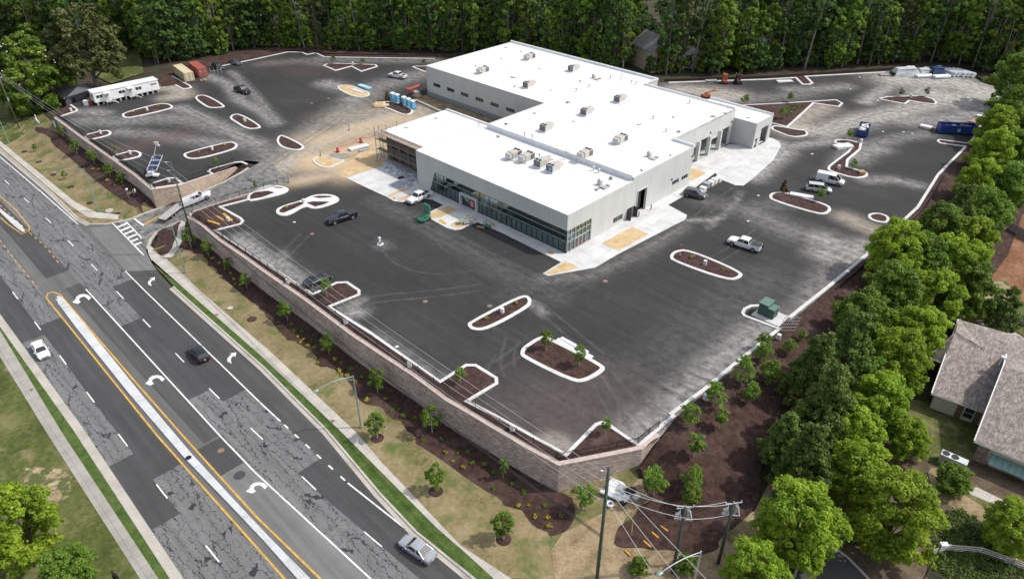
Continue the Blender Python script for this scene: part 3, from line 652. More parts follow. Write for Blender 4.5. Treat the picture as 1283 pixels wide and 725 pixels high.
drape('parking_pad', GTL([(996, 730), (1005, 702), (1045, 692), (1062, 700), (1090, 730), (1090, 760), (996, 760)]), .12, M_DARK, 'corner of an asphalt parking pad among the trees')
kp = GTL([(990, 730), (1000, 703), (1050, 688), (1064, 699), (1094, 730)])
kerb('kerb', kp, .3, -.1, .22, M_WALK, 'low kerb round the asphalt parking pad', -1, False, lambda x, y: hz(x, y))
drape('garden_path', GTL([(1212, 618), (1222, 610), (1283, 640), (1283, 650)]), .15, M_WALK, 'concrete walk along the house front')
M_PSTRAW = ground_mat('pine_straw', [(.36, (.06, .042, .028)), (.5, (.105, .075, .05)), (.64, (.17, .125, .085))], .5, 3.5)
drape('pine_straw_ground', [GT(960, 620)[:2], GT(985, 560)[:2], GT(1040, 560)[:2], GT(1150, 560)[:2], GT(1290, 560)[:2], GT(1420, 640)[:2], GT(1400, 760)[:2], GT(960, 770)[:2]], .06, M_PSTRAW, 'brown pine straw under the tree belt')
drape('straw_ground', chaikin(GTL([(1160, 585), (1185, 588), (1195, 615), (1225, 625), (1240, 650), (1225, 662), (1200, 640), (1170, 620)]), 1), .10, M_STRAW, 'sunlit straw round the clipped shrub')
# grass clearing far left
drape('lawn', GTL([(-80, 100), (0, 112), (40, 130), (60, 152), (40, 160), (0, 185), (-80, 190)]), .06, M_GRASS, 'grass below the magnolia at the left edge')
drape('lawn', GTL([(105, 85), (150, 58), (175, 62), (180, 92), (140, 105)]), .06, M_GRASS, 'grassy clearing behind the office trailer')

# ================= the parking lot =================
STROKES = []    # (polyline px, half width m, dust, mulch tint, tan soil)
def st(pts, wd, d=0.0, g=0.0, b=0.0): STROKES.append((GL(pts), wd, d, g, b))
st([(318, 232), (345, 214), (392, 186), (440, 162), (480, 148), (525, 138)], 4.5, .9, 0, .35)
st([(330, 215), (380, 176), (430, 142), (470, 110), (530, 92)], 5, .55)
st([(430, 150), (470, 140), (505, 150), (540, 150)], 7, .6, 0, .25)
st([(395, 205), (430, 190), (465, 178), (482, 190), (470, 205), (440, 215)], 5, .3, 0, 1.1)
st([(385, 222), (420, 214), (450, 214)], 3.5, .5, 0, .5)
st([(150, 165), (200, 170), (260, 178), (320, 182), (345, 200)], 3, .5)
st([(105, 150), (150, 152), (200, 148), (240, 150), (290, 165)], 4, .5); st([(225, 135), (260, 150), (300, 170), (325, 180)], 2.2, .75)
st([(260, 95), (285, 105), (300, 125), (330, 140), (345, 155)], 2, .7); st([(290, 90), (320, 120), (345, 150)], 1.2, .6)
st([(205, 110), (222, 110), (230, 120), (212, 122)], 3, .8, 0, .3)
st([(330, 80), (380, 76), (400, 80)], 3, .35); st([(410, 105), (440, 112), (455, 120), (440, 125)], 3.5, .7)
st([(400, 74), (470, 76), (545, 76)], 3, .45); st([(345, 76), (380, 90), (420, 86)], 5, .0, .35)
st([(80, 140), (110, 140), (130, 142)], 2.5, .7)
st([(125, 195), (160, 185), (200, 175), (225, 170)], 4, 0, .7)
st([(640, 515), (690, 525), (740, 520), (790, 512), (730, 495), (670, 505)], 6, .1, .36)
# near kerbs
st([(300, 300), (320, 318), (345, 335), (380, 355)], 2.2, .8); st([(352, 318), (362, 338), (372, 352)], 1.0, .7)
st([(432, 388), (452, 376)], 1.0, .7); st([(436, 392), (450, 390)], 1.5, .8)
st([(470, 420), (530, 462), (552, 476)], 1.2, .4); st([(690, 555), (705, 562)], 2, .9, 0, .2)
st([(668, 380), (680, 392)], .9, .6)
st([(785, 535), (815, 542)], .8, .6)
st([(800, 545), (820, 530), (860, 495), (920, 440), (950, 415), (975, 400)], 3.2, .75); st([(800, 535), (815, 530), (835, 540)], 3, .9)
st([(770, 470), (830, 455), (900, 400), (960, 350)], 6, .12); st([(640, 372), (720, 345), (800, 320)], 4, .10)
st([(1005, 395), (1040, 345), (1080, 325)], 3, .55); st([(1030, 300), (1060, 312), (1085, 310), (1060, 328), (1035, 318)], 3.2, .95, .2)
st([(940, 265), (990, 290), (1040, 300)], 3.5, .4); st([(1060, 272), (1085, 284), (1100, 290)], 2.5, .6, 0, .3); st([(880, 250), (930, 262), (980, 255)], 3, .25)
st([(888, 285), (905, 272), (920, 255), (930, 240)], .5, .6); st([(855, 276), (890, 276), (900, 272)], .8, .7)
st([(944, 222), (965, 205), (985, 190), (975, 180)], 2.5, .9); st([(985, 185), (1030, 178), (1055, 175)], 2, .75)
# rear right yard
st([(1000, 160), (1030, 165), (1080, 150), (1120, 142), (1160, 132), (1200, 120), (1240, 118)], 4.5, 1.1, 0, .1)
st([(1085, 128), (1110, 110), (1130, 100)], 2.5, .9); st([(1125, 100), (1160, 102), (1200, 104), (1235, 115), (1210, 128), (1170, 118)], 8, 1.2, 0, .1)
st([(990, 165), (1010, 145), (1030, 135)], 4, .7, 0, .25); st([(1130, 150), (1180, 150), (1215, 145), (1235, 135)], 5, .7)
st([(850, 112), (890, 115), (920, 120), (890, 124)], 5, 1.0, 0, .2); st([(930, 125), (990, 120), (1040, 110)], 4, .4); st([(990, 112), (1030, 112), (1060, 108)], 3, .6)
st([(1100, 180), (1130, 172), (1160, 168)], 2.5, .5); st([(1085, 225), (1120, 225), (1150, 232)], 2, .6); st([(1070, 200), (1085, 190), (1100, 186)], 3, .7)
st([(1040, 225), (1060, 190), (1085, 180)], 2, .5)
# facade side
st([(470, 250), (520, 275), (560, 300), (640, 345), (700, 372)], 2.5, .15)
st([(680, 350), (740, 345), (800, 318), (855, 285)], 1.6, .35); st([(478, 306), (482, 308)], 1.6, .3)
st([(640, 180), (560, 130)], .1, 0)

M_TRACK, nt, p = nodes_of('tyre_dust'); p.inputs['Base Color'].default_value = (.15, .142, .13, 1); p.inputs['Roughness'].default_value = .95
v = coords(nt, 'world'); tr = N(nt, 'ShaderNodeBsdfTransparent'); mx = N(nt, 'ShaderNodeMixShader'); nt.links.new(mth(nt, 'MULTIPLY', mth(nt, 'SUBTRACT', noise(nt, v, .35, 5, .7), .30), 1.1, True), mx.inputs[0]); nt.links.new(tr.outputs[0], mx.inputs[1]); nt.links.new(p.outputs[0], mx.inputs[2]); nt.links.new(mx.outputs[0], nt.nodes['Material Output'].inputs['Surface'])
NTR = [0]
def track(pl, w_=.5, pair=1.9):
    for o_ in ((0, pair) if pair else (0,)):
        NTR[0] += 1; q = chaikin(pl, 2, False); tag(strip('tyre_track', q, o_-w_/2, o_+w_/2, .006+.0012*NTR[0], M_TRACK), 'pale dusty tyre tracks curving over the asphalt', None, 'tyre tracks')
def arc(c, r, a0, a1): C_ = Vector(G(*c)); track([(C_.x+r*math.cos(R_(a0+(a1-a0)*i/8)), C_.y+r*math.sin(R_(a0+(a1-a0)*i/8))) for i in range(9)], .35, 0)
for c, r, a0, a1 in (((600, 295), 8, 190, 330), ((690, 470), 9, 150, 260), ((560, 300), 12, 200, 300)): arc(c, r, a0, a1)
for pts in ([(700, 372), (780, 330), (860, 285)], [(470, 262), (560, 306), (660, 352)], [(540, 285), (620, 330), (700, 365)], [(880, 340), (930, 312), (960, 290)], [(618, 468), (640, 455), (672, 430)], [(648, 470), (642, 450), (650, 425)], [(752, 470), (775, 500), (812, 540)], [(735, 470), (760, 510), (770, 540)], [(668, 385), (700, 412), (745, 450)], [(840, 470), (890, 490)], [(820, 480), (868, 502)], [(850, 462), (905, 482)],
            [(436, 392), (470, 378), (530, 374), (605, 364)], [(352, 350), (362, 320), (388, 295)], [(905, 380), (945, 395)], [(330, 215), (385, 180), (430, 150)], [(225, 138), (265, 158), (320, 178)], [(290, 90), (325, 125), (345, 155)], [(1000, 178), (1090, 150), (1180, 128)], [(880, 275), (905, 255), (930, 238)]): track(GL(pts))
st([(400, 176), (450, 164), (500, 150), (530, 150)], 6, .75, 0, .75); st([(395, 200), (420, 205), (470, 205), (485, 192)], 5, .2, 0, 1.2); st([(440, 160), (490, 150), (520, 150)], 3, .3, 0, .8); st([(370, 228), (410, 220), (440, 216)], 2.5, .2, 0, .8); st([(330, 220), (352, 222)], 4, .5)
def lot_attr(x, y):
    a = np.zeros((len(x), 4), np.float32); a[:, 3] = 1
    for pl, wd, d, g, b in STROKES:
        best = np.full(x.shape, 1e18)
        for i in range(len(pl)-1):
            p, q = pl[i], pl[i+1]; dx, dy = q[0]-p[0], q[1]-p[1]; t = np.clip(((x-p[0])*dx+(y-p[1])*dy)/(dx*dx+dy*dy), 0, 1)
            best = np.minimum(best, (x-p[0]-t*dx)**2+(y-p[1]-t*dy)**2)
        f = np.exp(-best/(2*(wd*.75)**2))
        for c, v in ((0, d), (1, g), (2, b)):
            if v: a[:, c] = np.maximum(a[:, c], f*v)
    a[:, 0] = np.maximum(a[:, 0], .02)
    return a
lotp = [tuple(p) for p in LXY]
sheet('parking_lot', offset(lotp, .02 if area(lotp) > 0 else -.02), 0.0, M_LOT, 1.1, label='new dark asphalt parking lot with dusty tyre tracks', attr=lot_attr)
# the entrance drive
bm = new()
eL, eR = Vector(G(336, 199)), Vector(G(362, 228)); qL = RLW[:-1]+[(RLW[-1][0], RLW[-1][1], .004), (eL.x, eL.y, .014)]; qR = RRW[:-1]+[(RRW[-1][0], RRW[-1][1], .004), (eR.x, eR.y, .014)]
A = [bm.verts.new(p) for p in qL]; Bv = [bm.verts.new(p) for p in qR]
for i in range(len(A)-1): bm.faces.new((A[i], A[i+1], Bv[i+1], Bv[i]))
bmesh.ops.recalc_face_normals(bm, faces=bm.faces)
if sum(f.normal.z for f in bm.faces) < 0: bmesh.ops.reverse_faces(bm, faces=bm.faces)
bmesh.ops.subdivide_edges(bm, edges=bm.edges[:], cuts=3)
ED = build('entrance_drive', bm, M_LOT); ca = ED.data.color_attributes.new('wear', 'FLOAT_COLOR', 'POINT'); ca.data.foreach_set('color', [c_ for v in ED.data.vertices for c_ in (.62, 0, 0, 1)])
tag(ED, 'grey asphalt entrance drive climbing between the walls', None, None, 'structure')
def ramp_edge_z(pl3):
    P = [Vector(p) for p in pl3]
    def f(x, y):
        b = None
        for i in range(len(P)-1):
            d = P[i+1].xy-P[i].xy; t = max(0, min(1, (Vector((x, y))-P[i].xy).dot(d)/d.length_squared)); e = (Vector((x, y))-P[i].xy-d*t).length
            if b is None or e < b[0]: b = (e, P[i].z+t*(P[i+1].z-P[i].z))
        return b[1]
    return f
kerb('kerb', [p[:2] for p in RLW][:-1], .5, -.3, .15, M_WALK, 'kerb along the left side of the entrance drive', 1, False, ramp_edge_z(RLW))
kerb('kerb', [p[:2] for p in RRW][:5], .45, -.3, .15, M_WALK, 'curved kerb along the right side of the entrance drive', -1, False, ramp_edge_z(RRW))
# corner bed and walk beside the drive
zc2 = lambda x, y: np.maximum(hterr(x, y), ramp_z(x, y)-.05)+.12
drape('sidewalk', GL(z8(140, 230, [(480, 735), (560, 700), (610, 655), (660, 560), (690, 470), (735, 395), (755, 420), (752, 500), (725, 600), (655, 690), (600, 735)]), ZR+.5), .14, M_WALK, 'short pale walk climbing from the sidewalk to the drive', .8)
sheet('sidewalk', [G(a, b, ZR+.18) for a, b in [(184, 306), (190, 309), (201, 318), (206, 322), (190, 326), (186, 318)]], zw+.03, M_WALK, label='pale corner landing at the crosswalk')

# ----- mulch strips, kerbs -----
ZM, ZK = .11, .16
def strip_bed(pts, label): return sheet('mulch_bed', pts, ZM, M_MULCH, label=label)
KF = (z8(220, 250, [(720, 0), (425, 76), (640, 195), (662, 220), (640, 245), (375, 312)])+z8(330, 330, [(0, 5), (490, 330), (740, 206), (830, 202), (945, 280), (945, 312), (630, 438), (1080, 720)]) +
      z8(480, 430, [(570, 408), (840, 236), (920, 236), (1118, 358), (1122, 398), (808, 586), (1090, 730)])+z8(620, 520, [(720, 424), (1030, 108), (1075, 94), (1120, 104)])+z8(720, 520, [(600, 298), (625, 312), (665, 306), (1020, 10)]) +
      z8(820, 430, [(190, 712), (520, 470), (810, 225), (1090, 4)])+z8(880, 350, [(795, 497), (435, 362), (420, 340), (440, 305), (500, 278), (580, 275)]))
kw = GL(KF)
def round_corners(pl, idxs=None, n=1): return pl
kerb('kerb', kw, .5, -.02, ZK, M_KERB, 'white kerb following the front edge of the lot', 1)
# mulch between the kerb and the front wall
bed = GL([(238.5, 272.2), (245, 268)]+[(300, 251), (309, 250)])+kw[:]
frontbed = GL(WALL_FRONT)+GL([(720, 578.8), (770, 569), (804.8, 561.8), (826, 549)])
ki = 0
kk2 = [p for p in kw]
n_end = len(KF)-13
inner = kw[:n_end+1]
poly = frontbed[::-1]+GL([(236, 271), (262, 259.5), (300, 249)])+inner
strip_bed(poly, 'mulch strip between the black fence and the front kerb')
KR = [(989, 400.8), (1017.2, 378), (1040, 360), (1087, 320.5), (1151.5, 260.5), (1177, 219.5), (1211, 185)]
kerb('kerb', GL(KR), .55, -.12, ZK, M_KERB, 'white kerb along the right edge of the lot', 1)
KR2 = [(1211, 184.5), (1177.4, 180.2), (1173, 177.2), (1175.5, 174.8), (1216, 180)]
kerb('kerb', GL(KR2), .5, -.02, ZK, M_KERB, 'white kerb nosing out beside the blue dumpster', -1)
strip_bed(GL([(1212, 184.5), (1178, 179.6), (1175, 177.2), (1177, 175.8), (1217, 180)]), 'narrow mulch nose beside the long blue dumpster')
kerb('kerb', GL([(1219, 177), (1237, 147), (1249.7, 131), (1252, 118)]), .55, -.12, ZK, M_KERB, 'white kerb at the far right edge by the dumpster', 1)
kerb('kerb', GL([(1110, 91.2), (1011, 96.6), (1019.4, 104.5), (1015, 106.6), (1004.5, 106.6), (996, 98.4), (960, 100.4), (838, 104.4)]), .7, -.02, ZK, M_KERB, 'white kerb along the rear right edge of the lot', -1)
strip_bed(GL([(1110, 90.5), (1011, 96), (1018, 104.6), (1014, 106), (1005, 106), (996.5, 98), (960, 100), (838, 103.8), (835, 102.5), (960, 98.5), (1100, 89.2)]), 'mulch strip along the rear right edge')
kerb('kerb', GL([(545, 73.6), (407.4, 71.6), (396.2, 66.4), (385, 68.4), (379, 65.6), (360, 65.3), (318, 74.5), (277.3, 82.8)]), .6, -.02, ZK, M_KERB, 'white kerb along the rear left edge of the lot', 1)
drape('mulch_bed', GL([(545, 72.6), (408, 70.2), (380, 64.4), (360, 64.5), (318, 73.6), (277, 82), (262, 84), (245, 93), (216, 107), (203, 109), (200, 98), (215, 86), (245, 77), (300, 66), (350, 61), (400, 63), (545, 70.5)], 0), .42, M_MULCH, 'mulch bank behind the shipping containers', 2)
strip_bed(GL([(246, 94), (240, 109), (236.5, 110), (229, 111.2), (219, 106.5), (202, 109), (199, 99), (216, 90), (262, 82.5)]), 'mulch nose beside the tan container')
kerb('kerb', GL(z8(200, 60, [(130, 285), (310, 380), (328, 398), (300, 412), (230, 420), (150, 378)])), .5, -.02, ZK, M_KERB, 'white kerb nosing out beside the tan container', -1)
kerb('kerb', GL([(90, 131.5), (98, 137.3), (97, 139.6), (74.5, 147)]), .5, -.02, ZK, M_KERB, 'white kerb of the far left corner bed', -1)
strip_bed(GL([(88, 131.5), (97, 137.5), (96, 139.2), (73, 145.8), (70, 145.2), (85, 131.8)]), 'triangular mulch bed in the far left corner')

# ----- islands: each one a thing of kerb and bed -----
def island(outer, label, name='planting_island', w=.55, mulch=True, rounds=2, bedmat=None, group=None, extra=None, bedpoly=None):
    P = GL(outer)
    if rounds: P = chaikin(P, rounds)
    if area(P) < 0: P = P[::-1]
    c = (sum(p[0] for p in P)/len(P), sum(p[1] for p in P)/len(P)); L = [(p[0]-c[0], p[1]-c[1]) for p in P]
    root = empty(name, (c[0], c[1], 0), 0, label, 'planting island', group)
    bm = new(); kerb_bm(bm, L, w, -.02, ZK, True, 1); build('kerb', bm, M_KERB, root, 35)
    inn = offset(L, w-.03)
    beds = [inn] if bedpoly is None else [[(x-c[0], y-c[1]) for x, y in GL(b)] for b in bedpoly]
    if bedpoly is not None:
        sheet('concrete_infill', inn, ZK-.015, M_KERB, kind=None, parent=root)
    for b in beds:
        sheet('mulch_bed', b, ZM if bedpoly is None else ZK-.005, bedmat or M_MULCH, kind=None, parent=root)
    return root
ISL = []
island(z8(90, 80, [(500, 525), (515, 495), (860, 403), (960, 400), (1022, 425), (1010, 455), (610, 545), (530, 550)]), 'long mulch island in front of the office trailer')
island(z8(200, 60, [(343, 508), (390, 477), (480, 478), (658, 578), (650, 603), (500, 612), (430, 575)]), 'mulch island right of the office trailer below the tan container')
island(z8(210, 140, [(615, 70), (650, 30), (740, 24), (956, 150), (910, 175), (790, 180), (680, 110)]), 'mulch island with a pale lamp base near the dark far lot')
island(z8(210, 140, [(148, 440), (190, 410), (630, 298), (700, 320), (708, 352), (650, 392), (320, 480), (200, 480)]), 'mulch island with a lamp base and two yellow shrubs near the ramp')
island([(345.5, 177.5), (349, 170.5), (355, 169.2), (382, 182.6), (380.5, 187), (370, 189.5), (352, 185.5)], 'half round mulch island left of the sand pile')
island(z8(60, 130, [(355, 322), (370, 315), (570, 268), (632, 275), (645, 300), (600, 330), (408, 372), (385, 350)]), 'small mulch island against the upper left fence')
island(z8(60, 130, [(640, 530), (700, 510), (860, 470), (935, 485), (948, 520), (900, 548), (700, 585), (670, 560)]), 'small mulch island against the left fence beside the solar trailer')
island(z8(130, 190, [(458, 328), (650, 264), (730, 264), (805, 318), (740, 340), (620, 358), (480, 378)]), 'wedge shaped mulch bed at the left wall corner', rounds=0)
kerb('kerb', GL([(265.5, 219), (259.5, 215.5), (263, 212), (294.5, 203.3), (303, 202.6), (311, 205.5)]), .5, -.02, ZK, M_KERB, 'white kerb round the end of the tan drive wall', -1)
strip_bed(GL([(266, 218.8), (261, 215.5), (264, 212.8), (294.5, 204), (297, 205), (283, 211.5)]), 'dark mulch bed behind the tan drive wall')
island(z8(320, 220, [(196, 368), (235, 318), (480, 248), (570, 200), (700, 188), (805, 202), (855, 245), (800, 285), (590, 350), (500, 305), (345, 405), (245, 410)]), 'white kerbed island with two mulch beds left of the black pickup',
       bedpoly=[z8(320, 220, [(240, 355), (290, 310), (430, 272), (505, 278), (400, 332), (290, 378), (245, 374)]), z8(320, 220, [(510, 276), (590, 265), (750, 268), (690, 295), (600, 318)]), z8(320, 220, [(570, 220), (640, 208), (740, 210), (780, 222), (640, 232)])])
island(z8(320, 220, [(-90, 235), (-60, 180), (100, 104), (200, 98), (310, 118), (345, 145), (290, 190), (0, 255), (-60, 262)]), 'white kerbed island with a young tree at the head of the drive',
       bedpoly=[z8(320, 220, [(-60, 200), (0, 172), (130, 158), (195, 175), (60, 225), (-50, 245)]), z8(320, 220, [(170, 118), (260, 122), (285, 133), (210, 130)])])
island(z3(640, 360, [(42, 320), (60, 288), (150, 232), (205, 252), (455, 378), (460, 408), (365, 463), (295, 463), (55, 345)]), 'large mulch island with two young trees near the front corner', w=.65)
island([(584.8, 408), (588, 403), (652, 370), (663, 371), (667, 378), (662, 386), (612, 413.5), (592, 414.5)], 'mulch island with a lamp base in the middle of the front lot', w=.6)
island(z3(640, 180, [(770, 550), (795, 522), (865, 514), (1130, 625), (1125, 655), (1060, 673), (785, 575)]), 'mulch island with a pale lamp base beside the white pickup', w=.6)
island(z3(953, 180, [(35, 258), (60, 235), (130, 238), (330, 298), (348, 325), (320, 347), (270, 345), (55, 280)]), 'mulch island below the two parked vans', w=.6)
island(z8(1000, 160, [(352, 140), (390, 120), (500, 122), (690, 172), (440, 385), (680, 445), (708, 475), (680, 503), (560, 517), (310, 442), (286, 410), (320, 370), (545, 205), (480, 172), (370, 165)]), 'Z shaped mulch island above the two vans', rounds=1)
island([(1086, 272), (1089, 267.5), (1103, 267), (1116, 273), (1112, 281), (1093, 277.5)], 'small mulch island half hidden by the right tree belt')
island(z8(1100, 70, [(0, 430), (90, 412), (440, 402), (560, 438), (595, 470), (580, 494), (450, 480), (320, 457), (275, 491), (50, 448)]), 'long kinked mulch island in the dusty rear yard', rounds=0)
island(z8(960, 90, [(-250, 335), (0, 325), (490, 297), (700, 282), (775, 320), (735, 358), (480, 322), (215, 565), (190, 555), (-40, 500)]), 'large triangular mulch bed beside the end of the building', rounds=0)
island(z8(960, 90, [(40, 578), (60, 540), (200, 560), (300, 580), (400, 590), (428, 625), (400, 652), (260, 665), (110, 610)]), 'narrow mulch island at the tail of the building', rounds=1)
island(z8(380, 60, [(196, 182), (250, 156), (500, 162), (735, 172), (750, 192), (580, 244), (480, 192), (320, 235)]), 'bow tie shaped mulch island at the rear of the lot', rounds=0)
island(z8(380, 60, [(1090, 195), (1130, 186), (1300, 186), (1420, 215), (1380, 260), (1250, 258)]), 'mulch island half hidden behind the rear wing', rounds=0)
island(z8(380, 60, [(330, 405), (370, 376), (480, 378), (590, 420), (675, 455), (660, 490), (560, 505), (440, 472)]), 'sand filled island in the dusty rear lot', bedmat=M_SAND, w=.5)
island(z8(380, 60, [(700, 575), (750, 545), (900, 540), (1000, 570), (1110, 625), (1095, 665), (1010, 685), (830, 605)]), 'dark mulch island in front of the portable toilets', w=.5)
island(z8(370, 150, [(160, 420), (195, 380), (265, 358), (350, 370), (420, 400), (520, 410), (420, 450), (340, 490), (260, 485)]), 'unfinished sand island near the scaffolding', bedmat=M_SAND, w=.4)
# transformer island bed and pad
sheet('mulch_bed', GL(z8(880, 350, [(455, 345), (480, 312), (560, 292), (700, 330), (880, 412), (900, 440), (790, 490), (690, 450)])), ZM, M_MULCH, label='mulch bed round the green transformer')
kerb('kerb', GL(z8(880, 350, [(790, 385), (880, 410)])), .45, -.02, ZK, M_KERB, 'short kerb beside the transformer pad', 1)

# ----- concrete aprons round the building -----
APR = ([(433.6, 223.6), (479.7, 208.6), (486, 199), (500, 170), (560, 170), (700, 250)])
slab = GL([(433.6, 223.6), (479.7, 208.6)])+[B(-57.5, 3.5), B(-41.5, 8), B(-41, 3), B(-1, 3), B(-.5, 38), B(-6, 41), B(-5, 66), B(-1, 68), B(-2, 76)]+GL([(968, 174), (976, 178), (978.5, 183), (969.7, 200), (943.5, 223.7), (931, 233), (921, 232.7), (902.3, 224.9), (896, 217)]) + \
    GL([(857, 245.6), (836.8, 257.2), (860.7, 270), (858.6, 275.2), (773.7, 318.9), (745.5, 335.6), (686.3, 345.9), (679.9, 343.3), (703, 329), (630, 292.3), (598.4, 278.6), (584.7, 283.6), (578.5, 287.3), (569.8, 288.8), (559.8, 286), (539.8, 274.9), (536, 267.4), (556, 257.4), (541, 250), (522, 248.5), (511, 251.5), (503.7, 253.7), (493.7, 252.4), (483.7, 246.8), (470, 240.6)])
bm = new(); prism(bm, slab, -.02, .13)
tag(build('concrete_apron', bm, M_CONC), 'pale concrete apron and walks round the building', None, None, 'structure')
for pts, s in ((z3(640, 180, [(440, 485), (590, 405), (672, 440), (525, 522)]), 'tan sand bed in the walk below the side windows'), (z3(640, 180, [(158, 634), (270, 573), (338, 605), (200, 636)]), 'tan sand triangle at the tip of the front walk'),
               (z8(840, 200, [(205, 90), (240, 88), (362, 132), (215, 212), (186, 200)]), 'tan sand bed beside the side wall end'), (z8(470, 220, [(530, 382), (740, 300), (828, 345), (645, 422), (560, 430)]), 'tan sand bed right of the green lift'),
               (z8(470, 220, [(750, 492), (940, 395), (1028, 437), (900, 508), (820, 532)]), 'tan sand bed before the glass entrance'), (z8(470, 220, [(132, 198), (280, 128), (362, 130), (240, 172), (150, 215)]), 'tan sand bed left of the white pickup'),
               (z8(470, 220, [(215, 246), (420, 150), (444, 160), (300, 245), (245, 258)]), 'narrow tan sand bed beside the white pickup')):
    sheet('sand_bed', GL(pts, .13), .137, M_SAND, 1.0, label=s)
for pts, s in ((z8(470, 220, [(168, 222), (185, 212), (210, 230), (192, 244)]), 'yellow tactile pad left of the white pickup'), (z8(470, 220, [(632, 452), (662, 440), (722, 480), (690, 492)]), 'yellow tactile pad before the glass entrance'),
               (z8(470, 220, [(1160, 482), (1180, 472), (1214, 500), (1195, 515)]), 'yellow tactile pad against the glass facade'), (z8(620, 240, [(522, 600), (558, 594), (602, 626), (565, 634)]), 'yellow tactile pad near the glass corner')):
    sheet('tactile_pad', GL(pts, .13), .139, M_YELLOW, label=s)
sheet('concrete_pad', GL(z8(470, 220, [(130, 112), (220, 50), (345, 72), (250, 138)]), .13), .136, M_DKCONC, label='damp grey square of concrete near the scaffolding')
M_DEBRIS = ground_mat('plaster_debris', [(.40, (.24, .24, .25)), (.5, (.42, .43, .45)), (.58, (.74, .75, .77))], .9, 3.5)
sheet('debris_field', chaikin(GL(z8(370, 150, [(880, 480), (960, 430), (1060, 450), (1150, 510), (1230, 560), (1238, 640), (1130, 690), (1060, 690), (1150, 630), (1000, 570), (920, 530)]), .13)), .138, M_DEBRIS, 1.0, label='white plaster scraps littered below the scaffolding')
sheet('dirt_strip', [B(-84.5, 38.6), B(-84.5, 33), B(-58, 31), B(-57.5, 23), B(-40.2, 23), B(-40.2, 38.6)], .02, M_STRAW, 3, label='bare soil strip between the rear wing and the low wing')
bm = new(); beam(bm, (*B(-83, 33.6), .25), (*B(-58.2, 31.2), .25), .5, .5); beam(bm, (*B(-58, 31.0), .25), (*B(-44, 25.5), .25), .5, .5)
tag(build('footing_wall', bm, M_WALK), 'low unfinished concrete footing in the courtyard', 'footing wall')
sheet('drive_dirt', chaikin(GL(z8(370, 150, [(440, 565), (560, 400), (700, 300), (830, 320), (905, 400), (880, 465), (760, 505), (640, 560), (510, 582)]))), .006, M_SAND, 1.5, label='spread of tan sand beside the scaffolding')

# ================= retaining walls =================
def block_mat(name, cs, mortar=(.055, .045, .04), rh=.2, bw=.45):
    m, nt, p = nodes_of(name); p.inputs['Roughness'].default_value = .92; p.inputs['Specular IOR Level'].default_value = .2
    v = coords(nt, 'uv'); br = N(nt, 'ShaderNodeTexBrick', offset=.5); br.inputs['Scale'].default_value = 1; br.inputs['Brick Width'].default_value = bw; br.inputs['Row Height'].default_value = rh
    br.inputs['Mortar Size'].default_value = .03; br.inputs['Bias'].default_value = 0
    br.inputs['Color1'].default_value = c4(cs[0]); br.inputs['Color2'].default_value = c4(cs[1]); br.inputs['Mortar'].default_value = c4(mortar)
    nt.links.new(v, br.inputs['Vector']); f = noise(nt, v, 1.3, 3); g = noise(nt, v, .15, 3)
    vo = N(nt, 'ShaderNodeTexVoronoi'); vo.inputs['Scale'].default_value = 1.9; nt.links.new(v, vo.inputs['Vector'])
    c = mix(nt, mth(nt, 'MULTIPLY', f, .25), br.outputs['Color'], cs[2]); c = mix(nt, .18, c, ramp(nt, g, [(.4, cs[1]), (.6, cs[2])]))
    nt.links.new(c, p.inputs['Base Color']); bump(nt, p, br.outputs['Fac'], -.6, .04); return m
M_BLOCK = block_mat('split_face_block', ((.60, .48, .42), (.27, .20, .175), (.66, .55, .48)), rh=.32, bw=.66)
M_CAP = mat('wall_cap', (.52, .42, .37), (.40, .32, .28), 2.0, .9)
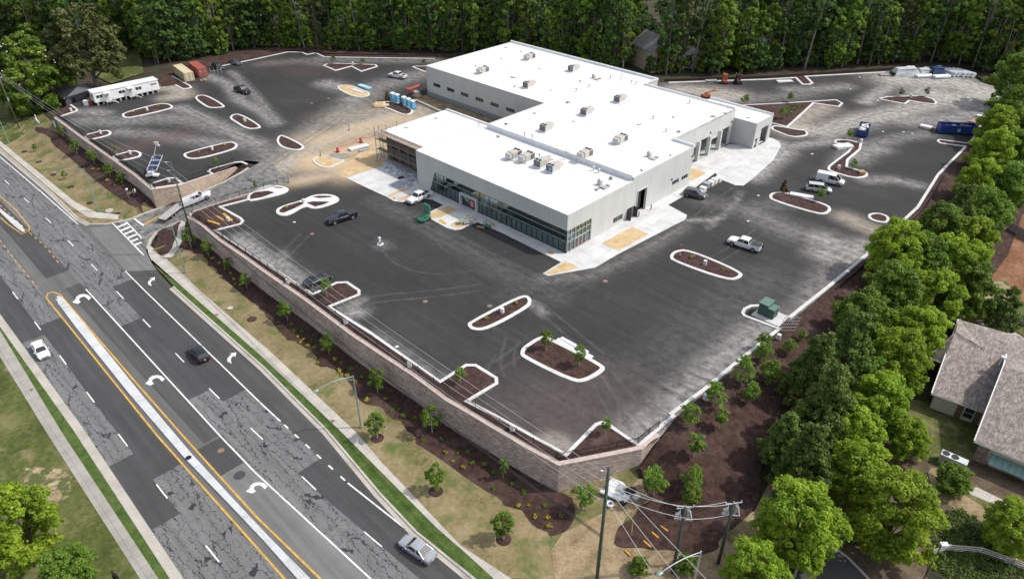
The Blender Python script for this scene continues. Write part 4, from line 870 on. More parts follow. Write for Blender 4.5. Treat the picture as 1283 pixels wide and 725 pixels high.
def retaining(name, pts3, label, th=.55, cap=True, body=M_BLOCK):
    """pts3: x, y, top, bottom along the outer face; the wall stands to the left of the walking direction"""
    xy = [(p[0], p[1]) for p in pts3]; inn = offset(xy, th, False); bm = new(); uvl = bm.loops.layers.uv.new('UVMap'); s = 0; S = [0]
    for i in range(1, len(xy)): s += (Vector(xy[i])-Vector(xy[i-1])).length; S.append(s)
    n = len(xy)
    def quad(vs, uvs):
        f = bm.faces.new([bm.verts.new(v) for v in vs])
        for l, u in zip(f.loops, uvs): l[uvl].uv = u
    for i in range(n-1):
        (x0, y0, t0, b0), (x1, y1, t1, b1) = pts3[i], pts3[i+1]; a, b = inn[i], inn[i+1]
        quad([(x0, y0, b0), (x1, y1, b1), (x1, y1, t1), (x0, y0, t0)], [(S[i], b0), (S[i+1], b1), (S[i+1], t1), (S[i], t0)])
        quad([(b[0], b[1], b1), (a[0], a[1], b0), (a[0], a[1], t0), (b[0], b[1], t1)], [(S[i+1], b1), (S[i], b0), (S[i], t0), (S[i+1], t1)])
        quad([(x0, y0, t0), (x1, y1, t1), (b[0], b[1], t1), (a[0], a[1], t0)], [(S[i], 0), (S[i+1], 0), (S[i+1], th), (S[i], th)])
    for i in (0, n-1):
        x0, y0, t0, b0 = pts3[i]; a = inn[i]; quad([(x0, y0, b0), (x0, y0, t0), (a[0], a[1], t0), (a[0], a[1], b0)], [(0, b0), (0, t0), (th, t0), (th, b0)])
    bmesh.ops.remove_doubles(bm, verts=bm.verts, dist=1e-4); bmesh.ops.recalc_face_normals(bm, faces=bm.faces)
    o = build(name, bm, body); tag(o, label, 'retaining wall')
    if cap:
        bm = new(); oo = offset(xy, -.06, False); ii = offset(xy, th+.03, False)
        for i in range(n-1):
            z0, z1 = pts3[i][2], pts3[i+1][2]
            vs = [bm.verts.new((*oo[i], z0+.004)), bm.verts.new((*oo[i+1], z1+.004)), bm.verts.new((*ii[i+1], z1+.004)), bm.verts.new((*ii[i], z0+.004))]
            vt = [bm.verts.new((v.co.x, v.co.y, v.co.z+.16)) for v in vs]
            bm.faces.new(vt); bm.faces.new(vs[::-1])
            for k in range(4): bm.faces.new((vs[k], vs[(k+1) % 4], vt[(k+1) % 4], vt[k]))
        bmesh.ops.remove_doubles(bm, verts=bm.verts, dist=1e-4); bmesh.ops.recalc_face_normals(bm, faces=bm.faces)
        build('cap', bm, M_CAP, o)
    return o
fr = [(*G(*p), -.05, -5.4) for p in WALL_FRONT]
RW1 = retaining('retaining_wall', fr, 'long split block retaining wall along the highway front')
retaining('retaining_wall', [(*G(*p), -.045, b) for p, b in (((700.2, 582.9), -5.4), ((720, 579.2), -5.3), ((770, 569.5), -4.6), ((804.8, 562.4), -3.6), ((819.8, 549.3), -2.2), ((827, 546.5), -1.6))], 'lit end of the retaining wall at the front corner')
retaining('retaining_wall', [(*G(*p), -.05, -5.2) for p in WALL_LEFT], 'dark retaining wall below the solar trailer')
M_BLOCK2 = block_mat('tan_split_face_block', ((.60, .46, .34), (.36, .27, .20), (.66, .53, .41)), rh=.32, bw=.66)
retaining('retaining_wall', [(*G(*p), t, b) for p, t, b in (((189.6, 238.1), -.045, -4.6), ((224.8, 233), -.045, -4.3), ((265.3, 219.3), -.045, -3.3), ((278, 214.2), -.2, -2.7), ((296, 205.5), -.9, -1.6))], 'tan retaining wall rising beside the entrance drive', body=M_BLOCK2)
retaining('retaining_wall', [(*G(*p), -.045, b) for p, b in (((347, 231.5), -.6), ((330, 236.6), -1.2), ((300, 245.6), -2), ((270, 254.6), -3), ((241, 264.6), -4.3), ((235.4, 272), -5))], 'retaining wall on the lot side of the entrance drive, seen from above')

# ================= black picket fences =================
M_BLACK = mat('black_metal', (.018, .018, .018), None, 3, .5, .2)
def fence(pl, z0, label, name='picket_fence', hgt=1.15, post=2.5, pick=.14, m=None, zf=None):
    m = m or M_BLACK; pl = resample(pl, post); root = empty(name, (*pl[0], z0), 0, label, 'fence'); o = Vector((pl[0][0], pl[0][1], z0))
    pm = None
    zz_ = (lambda p: z0) if zf is None else zf
    P = [Vector((p[0], p[1], zz_(p)))-o for p in pl]
    for i, p in enumerate(P):
        if pm is None:
            bm = new(); box(bm, (0, 0, hgt/2+.05), (.08, .08, hgt+.1)); box(bm, (0, 0, hgt+.12), (.11, .11, .05)); po = build('post', bm, m, root); pm = po.data
            po.location = p
        else:
            q = bpy.data.objects.new('post', pm); COL.objects.link(q); q.parent = root; q.location = p
    bm = new()
    for a, b in zip(P[:-1], P[1:]):
        for h in (.15, hgt-.16, hgt): beam(bm, a+Vector((0, 0, h)), b+Vector((0, 0, h)), .035, .04)
        L = (b-a).length; n = int(L/pick)
        for k in range(1, n):
            q = a.lerp(b, k/n); box(bm, (q.x, q.y, q.z+hgt/2+.05), (.02, .02, hgt))
    build('pickets', bm, m, root); return root
fl = offset(GL(WALL_FRONT), 1.0, False)
fence(fl, .02, 'long black picket fence on the front retaining wall')
fence(offset(GL([(699.8, 583), (720, 579.2), (804.8, 562.4), (819.8, 549.3), (832, 540)]), .9, False), .02, 'black picket fence round the front corner of the lot', pick=.16)
fence(offset(GL(WALL_LEFT), .9, False), .02, 'black picket fence on the left retaining wall')
fence(offset(GL([(189.6, 238.1), (224.8, 233), (265.3, 219.3), (278, 214.2), (296, 205.5)]), .9, False), .02, 'black picket fence above the tan drive wall', pick=.2)
fence(offset(GL([(347, 231.5), (330, 236.6), (300, 245.6), (270, 254.6), (241, 264.6)]), .4, False), .1, 'thin black fence beside the parked truck on the drive', pick=.22)
fence(offset(kr[:7], -.8, False)[1:4], -.1, 'short run of fence behind the front right kerb', pick=.3) if False else None
# silt fence / low dark wall outside the right kerb
bm = new()
for a, b in zip(offset(kr, -.9, False)[6:9], offset(kr, -.9, False)[7:10]): beam(bm, (*a, .1), (*b, .1), .06, .75)
tag(build('silt_fence', bm, mat('black_fabric', (.012, .012, .013), None, 2, .9)), 'black silt fence outside the right kerb of the lot', 'silt fence')
bm = new()
rr_ = GL([(1258, 111), (1232, 103), (1203, 84.3), (1100, 88.5), (960, 98), (832, 102)])
for a, b in zip(rr_[:-1], rr_[1:]): beam(bm, (*a, .25), (*b, .25), .08, .9)
tag(build('silt_fence', bm, mat('brown_fabric', (.05, .032, .026), None, 2, .9)), 'dark silt fence along the rear right forest edge', 'silt fence')
bm = new()
rr_ = GL([(545, 71.3), (470, 70.2), (408, 69), (380, 63)])
for a, b in zip(rr_[:-1], rr_[1:]): beam(bm, (*a, .25), (*b, .25), .08, .8)
tag(build('silt_fence', bm, MATS['brown_fabric']), 'dark silt fence along the rear left forest edge', 'silt fence')
# ================= the building =================
M_ROOF, nt, p = nodes_of('white_roof_membrane'); p.inputs['Roughness'].default_value = .6
v = coords(nt, 'object'); br = N(nt, 'ShaderNodeTexBrick', offset=.3); br.inputs['Scale'].default_value = 1; br.inputs['Brick Width'].default_value = 30; br.inputs['Row Height'].default_value = 3; br.inputs['Mortar Size'].default_value = .05
br.inputs['Color1'].default_value = (.78, .78, .78, 1); br.inputs['Color2'].default_value = (.745, .745, .75, 1); br.inputs['Mortar'].default_value = (.60, .60, .60, 1); nt.links.new(v, br.inputs['Vector'])
nt.links.new(mix(nt, ramp(nt, noise(nt, v, .11, 6, .65), [(.48, (0, 0, 0)), (.72, (.7, .7, .7))]), br.outputs['Color'], (.56, .56, .545)), p.inputs['Base Color'])
M_PANEL = mat('pale_metal_panel', (.54, .545, .515), (.50, .505, .48), .25, .55, space='object')
def seams(m, w_):
    nt = m.node_tree; p = nt.nodes['Principled BSDF']; v = coords(nt, 'object'); sp_ = N(nt, 'ShaderNodeSeparateXYZ'); nt.links.new(v, sp_.inputs[0]); u = mth(nt, 'ADD', sp_.outputs[0], sp_.outputs[1])
    f = mth(nt, 'LESS_THAN', mth(nt, 'FRACT', mth(nt, 'MULTIPLY', u, 1/w_)), .035); cb = N(nt, 'ShaderNodeCombineXYZ'); nt.links.new(mth(nt, 'MULTIPLY', u, .9), cb.inputs[0]); nt.links.new(mth(nt, 'MULTIPLY', sp_.outputs[2], .07), cb.inputs[2])
    old = p.inputs['Base Color'].links[0].from_socket; c = mix(nt, mth(nt, 'MULTIPLY', f, .22), old, (.25, .25, .24)); g = ramp(nt, noise(nt, cb.outputs[0], 1.0, 4, .6), [(.45, (0, 0, 0)), (.75, (.35, .35, .35))])
    nt.links.new(mix(nt, g, c, (.40, .40, .37)), p.inputs['Base Color'])
seams(M_PANEL, 3.4)
M_BASE = mat('grey_masonry_base', (.25, .26, .275), (.21, .22, .235), 1.5, .8)
M_SHEATH = mat('grey_sheathing', (.14, .135, .13), (.085, .08, .078), .8, .9)
M_FRAME = mat('aluminium_frame', (.50, .50, .49), None, 3, .4, .3)
M_DKFRAME = mat('dark_window_frame', (.05, .052, .055), None, 3, .5)
M_COPING = mat('pale_coping', (.66, .68, .69), None, 1, .5)
M_INT = mat('dark_interior', (.09, .088, .085), None, .5, .9)
M_FLOOR = mat('interior_floor', (.52, .55, .53), (.42, .45, .43), .4, .5)
M_PLY = mat('plywood_tan', (.42, .27, .15), (.30, .19, .11), .9, .8)
M_DRYW = mat('drywall', (.55, .54, .5), None, .8, .9)
def glass_mat(name, tint, rough=.03, gl=(.50, .68, .655), k=.34):
    m = bpy.data.materials.new(name); m.use_nodes = True; nt = m.node_tree; nt.nodes.clear()
    o = N(nt, 'ShaderNodeOutputMaterial'); t = N(nt, 'ShaderNodeBsdfTransparent'); t.inputs[0].default_value = c4(tint)
    g = N(nt, 'ShaderNodeBsdfGlossy'); g.inputs['Roughness'].default_value = rough; g.inputs['Color'].default_value = c4(gl)
    lw = N(nt, 'ShaderNodeLayerWeight'); lw.inputs['Blend'].default_value = .35; mx = N(nt, 'ShaderNodeMixShader')
    f = mth(nt, 'ADD', mth(nt, 'MULTIPLY', lw.outputs['Fresnel'], .7), k, True)
    nt.links.new(f, mx.inputs[0]); nt.links.new(t.outputs[0], mx.inputs[1]); nt.links.new(g.outputs[0], mx.inputs[2]); nt.links.new(mx.outputs[0], o.inputs['Surface']); return m
M_GLASS = glass_mat('tinted_glass', (.60, .73, .70))
M_PANE = mat('dark_pane', (.035, .045, .047), (.02, .026, .028), .6, .08, spec=.8)

BLD = empty('commercial_building', (BC[0], BC[1], .0), BROT, 'long flat roofed grey commercial building with glass front and white roof', 'building')
def panel(name, axis, at, th, u0, u1, z0, z1, openings, m, parent=None):
    """wall panel in a plane (axis 'x': plane x=at, running in y; 'y': plane y=at, running in x) with real openings"""
    us = sorted({u0, u1, *[o[0] for o in openings], *[o[1] for o in openings]}); zs = sorted({z0, z1, *[o[2] for o in openings], *[o[3] for o in openings]})
    us = [u for u in us if u0 <= u <= u1]; zs = [z for z in zs if z0 <= z <= z1]
    bm = new(); vt = {}
    def v(u, z):
        if (u, z) not in vt: vt[(u, z)] = bm.verts.new((at, u, z) if axis == 'x' else (u, at, z))
        return vt[(u, z)]
    for a, b in zip(us[:-1], us[1:]):
        for c, d in zip(zs[:-1], zs[1:]):
            mu, mz = (a+b)/2, (c+d)/2
            if any(o[0] < mu < o[1] and o[2] < mz < o[3] for o in openings): continue
            bm.faces.new((v(a, c), v(b, c), v(b, d), v(a, d)))
    r = bmesh.ops.extrude_face_region(bm, geom=bm.faces[:]); dv = Vector((th, 0, 0)) if axis == 'x' else Vector((0, th, 0))
    for g in r['geom']:
        if isinstance(g, bmesh.types.BMVert): g.co += dv
    bmesh.ops.recalc_face_normals(bm, faces=bm.faces)
    return build(name, bm, m, parent or BLD)
def roof(name, x0, x1, y0, y1, z, par=.35, sides='', parz=.45):
    bm = new(); box(bm, ((x0+x1)/2, (y0+y1)/2, z-.15), (x1-x0, y1-y0, .3)); o = build(name, bm, M_ROOF, BLD); return o
def parapet(x0, y0, x1, y1, z0, z1, th=.35, m=None):
    bm = new(); beam(bm, (x0, y0, (z0+z1)/2), (x1, y1, (z0+z1)/2), th, z1-z0); o = build('parapet', bm, m or M_ROOF, BLD)
    bm = new(); beam(bm, (x0, y0, z1+.03), (x1, y1, z1+.03), th+.06, .06); build('coping', bm, M_COPING, o); return o
# --- front block ---
H1, H2, H3, H4 = 7.83, 8.5, 8.3, 6.28
bm = new()
pts = [(-41.26, 0), (-37.45, 0), (-35.5, 4.7), (0, 4.72), (0, H1), (-41.26, H1)]
a = [bm.verts.new((x, 0, z)) for x, z in pts]; b = [bm.verts.new((x, .35, z)) for x, z in pts]
n = len(pts)
for i in range(n): bm.faces.new((a[i], a[(i+1) % n], b[(i+1) % n], b[i]))
bm.faces.new(a[::-1]); bm.faces.new(b); bmesh.ops.recalc_face_normals(bm, faces=bm.faces); bmesh.ops.triangulate(bm, faces=[f for f in bm.faces if len(f.verts) > 4])
build('front_wall', bm, M_PANEL, BLD)
panel('side_wall', 'x', -.35, .35, .352, 40.3, 0, H1, [(.352, 6.97, 0, 4.72), (13.7, 16.7, .75, 1.95), (18.1, 20.2, 0, 2.3), (21.1, 24.1, 0, 5.0), (33.4, 35.9, 1.95, 2.95), (36.95, 39.35, 1.9, 2.85)], M_PANEL)
panel('side_wall', 'x', -.35, .35, 19.3, 40.3, H1, H2, [], M_PANEL)
panel('side_wall', 'x', -41.26, .35, .352, 19.3, 0, H1, [], M_PANEL)
roof('roof', -40.9, -.36, .36, 19.2, H1-.12)
for (x0, y0, x1, y1) in ((-41.1, .17, -.16, .17), (-.17, .36, -.17, 19.1), (-41.09, .36, -41.09, 19.1)):
    bm = new(); beam(bm, (x0, y0, H1+.03), (x1, y1, H1+.03), .42, .05); build('coping', bm, M_COPING, BLD)
# step up to the middle block
panel('step_wall', 'y', 19.2, .3, -39.9, -.36, H1-.4, H2+.35, [], M_COPING)
# --- middle block ---
roof('roof', -39.9, -5.4, 19.52, 66.4, H2-.05); roof('roof', -5.38, -.36, 19.52, 40.3, H2-.05)
panel('left_wall', 'x', -39.95, .3, 19.5, 38.8, 3, H2+.1, [], M_PANEL)
parapet(-5.2, 40.2, -.05, 40.2, H2-.1, H2+.45, .3)
panel('end_wall', 'y', 40.02, .3, -5.4, -.35, 0, H2-.05, [], M_PANEL)
BAYS = [(43.6, 47.4, .13, 4.75), (48.3, 51.5, .13, 4.75), (52.3, 55.9, .13, 4.75), (57.0, 60.6, .13, 4.75), (61.8, 65.3, .13, 4.7)]
panel('bay_wall', 'x', -5.75, .35, 40.35, 66.8, 0, H2-.02, BAYS, M_PANEL)
parapet(-31.2, 66.5, -14.7, 66.5, H2-.1, H2+.35, .3); parapet(-14.6, 66.5, -5.4, 66.5, H2-.1, H2+.3, .3)
panel('rear_wall', 'y', 66.6, .3, -39.9, -5.4, 0, H2-.3, [], M_PANEL)
# bay interiors
bm = new(); box(bm, (-13, 53.5, .08), (14.4, 26, .1)); build('bay_floor', bm, M_FLOOR, BLD)
bm = new(); box(bm, (-20.3, 53.5, 4), (.2, 26, 8)); build('partition', bm, M_INT, BLD)
for y in (47.9, 51.9, 56.45, 61.2):
    bm = new(); box(bm, (-5.4, y, 2.42), (.8, .62, 4.7)); build('pier', bm, M_PANEL, BLD)
for (y0, y1, z0) in ((57.05, 60.55, 3.4), (43.65, 47.35, 2.8), (48.35, 51.45, 3.6)):
    o = None; bm = new(); box(bm, (-5.62, (y0+y1)/2, (z0+4.72)/2), (.08, y1-y0, 4.72-z0))
    for k in range(1, 4): box(bm, (-5.57, (y0+y1)/2, z0+k*(4.72-z0)/4), (.06, y1-y0, .05))
    build('overhead_door', bm, M_DRYW, BLD)
# --- rear block ---
W3 = [(-81.1, -78.2), (-75.55, -72.6), (-70, -67), (-64.3, -61.4), (-58.75, -55.8), (-53.15, -50.15), (-47.6, -44.6)]
panel('courtyard_wall', 'y', 38.87, .35, -83.9, -40, 1.3, H3, [(a, b, 3.35, 4.28) for a, b in W3], M_PANEL)
panel('base_course', 'y', 38.80, .42, -83.97, -40, 0, 1.3, [], M_BASE)
panel('end_wall', 'x', -83.9, .35, 39.22, 72.4, 0, H3, [], M_PANEL); panel('rear_wall', 'y', 72.1, .35, -83.55, -31, 0, H3, [], M_PANEL); panel('end_wall', 'x', -31.3, .35, 66.8, 72.1, 0, H3+.2, [], M_PANEL)
roof('roof', -83.5, -40.02, 39.2, 72.1, H3-.02); roof('roof', -40, -31.3, 66.9, 72.1, H3-.02)
parapet(-83.9, 72.3, -30.9, 72.3, H3-.1, H3+.5, .4); parapet(-31.1, 66.9, -31.1, 72.0, H3-.1, H3+.45, .3)
for (x0, y0, x1, y1) in ((-83.9, 39.05, -40, 39.05), (-83.72, 39.3, -83.72, 72)):
    bm = new(); beam(bm, (x0, y0, H3+.03), (x1, y1, H3+.03), .42, .05); build('coping', bm, M_COPING, BLD)
bm = new(); box(bm, (-61.8, 41.5, 2.6), (43, .1, 5)); build('partition', bm, M_INT, BLD)
def window(axis, at, u0, u1, z0, z1, n, fm, depth=.12):
    bm = new(); c = .07
    def bx(a, b, p, q): box(bm, ((at, (a+b)/2, (p+q)/2) if axis == 'x' else ((a+b)/2, at, (p+q)/2)), ((depth, b-a, q-p) if axis == 'x' else (b-a, depth, q-p)))
    bx(u0, u1, z0, z0+c); bx(u0, u1, z1-c, z1); bx(u0, u0+c, z0+c, z1-c); bx(u1-c, u1, z0+c, z1-c)
    for k in range(1, n): u = u0+(u1-u0)*k/n; bx(u-c/2, u+c/2, z0+c, z1-c)
    o = build('window', bm, fm, BLD); bm = new()
    box(bm, ((at, (u0+u1)/2, (z0+z1)/2) if axis == 'x' else ((u0+u1)/2, at, (z0+z1)/2)), ((.02, u1-u0-.1, z1-z0-.1) if axis == 'x' else (u1-u0-.1, .02, z1-z0-.1)))
    build('pane', bm, M_PANE, o); return o
for a, b in W3: window('y', 38.97, a, b, 3.35, 4.28, 2, M_DKFRAME)
window('x', -.12, 13.7, 16.7, .75, 1.95, 2, M_FRAME); window('x', -.12, 33.4, 35.9, 1.95, 2.95, 3, M_FRAME); window('x', -.12, 36.95, 39.35, 1.9, 2.85, 3, M_FRAME)
# --- end block ---
panel('end_block_wall', 'y', 66.9, .35, -5.4, .35, 0, H4, [], mat('shaded_metal_panel', (.44, .445, .43), None, .3, .55))  # wall turned from the sun: its shade is painted in as a darker panel colour
panel('end_block_wall', 'x', 0, .35, 67.25, 75.0, 0, H4, [(67.7, 68.9, .13, 2.35), (69.9, 73.5, .13, 4.3)], M_PANEL)
panel('end_block_wall', 'y', 74.7, .3, -16.7, 0, 0, H4, [], M_PANEL); panel('end_block_wall', 'x', -16.7, .3, 66.95, 74.7, 0, H4, [], M_PANEL)
roof('roof', -16.4, -.02, 67.26, 74.7, H4-.02); parapet(-16.7, 74.85, .33, 74.85, H4-.1, H4+.35, .3)
bm = new(); box(bm, (-6, 71, 3), (.2, 7, 6)); build('partition', bm, M_INT, BLD)
bm = new(); box(bm, (.22, 69.85, 2.2), (.3, .25, 4.3)); box(bm, (.22, 73.6, 2.2), (.3, .25, 4.3)); build('door_jamb', bm, M_DRYW, BLD)
# --- low wing under construction ---
HW = 6.7
roof('wing_roof', -57, -41.3, 3.75, 22.6, HW)
bm = new(); beam(bm, (-57, 3.95, HW+.08), (-41.4, 3.95, HW+.08), .3, .16); beam(bm, (-56.85, 4, HW+.08), (-56.85, 22.5, HW+.08), .3, .16); beam(bm, (-57, 22.5, HW+.2), (-41.4, 22.5, HW+.2), .3, .4); build('parapet', bm, M_ROOF, BLD)
OPW = [(-55.6, -53.2, .2, 2.3), (-52.6, -50.2, .2, 2.3), (-49.2, -46.6, .2, 2.3), (-45.8, -42.6, .2, 2.3), (-55.4, -53, 3.1, 4.6), (-52.4, -50, 3.1, 4.6), (-49.2, -46.8, 3.1, 4.6), (-46, -42.8, 3.1, 4.6)]
panel('unfinished_wall', 'y', 4.1, .25, -56.9, -41.3, 0, HW-.3, OPW, M_SHEATH); panel('unfinished_wall', 'x', -57, .25, 4.36, 22.4, 0, HW-.3, [], M_SHEATH); panel('unfinished_wall', 'y', 22.4, .25, -56.7, -41.3, 0, HW-.3, [], M_SHEATH)
bm = new(); box(bm, (-49, 7.5, 3), (14.5, .1, 6)); build('partition', bm, M_INT, BLD)
bm = new(); beam(bm, (-57.1, 3.75, HW-.42), (-41.3, 3.75, HW-.42), .5, .5); build('fascia_frame', bm, M_PLY, BLD)
# --- the glass front ---
ML = mat('pale_mullion', (.42, .45, .44), None, 3, .4, .4)
DM = mat('dark_mullion', (.06, .08, .08), None, 3, .4, .3)
def slantx(z): return -37.45+1.95*z/4.7
bm = new(); q = [bm.verts.new(p) for p in ((slantx(.13)+.05, .16, .13), (-27.7, .16, .13), (-27.7, .16, 2.9), (-23.1, .16, 2.9), (-23.1, .16, .13), (-.2, .16, .13), (-.2, .16, 4.68), (slantx(4.68)+.05, .16, 4.68))]
bm.faces.new(q); bmesh.ops.triangulate(bm, faces=bm.faces[:]); gl = build('front_glazing', bm, M_GLASS, BLD)
bm = new()
for z in (2.45, 3.65): beam(bm, (slantx(z)+.1, .1, z), (-.1, .1, z), .12, .09)
build('mullion', bm, ML, gl)
bm = new(); x = -36.3
while x < -.4:
    if not (-27.8 < x < -23.0): beam(bm, (max(x, slantx(.2)), .1, .14), (x, .1, 2.42), .06, .06)
    else: pass
    x += 1.32
x = -35.6
while x < -.4: beam(bm, (x, .1, 2.5), (x, .1, 4.66), .06, .06); x += 2.64
beam(bm, (slantx(.1), .1, .16), (-27.8, .1, .16), .1, .1); beam(bm, (-23, .1, .16), (-.1, .1, .16), .1, .1); beam(bm, (slantx(4.62), .1, 4.62), (-.1, .1, 4.62), .1, .1)
box(bm, (-.1, .1, 2.4), (.14, .14, 4.55)); build('mullion', bm, DM, gl)
bm = new(); q = [bm.verts.new(p) for p in ((-.16, .2, .13), (-.16, 6.9, .13), (-.16, 6.9, 4.68), (-.16, .2, 4.68))]; bm.faces.new(q); g2 = build('side_glazing', bm, M_GLASS, BLD)
bm = new()
for z in (2.3, 3.55, 4.64, .17): beam(bm, (-.08, .2, z), (-.08, 6.9, z), .1, .09)
for y in (.25, 1.2, 2.35, 3.4, 4.45, 5.5, 6.85): beam(bm, (-.08, y, .2), (-.08, y, 4.6), .09, .09)
build('mullion', bm, M_FRAME, g2)
for y in (2.9, 3.95, 5.0):
    bm = new(); box(bm, (-.02, y, 1.2), (.06, .95, 2.1)); o = build('entrance_door', bm, M_FRAME, BLD)
    bm = new(); box(bm, (.02, y, 1.25), (.03, .72, 1.8)); build('pane', bm, M_PANE, o)
    bm = new(); box(bm, (.045, y, 1.05), (.02, .5, .3)); build('red_sticker', bm, mat('red_sticker', (.42, .03, .04), None, 2, .6), o)
# portal
bm = new(); M_PORT = mat('white_portal', (.52, .53, .52), None, 1, .5)
box(bm, (-27.7, -.1, 1.5), (.3, .6, 2.8)); box(bm, (-23.1, -.1, 1.5), (.3, .6, 2.8)); box(bm, (-25.4, -.1, 2.76), (4.3, .6, .28)); po = build('entrance_portal', bm, M_PORT, BLD)
bm = new(); box(bm, (-25.4, .3, 1.35), (4.25, .06, 2.5)); build('doorway', bm, M_PANE, po)
bm = new(); bar(bm, (-24.55, .05, 1.35), (-24.55, .2, 1.35), 1.0, None, 20); build('round_sign', bm, mat('red_vinyl', (.22, .025, .04), (.14, .02, .03), 1, .6), po)
bm = new()
for k in range(7):
    a = k*.9; bar(bm, (-24.55+.38*math.cos(a)*(.5+.1*k % 1), .0, 1.35+.42*math.sin(a)), (-24.55+.38*math.cos(a)*(.5+.1*k % 1), .045, 1.35+.42*math.sin(a)), .22, None, 8)
build('pale_emblem', bm, mat('pale_pink', (.5, .36, .38), None, 1, .7), po)
# interior of the showroom
bm = new(); box(bm, (-20.5, 9.6, .08), (40, 18.2, .1)); build('showroom_floor', bm, M_FLOOR, BLD)
bm = new(); box(bm, (-20.5, 15.0, 3.6), (40, .2, 7)); build('partition', bm, M_DRYW, BLD)
bm = new(); box(bm, (-33, 5.2, 3.3), (5, 2.4, 2.2)); box(bm, (-15.5, 5.0, 3.2), (9.5, 1.2, 2.4)); box(bm, (-7, 6.5, 2.6), (2.5, 2.5, 5)); build('plywood_box', bm, M_PLY, BLD)
bm = new(); box(bm, (-28, 7, 4.1), (7, 3, .3)); box(bm, (-10, 8.5, 2.6), (14, .3, 1)); build('interior_beam', bm, M_INT, BLD)
# side doors
bm = new(); box(bm, (-1.2, 22.6, 2.5), (.15, 3, 4.9)); build('dark_backing', bm, M_INT, BLD)
bm = new(); box(bm, (.03, 21.04, 2.5), (.2, .14, 5.0)); box(bm, (.03, 24.16, 2.5), (.2, .14, 5.0)); box(bm, (.03, 22.6, 5.07), (.2, 3.26, .14)); build('door_frame', bm, M_DRYW, BLD)
for s, y in ((-1, 18.12), (1, 20.18)):
    bm = new(); box(bm, (.5, y+s*.03, 1.2), (1.0, .07, 2.15)); build('open_door', bm, M_DKFRAME, BLD)
bm = new(); box(bm, (-.7, 19.15, 1.2), (.1, 2.0, 2.2)); build('dark_backing', bm, M_INT, BLD)
for y in (20.6, 24.7):
    bm = new(); bar(bm, (1.1, y, .1), (1.1, y, 1.25), .11, None, 10); sphere(bm, (1.1, y, 1.25), (.11, .11, .06), 10, 5); tag(build('bollard', bm, M_DKFRAME, None, True, (BC[0], BC[1], 0), BROT), 'dark steel bollard left of the tall open doorway' if y < 22 else 'dark steel bollard right of the tall open doorway', 'bollard')
for y, z, x in ((40.0, 6.5, .02), (56.5, 5.5, -5.38), (65.8, 5.6, -5.38), (33.0, 3.6, .02)):
    bm = new(); box(bm, (x, y, z), (.22, .35, .35)); build('wall_light', bm, M_BLACK, BLD)

# ================= things on the roofs =================
M_UNIT = mat('beige_sheet_metal', (.47, .44, .40), (.40, .375, .34), 1.2, .6)
M_GRILL = mat('grey_grille', (.16, .165, .17), (.09, .093, .097), 9, .6, .4)
def hvac():
    r = empty('rooftop_unit', (0, 0, 0)); bm = new(); box(bm, (0, .1, .86), (1.55, 2.3, 1.22)); bevel(bm, .04, 1); build('cabinet', bm, M_UNIT, r)
    bm = new(); box(bm, (0, .1, .12), (1.7, 2.5, .24)); build('kerb_base', bm, M_ROOF, r)
    bm = new(); box(bm, (0, -1.08, .86), (1.5, .1, 1.15)); box(bm, (-.79, -.55, .86), (.06, 1.0, 1.0)); build('coil_grille', bm, M_GRILL, r)
    bm = new(); box(bm, (0, 1.55, .95), (1.3, .7, .75)); build('intake_hood', bm, M_UNIT, r)
    for s in (-.38, .38):
        bm = new(); bar(bm, (s, -.6, 1.47), (s, -.6, 1.55), .31, None, 14); build('fan', bm, M_BLACK, r)
    return r
U = [((606, 91), H3, 'beige rooftop unit alone near the courtyard edge of the rear roof', 1), ((664.4, 74), H3, 'beige rooftop unit closest to the back corner of the rear roof', 1), ((662, 109.5), H3, 'beige rooftop unit in the middle of the rear roof', 0),
     ((718, 89), H3, 'beige rooftop unit with a blue tag on the rear roof', 0), ((776, 127.5), H2, 'beige rooftop unit furthest back on the middle roof', 0), ((734.5, 143.5), H2, 'beige rooftop unit second from the back of the middle roof', 0),
     ((684, 163.5), H2, 'beige rooftop unit beside the round roof vents', 0), ((778, 178), H2, 'beige rooftop unit nearest the bay recess', 1), ((734, 196.5), H2, 'beige rooftop unit beside the hooped roof ladder', 1),
     ((645, 197), H1, 'leftmost of the four rooftop units on the front roof', 1), ((661, 200.5), H1, 'second from left of the four units on the front roof', 1), ((677.5, 208), H1, 'third from left of the four units on the front roof', 0), ((693, 214), H1, 'rightmost of the four units on the front roof, with a blue label', 0)]
u0 = hvac()
for i, (p, z, l, flip) in enumerate(U):
    x, y = G(*p, z); o = u0 if i == 0 else dup(u0, None, 0)
    o.location = (x, y, z-.02); o.rotation_euler.z = BROT+(math.pi if flip else 0); o.scale = (1.1, 1.1, 1.05); o['label'] = l; o['category'] = 'air conditioner'; o['group'] = 'rooftop units'
    if 'blue' in l:
        bm = new(); box(bm, (.3, -1.16, .8), (.5, .04, .7)); build('blue_tag', bm, mat('blue_tag', (.12, .32, .62), None, 2, .6), o)
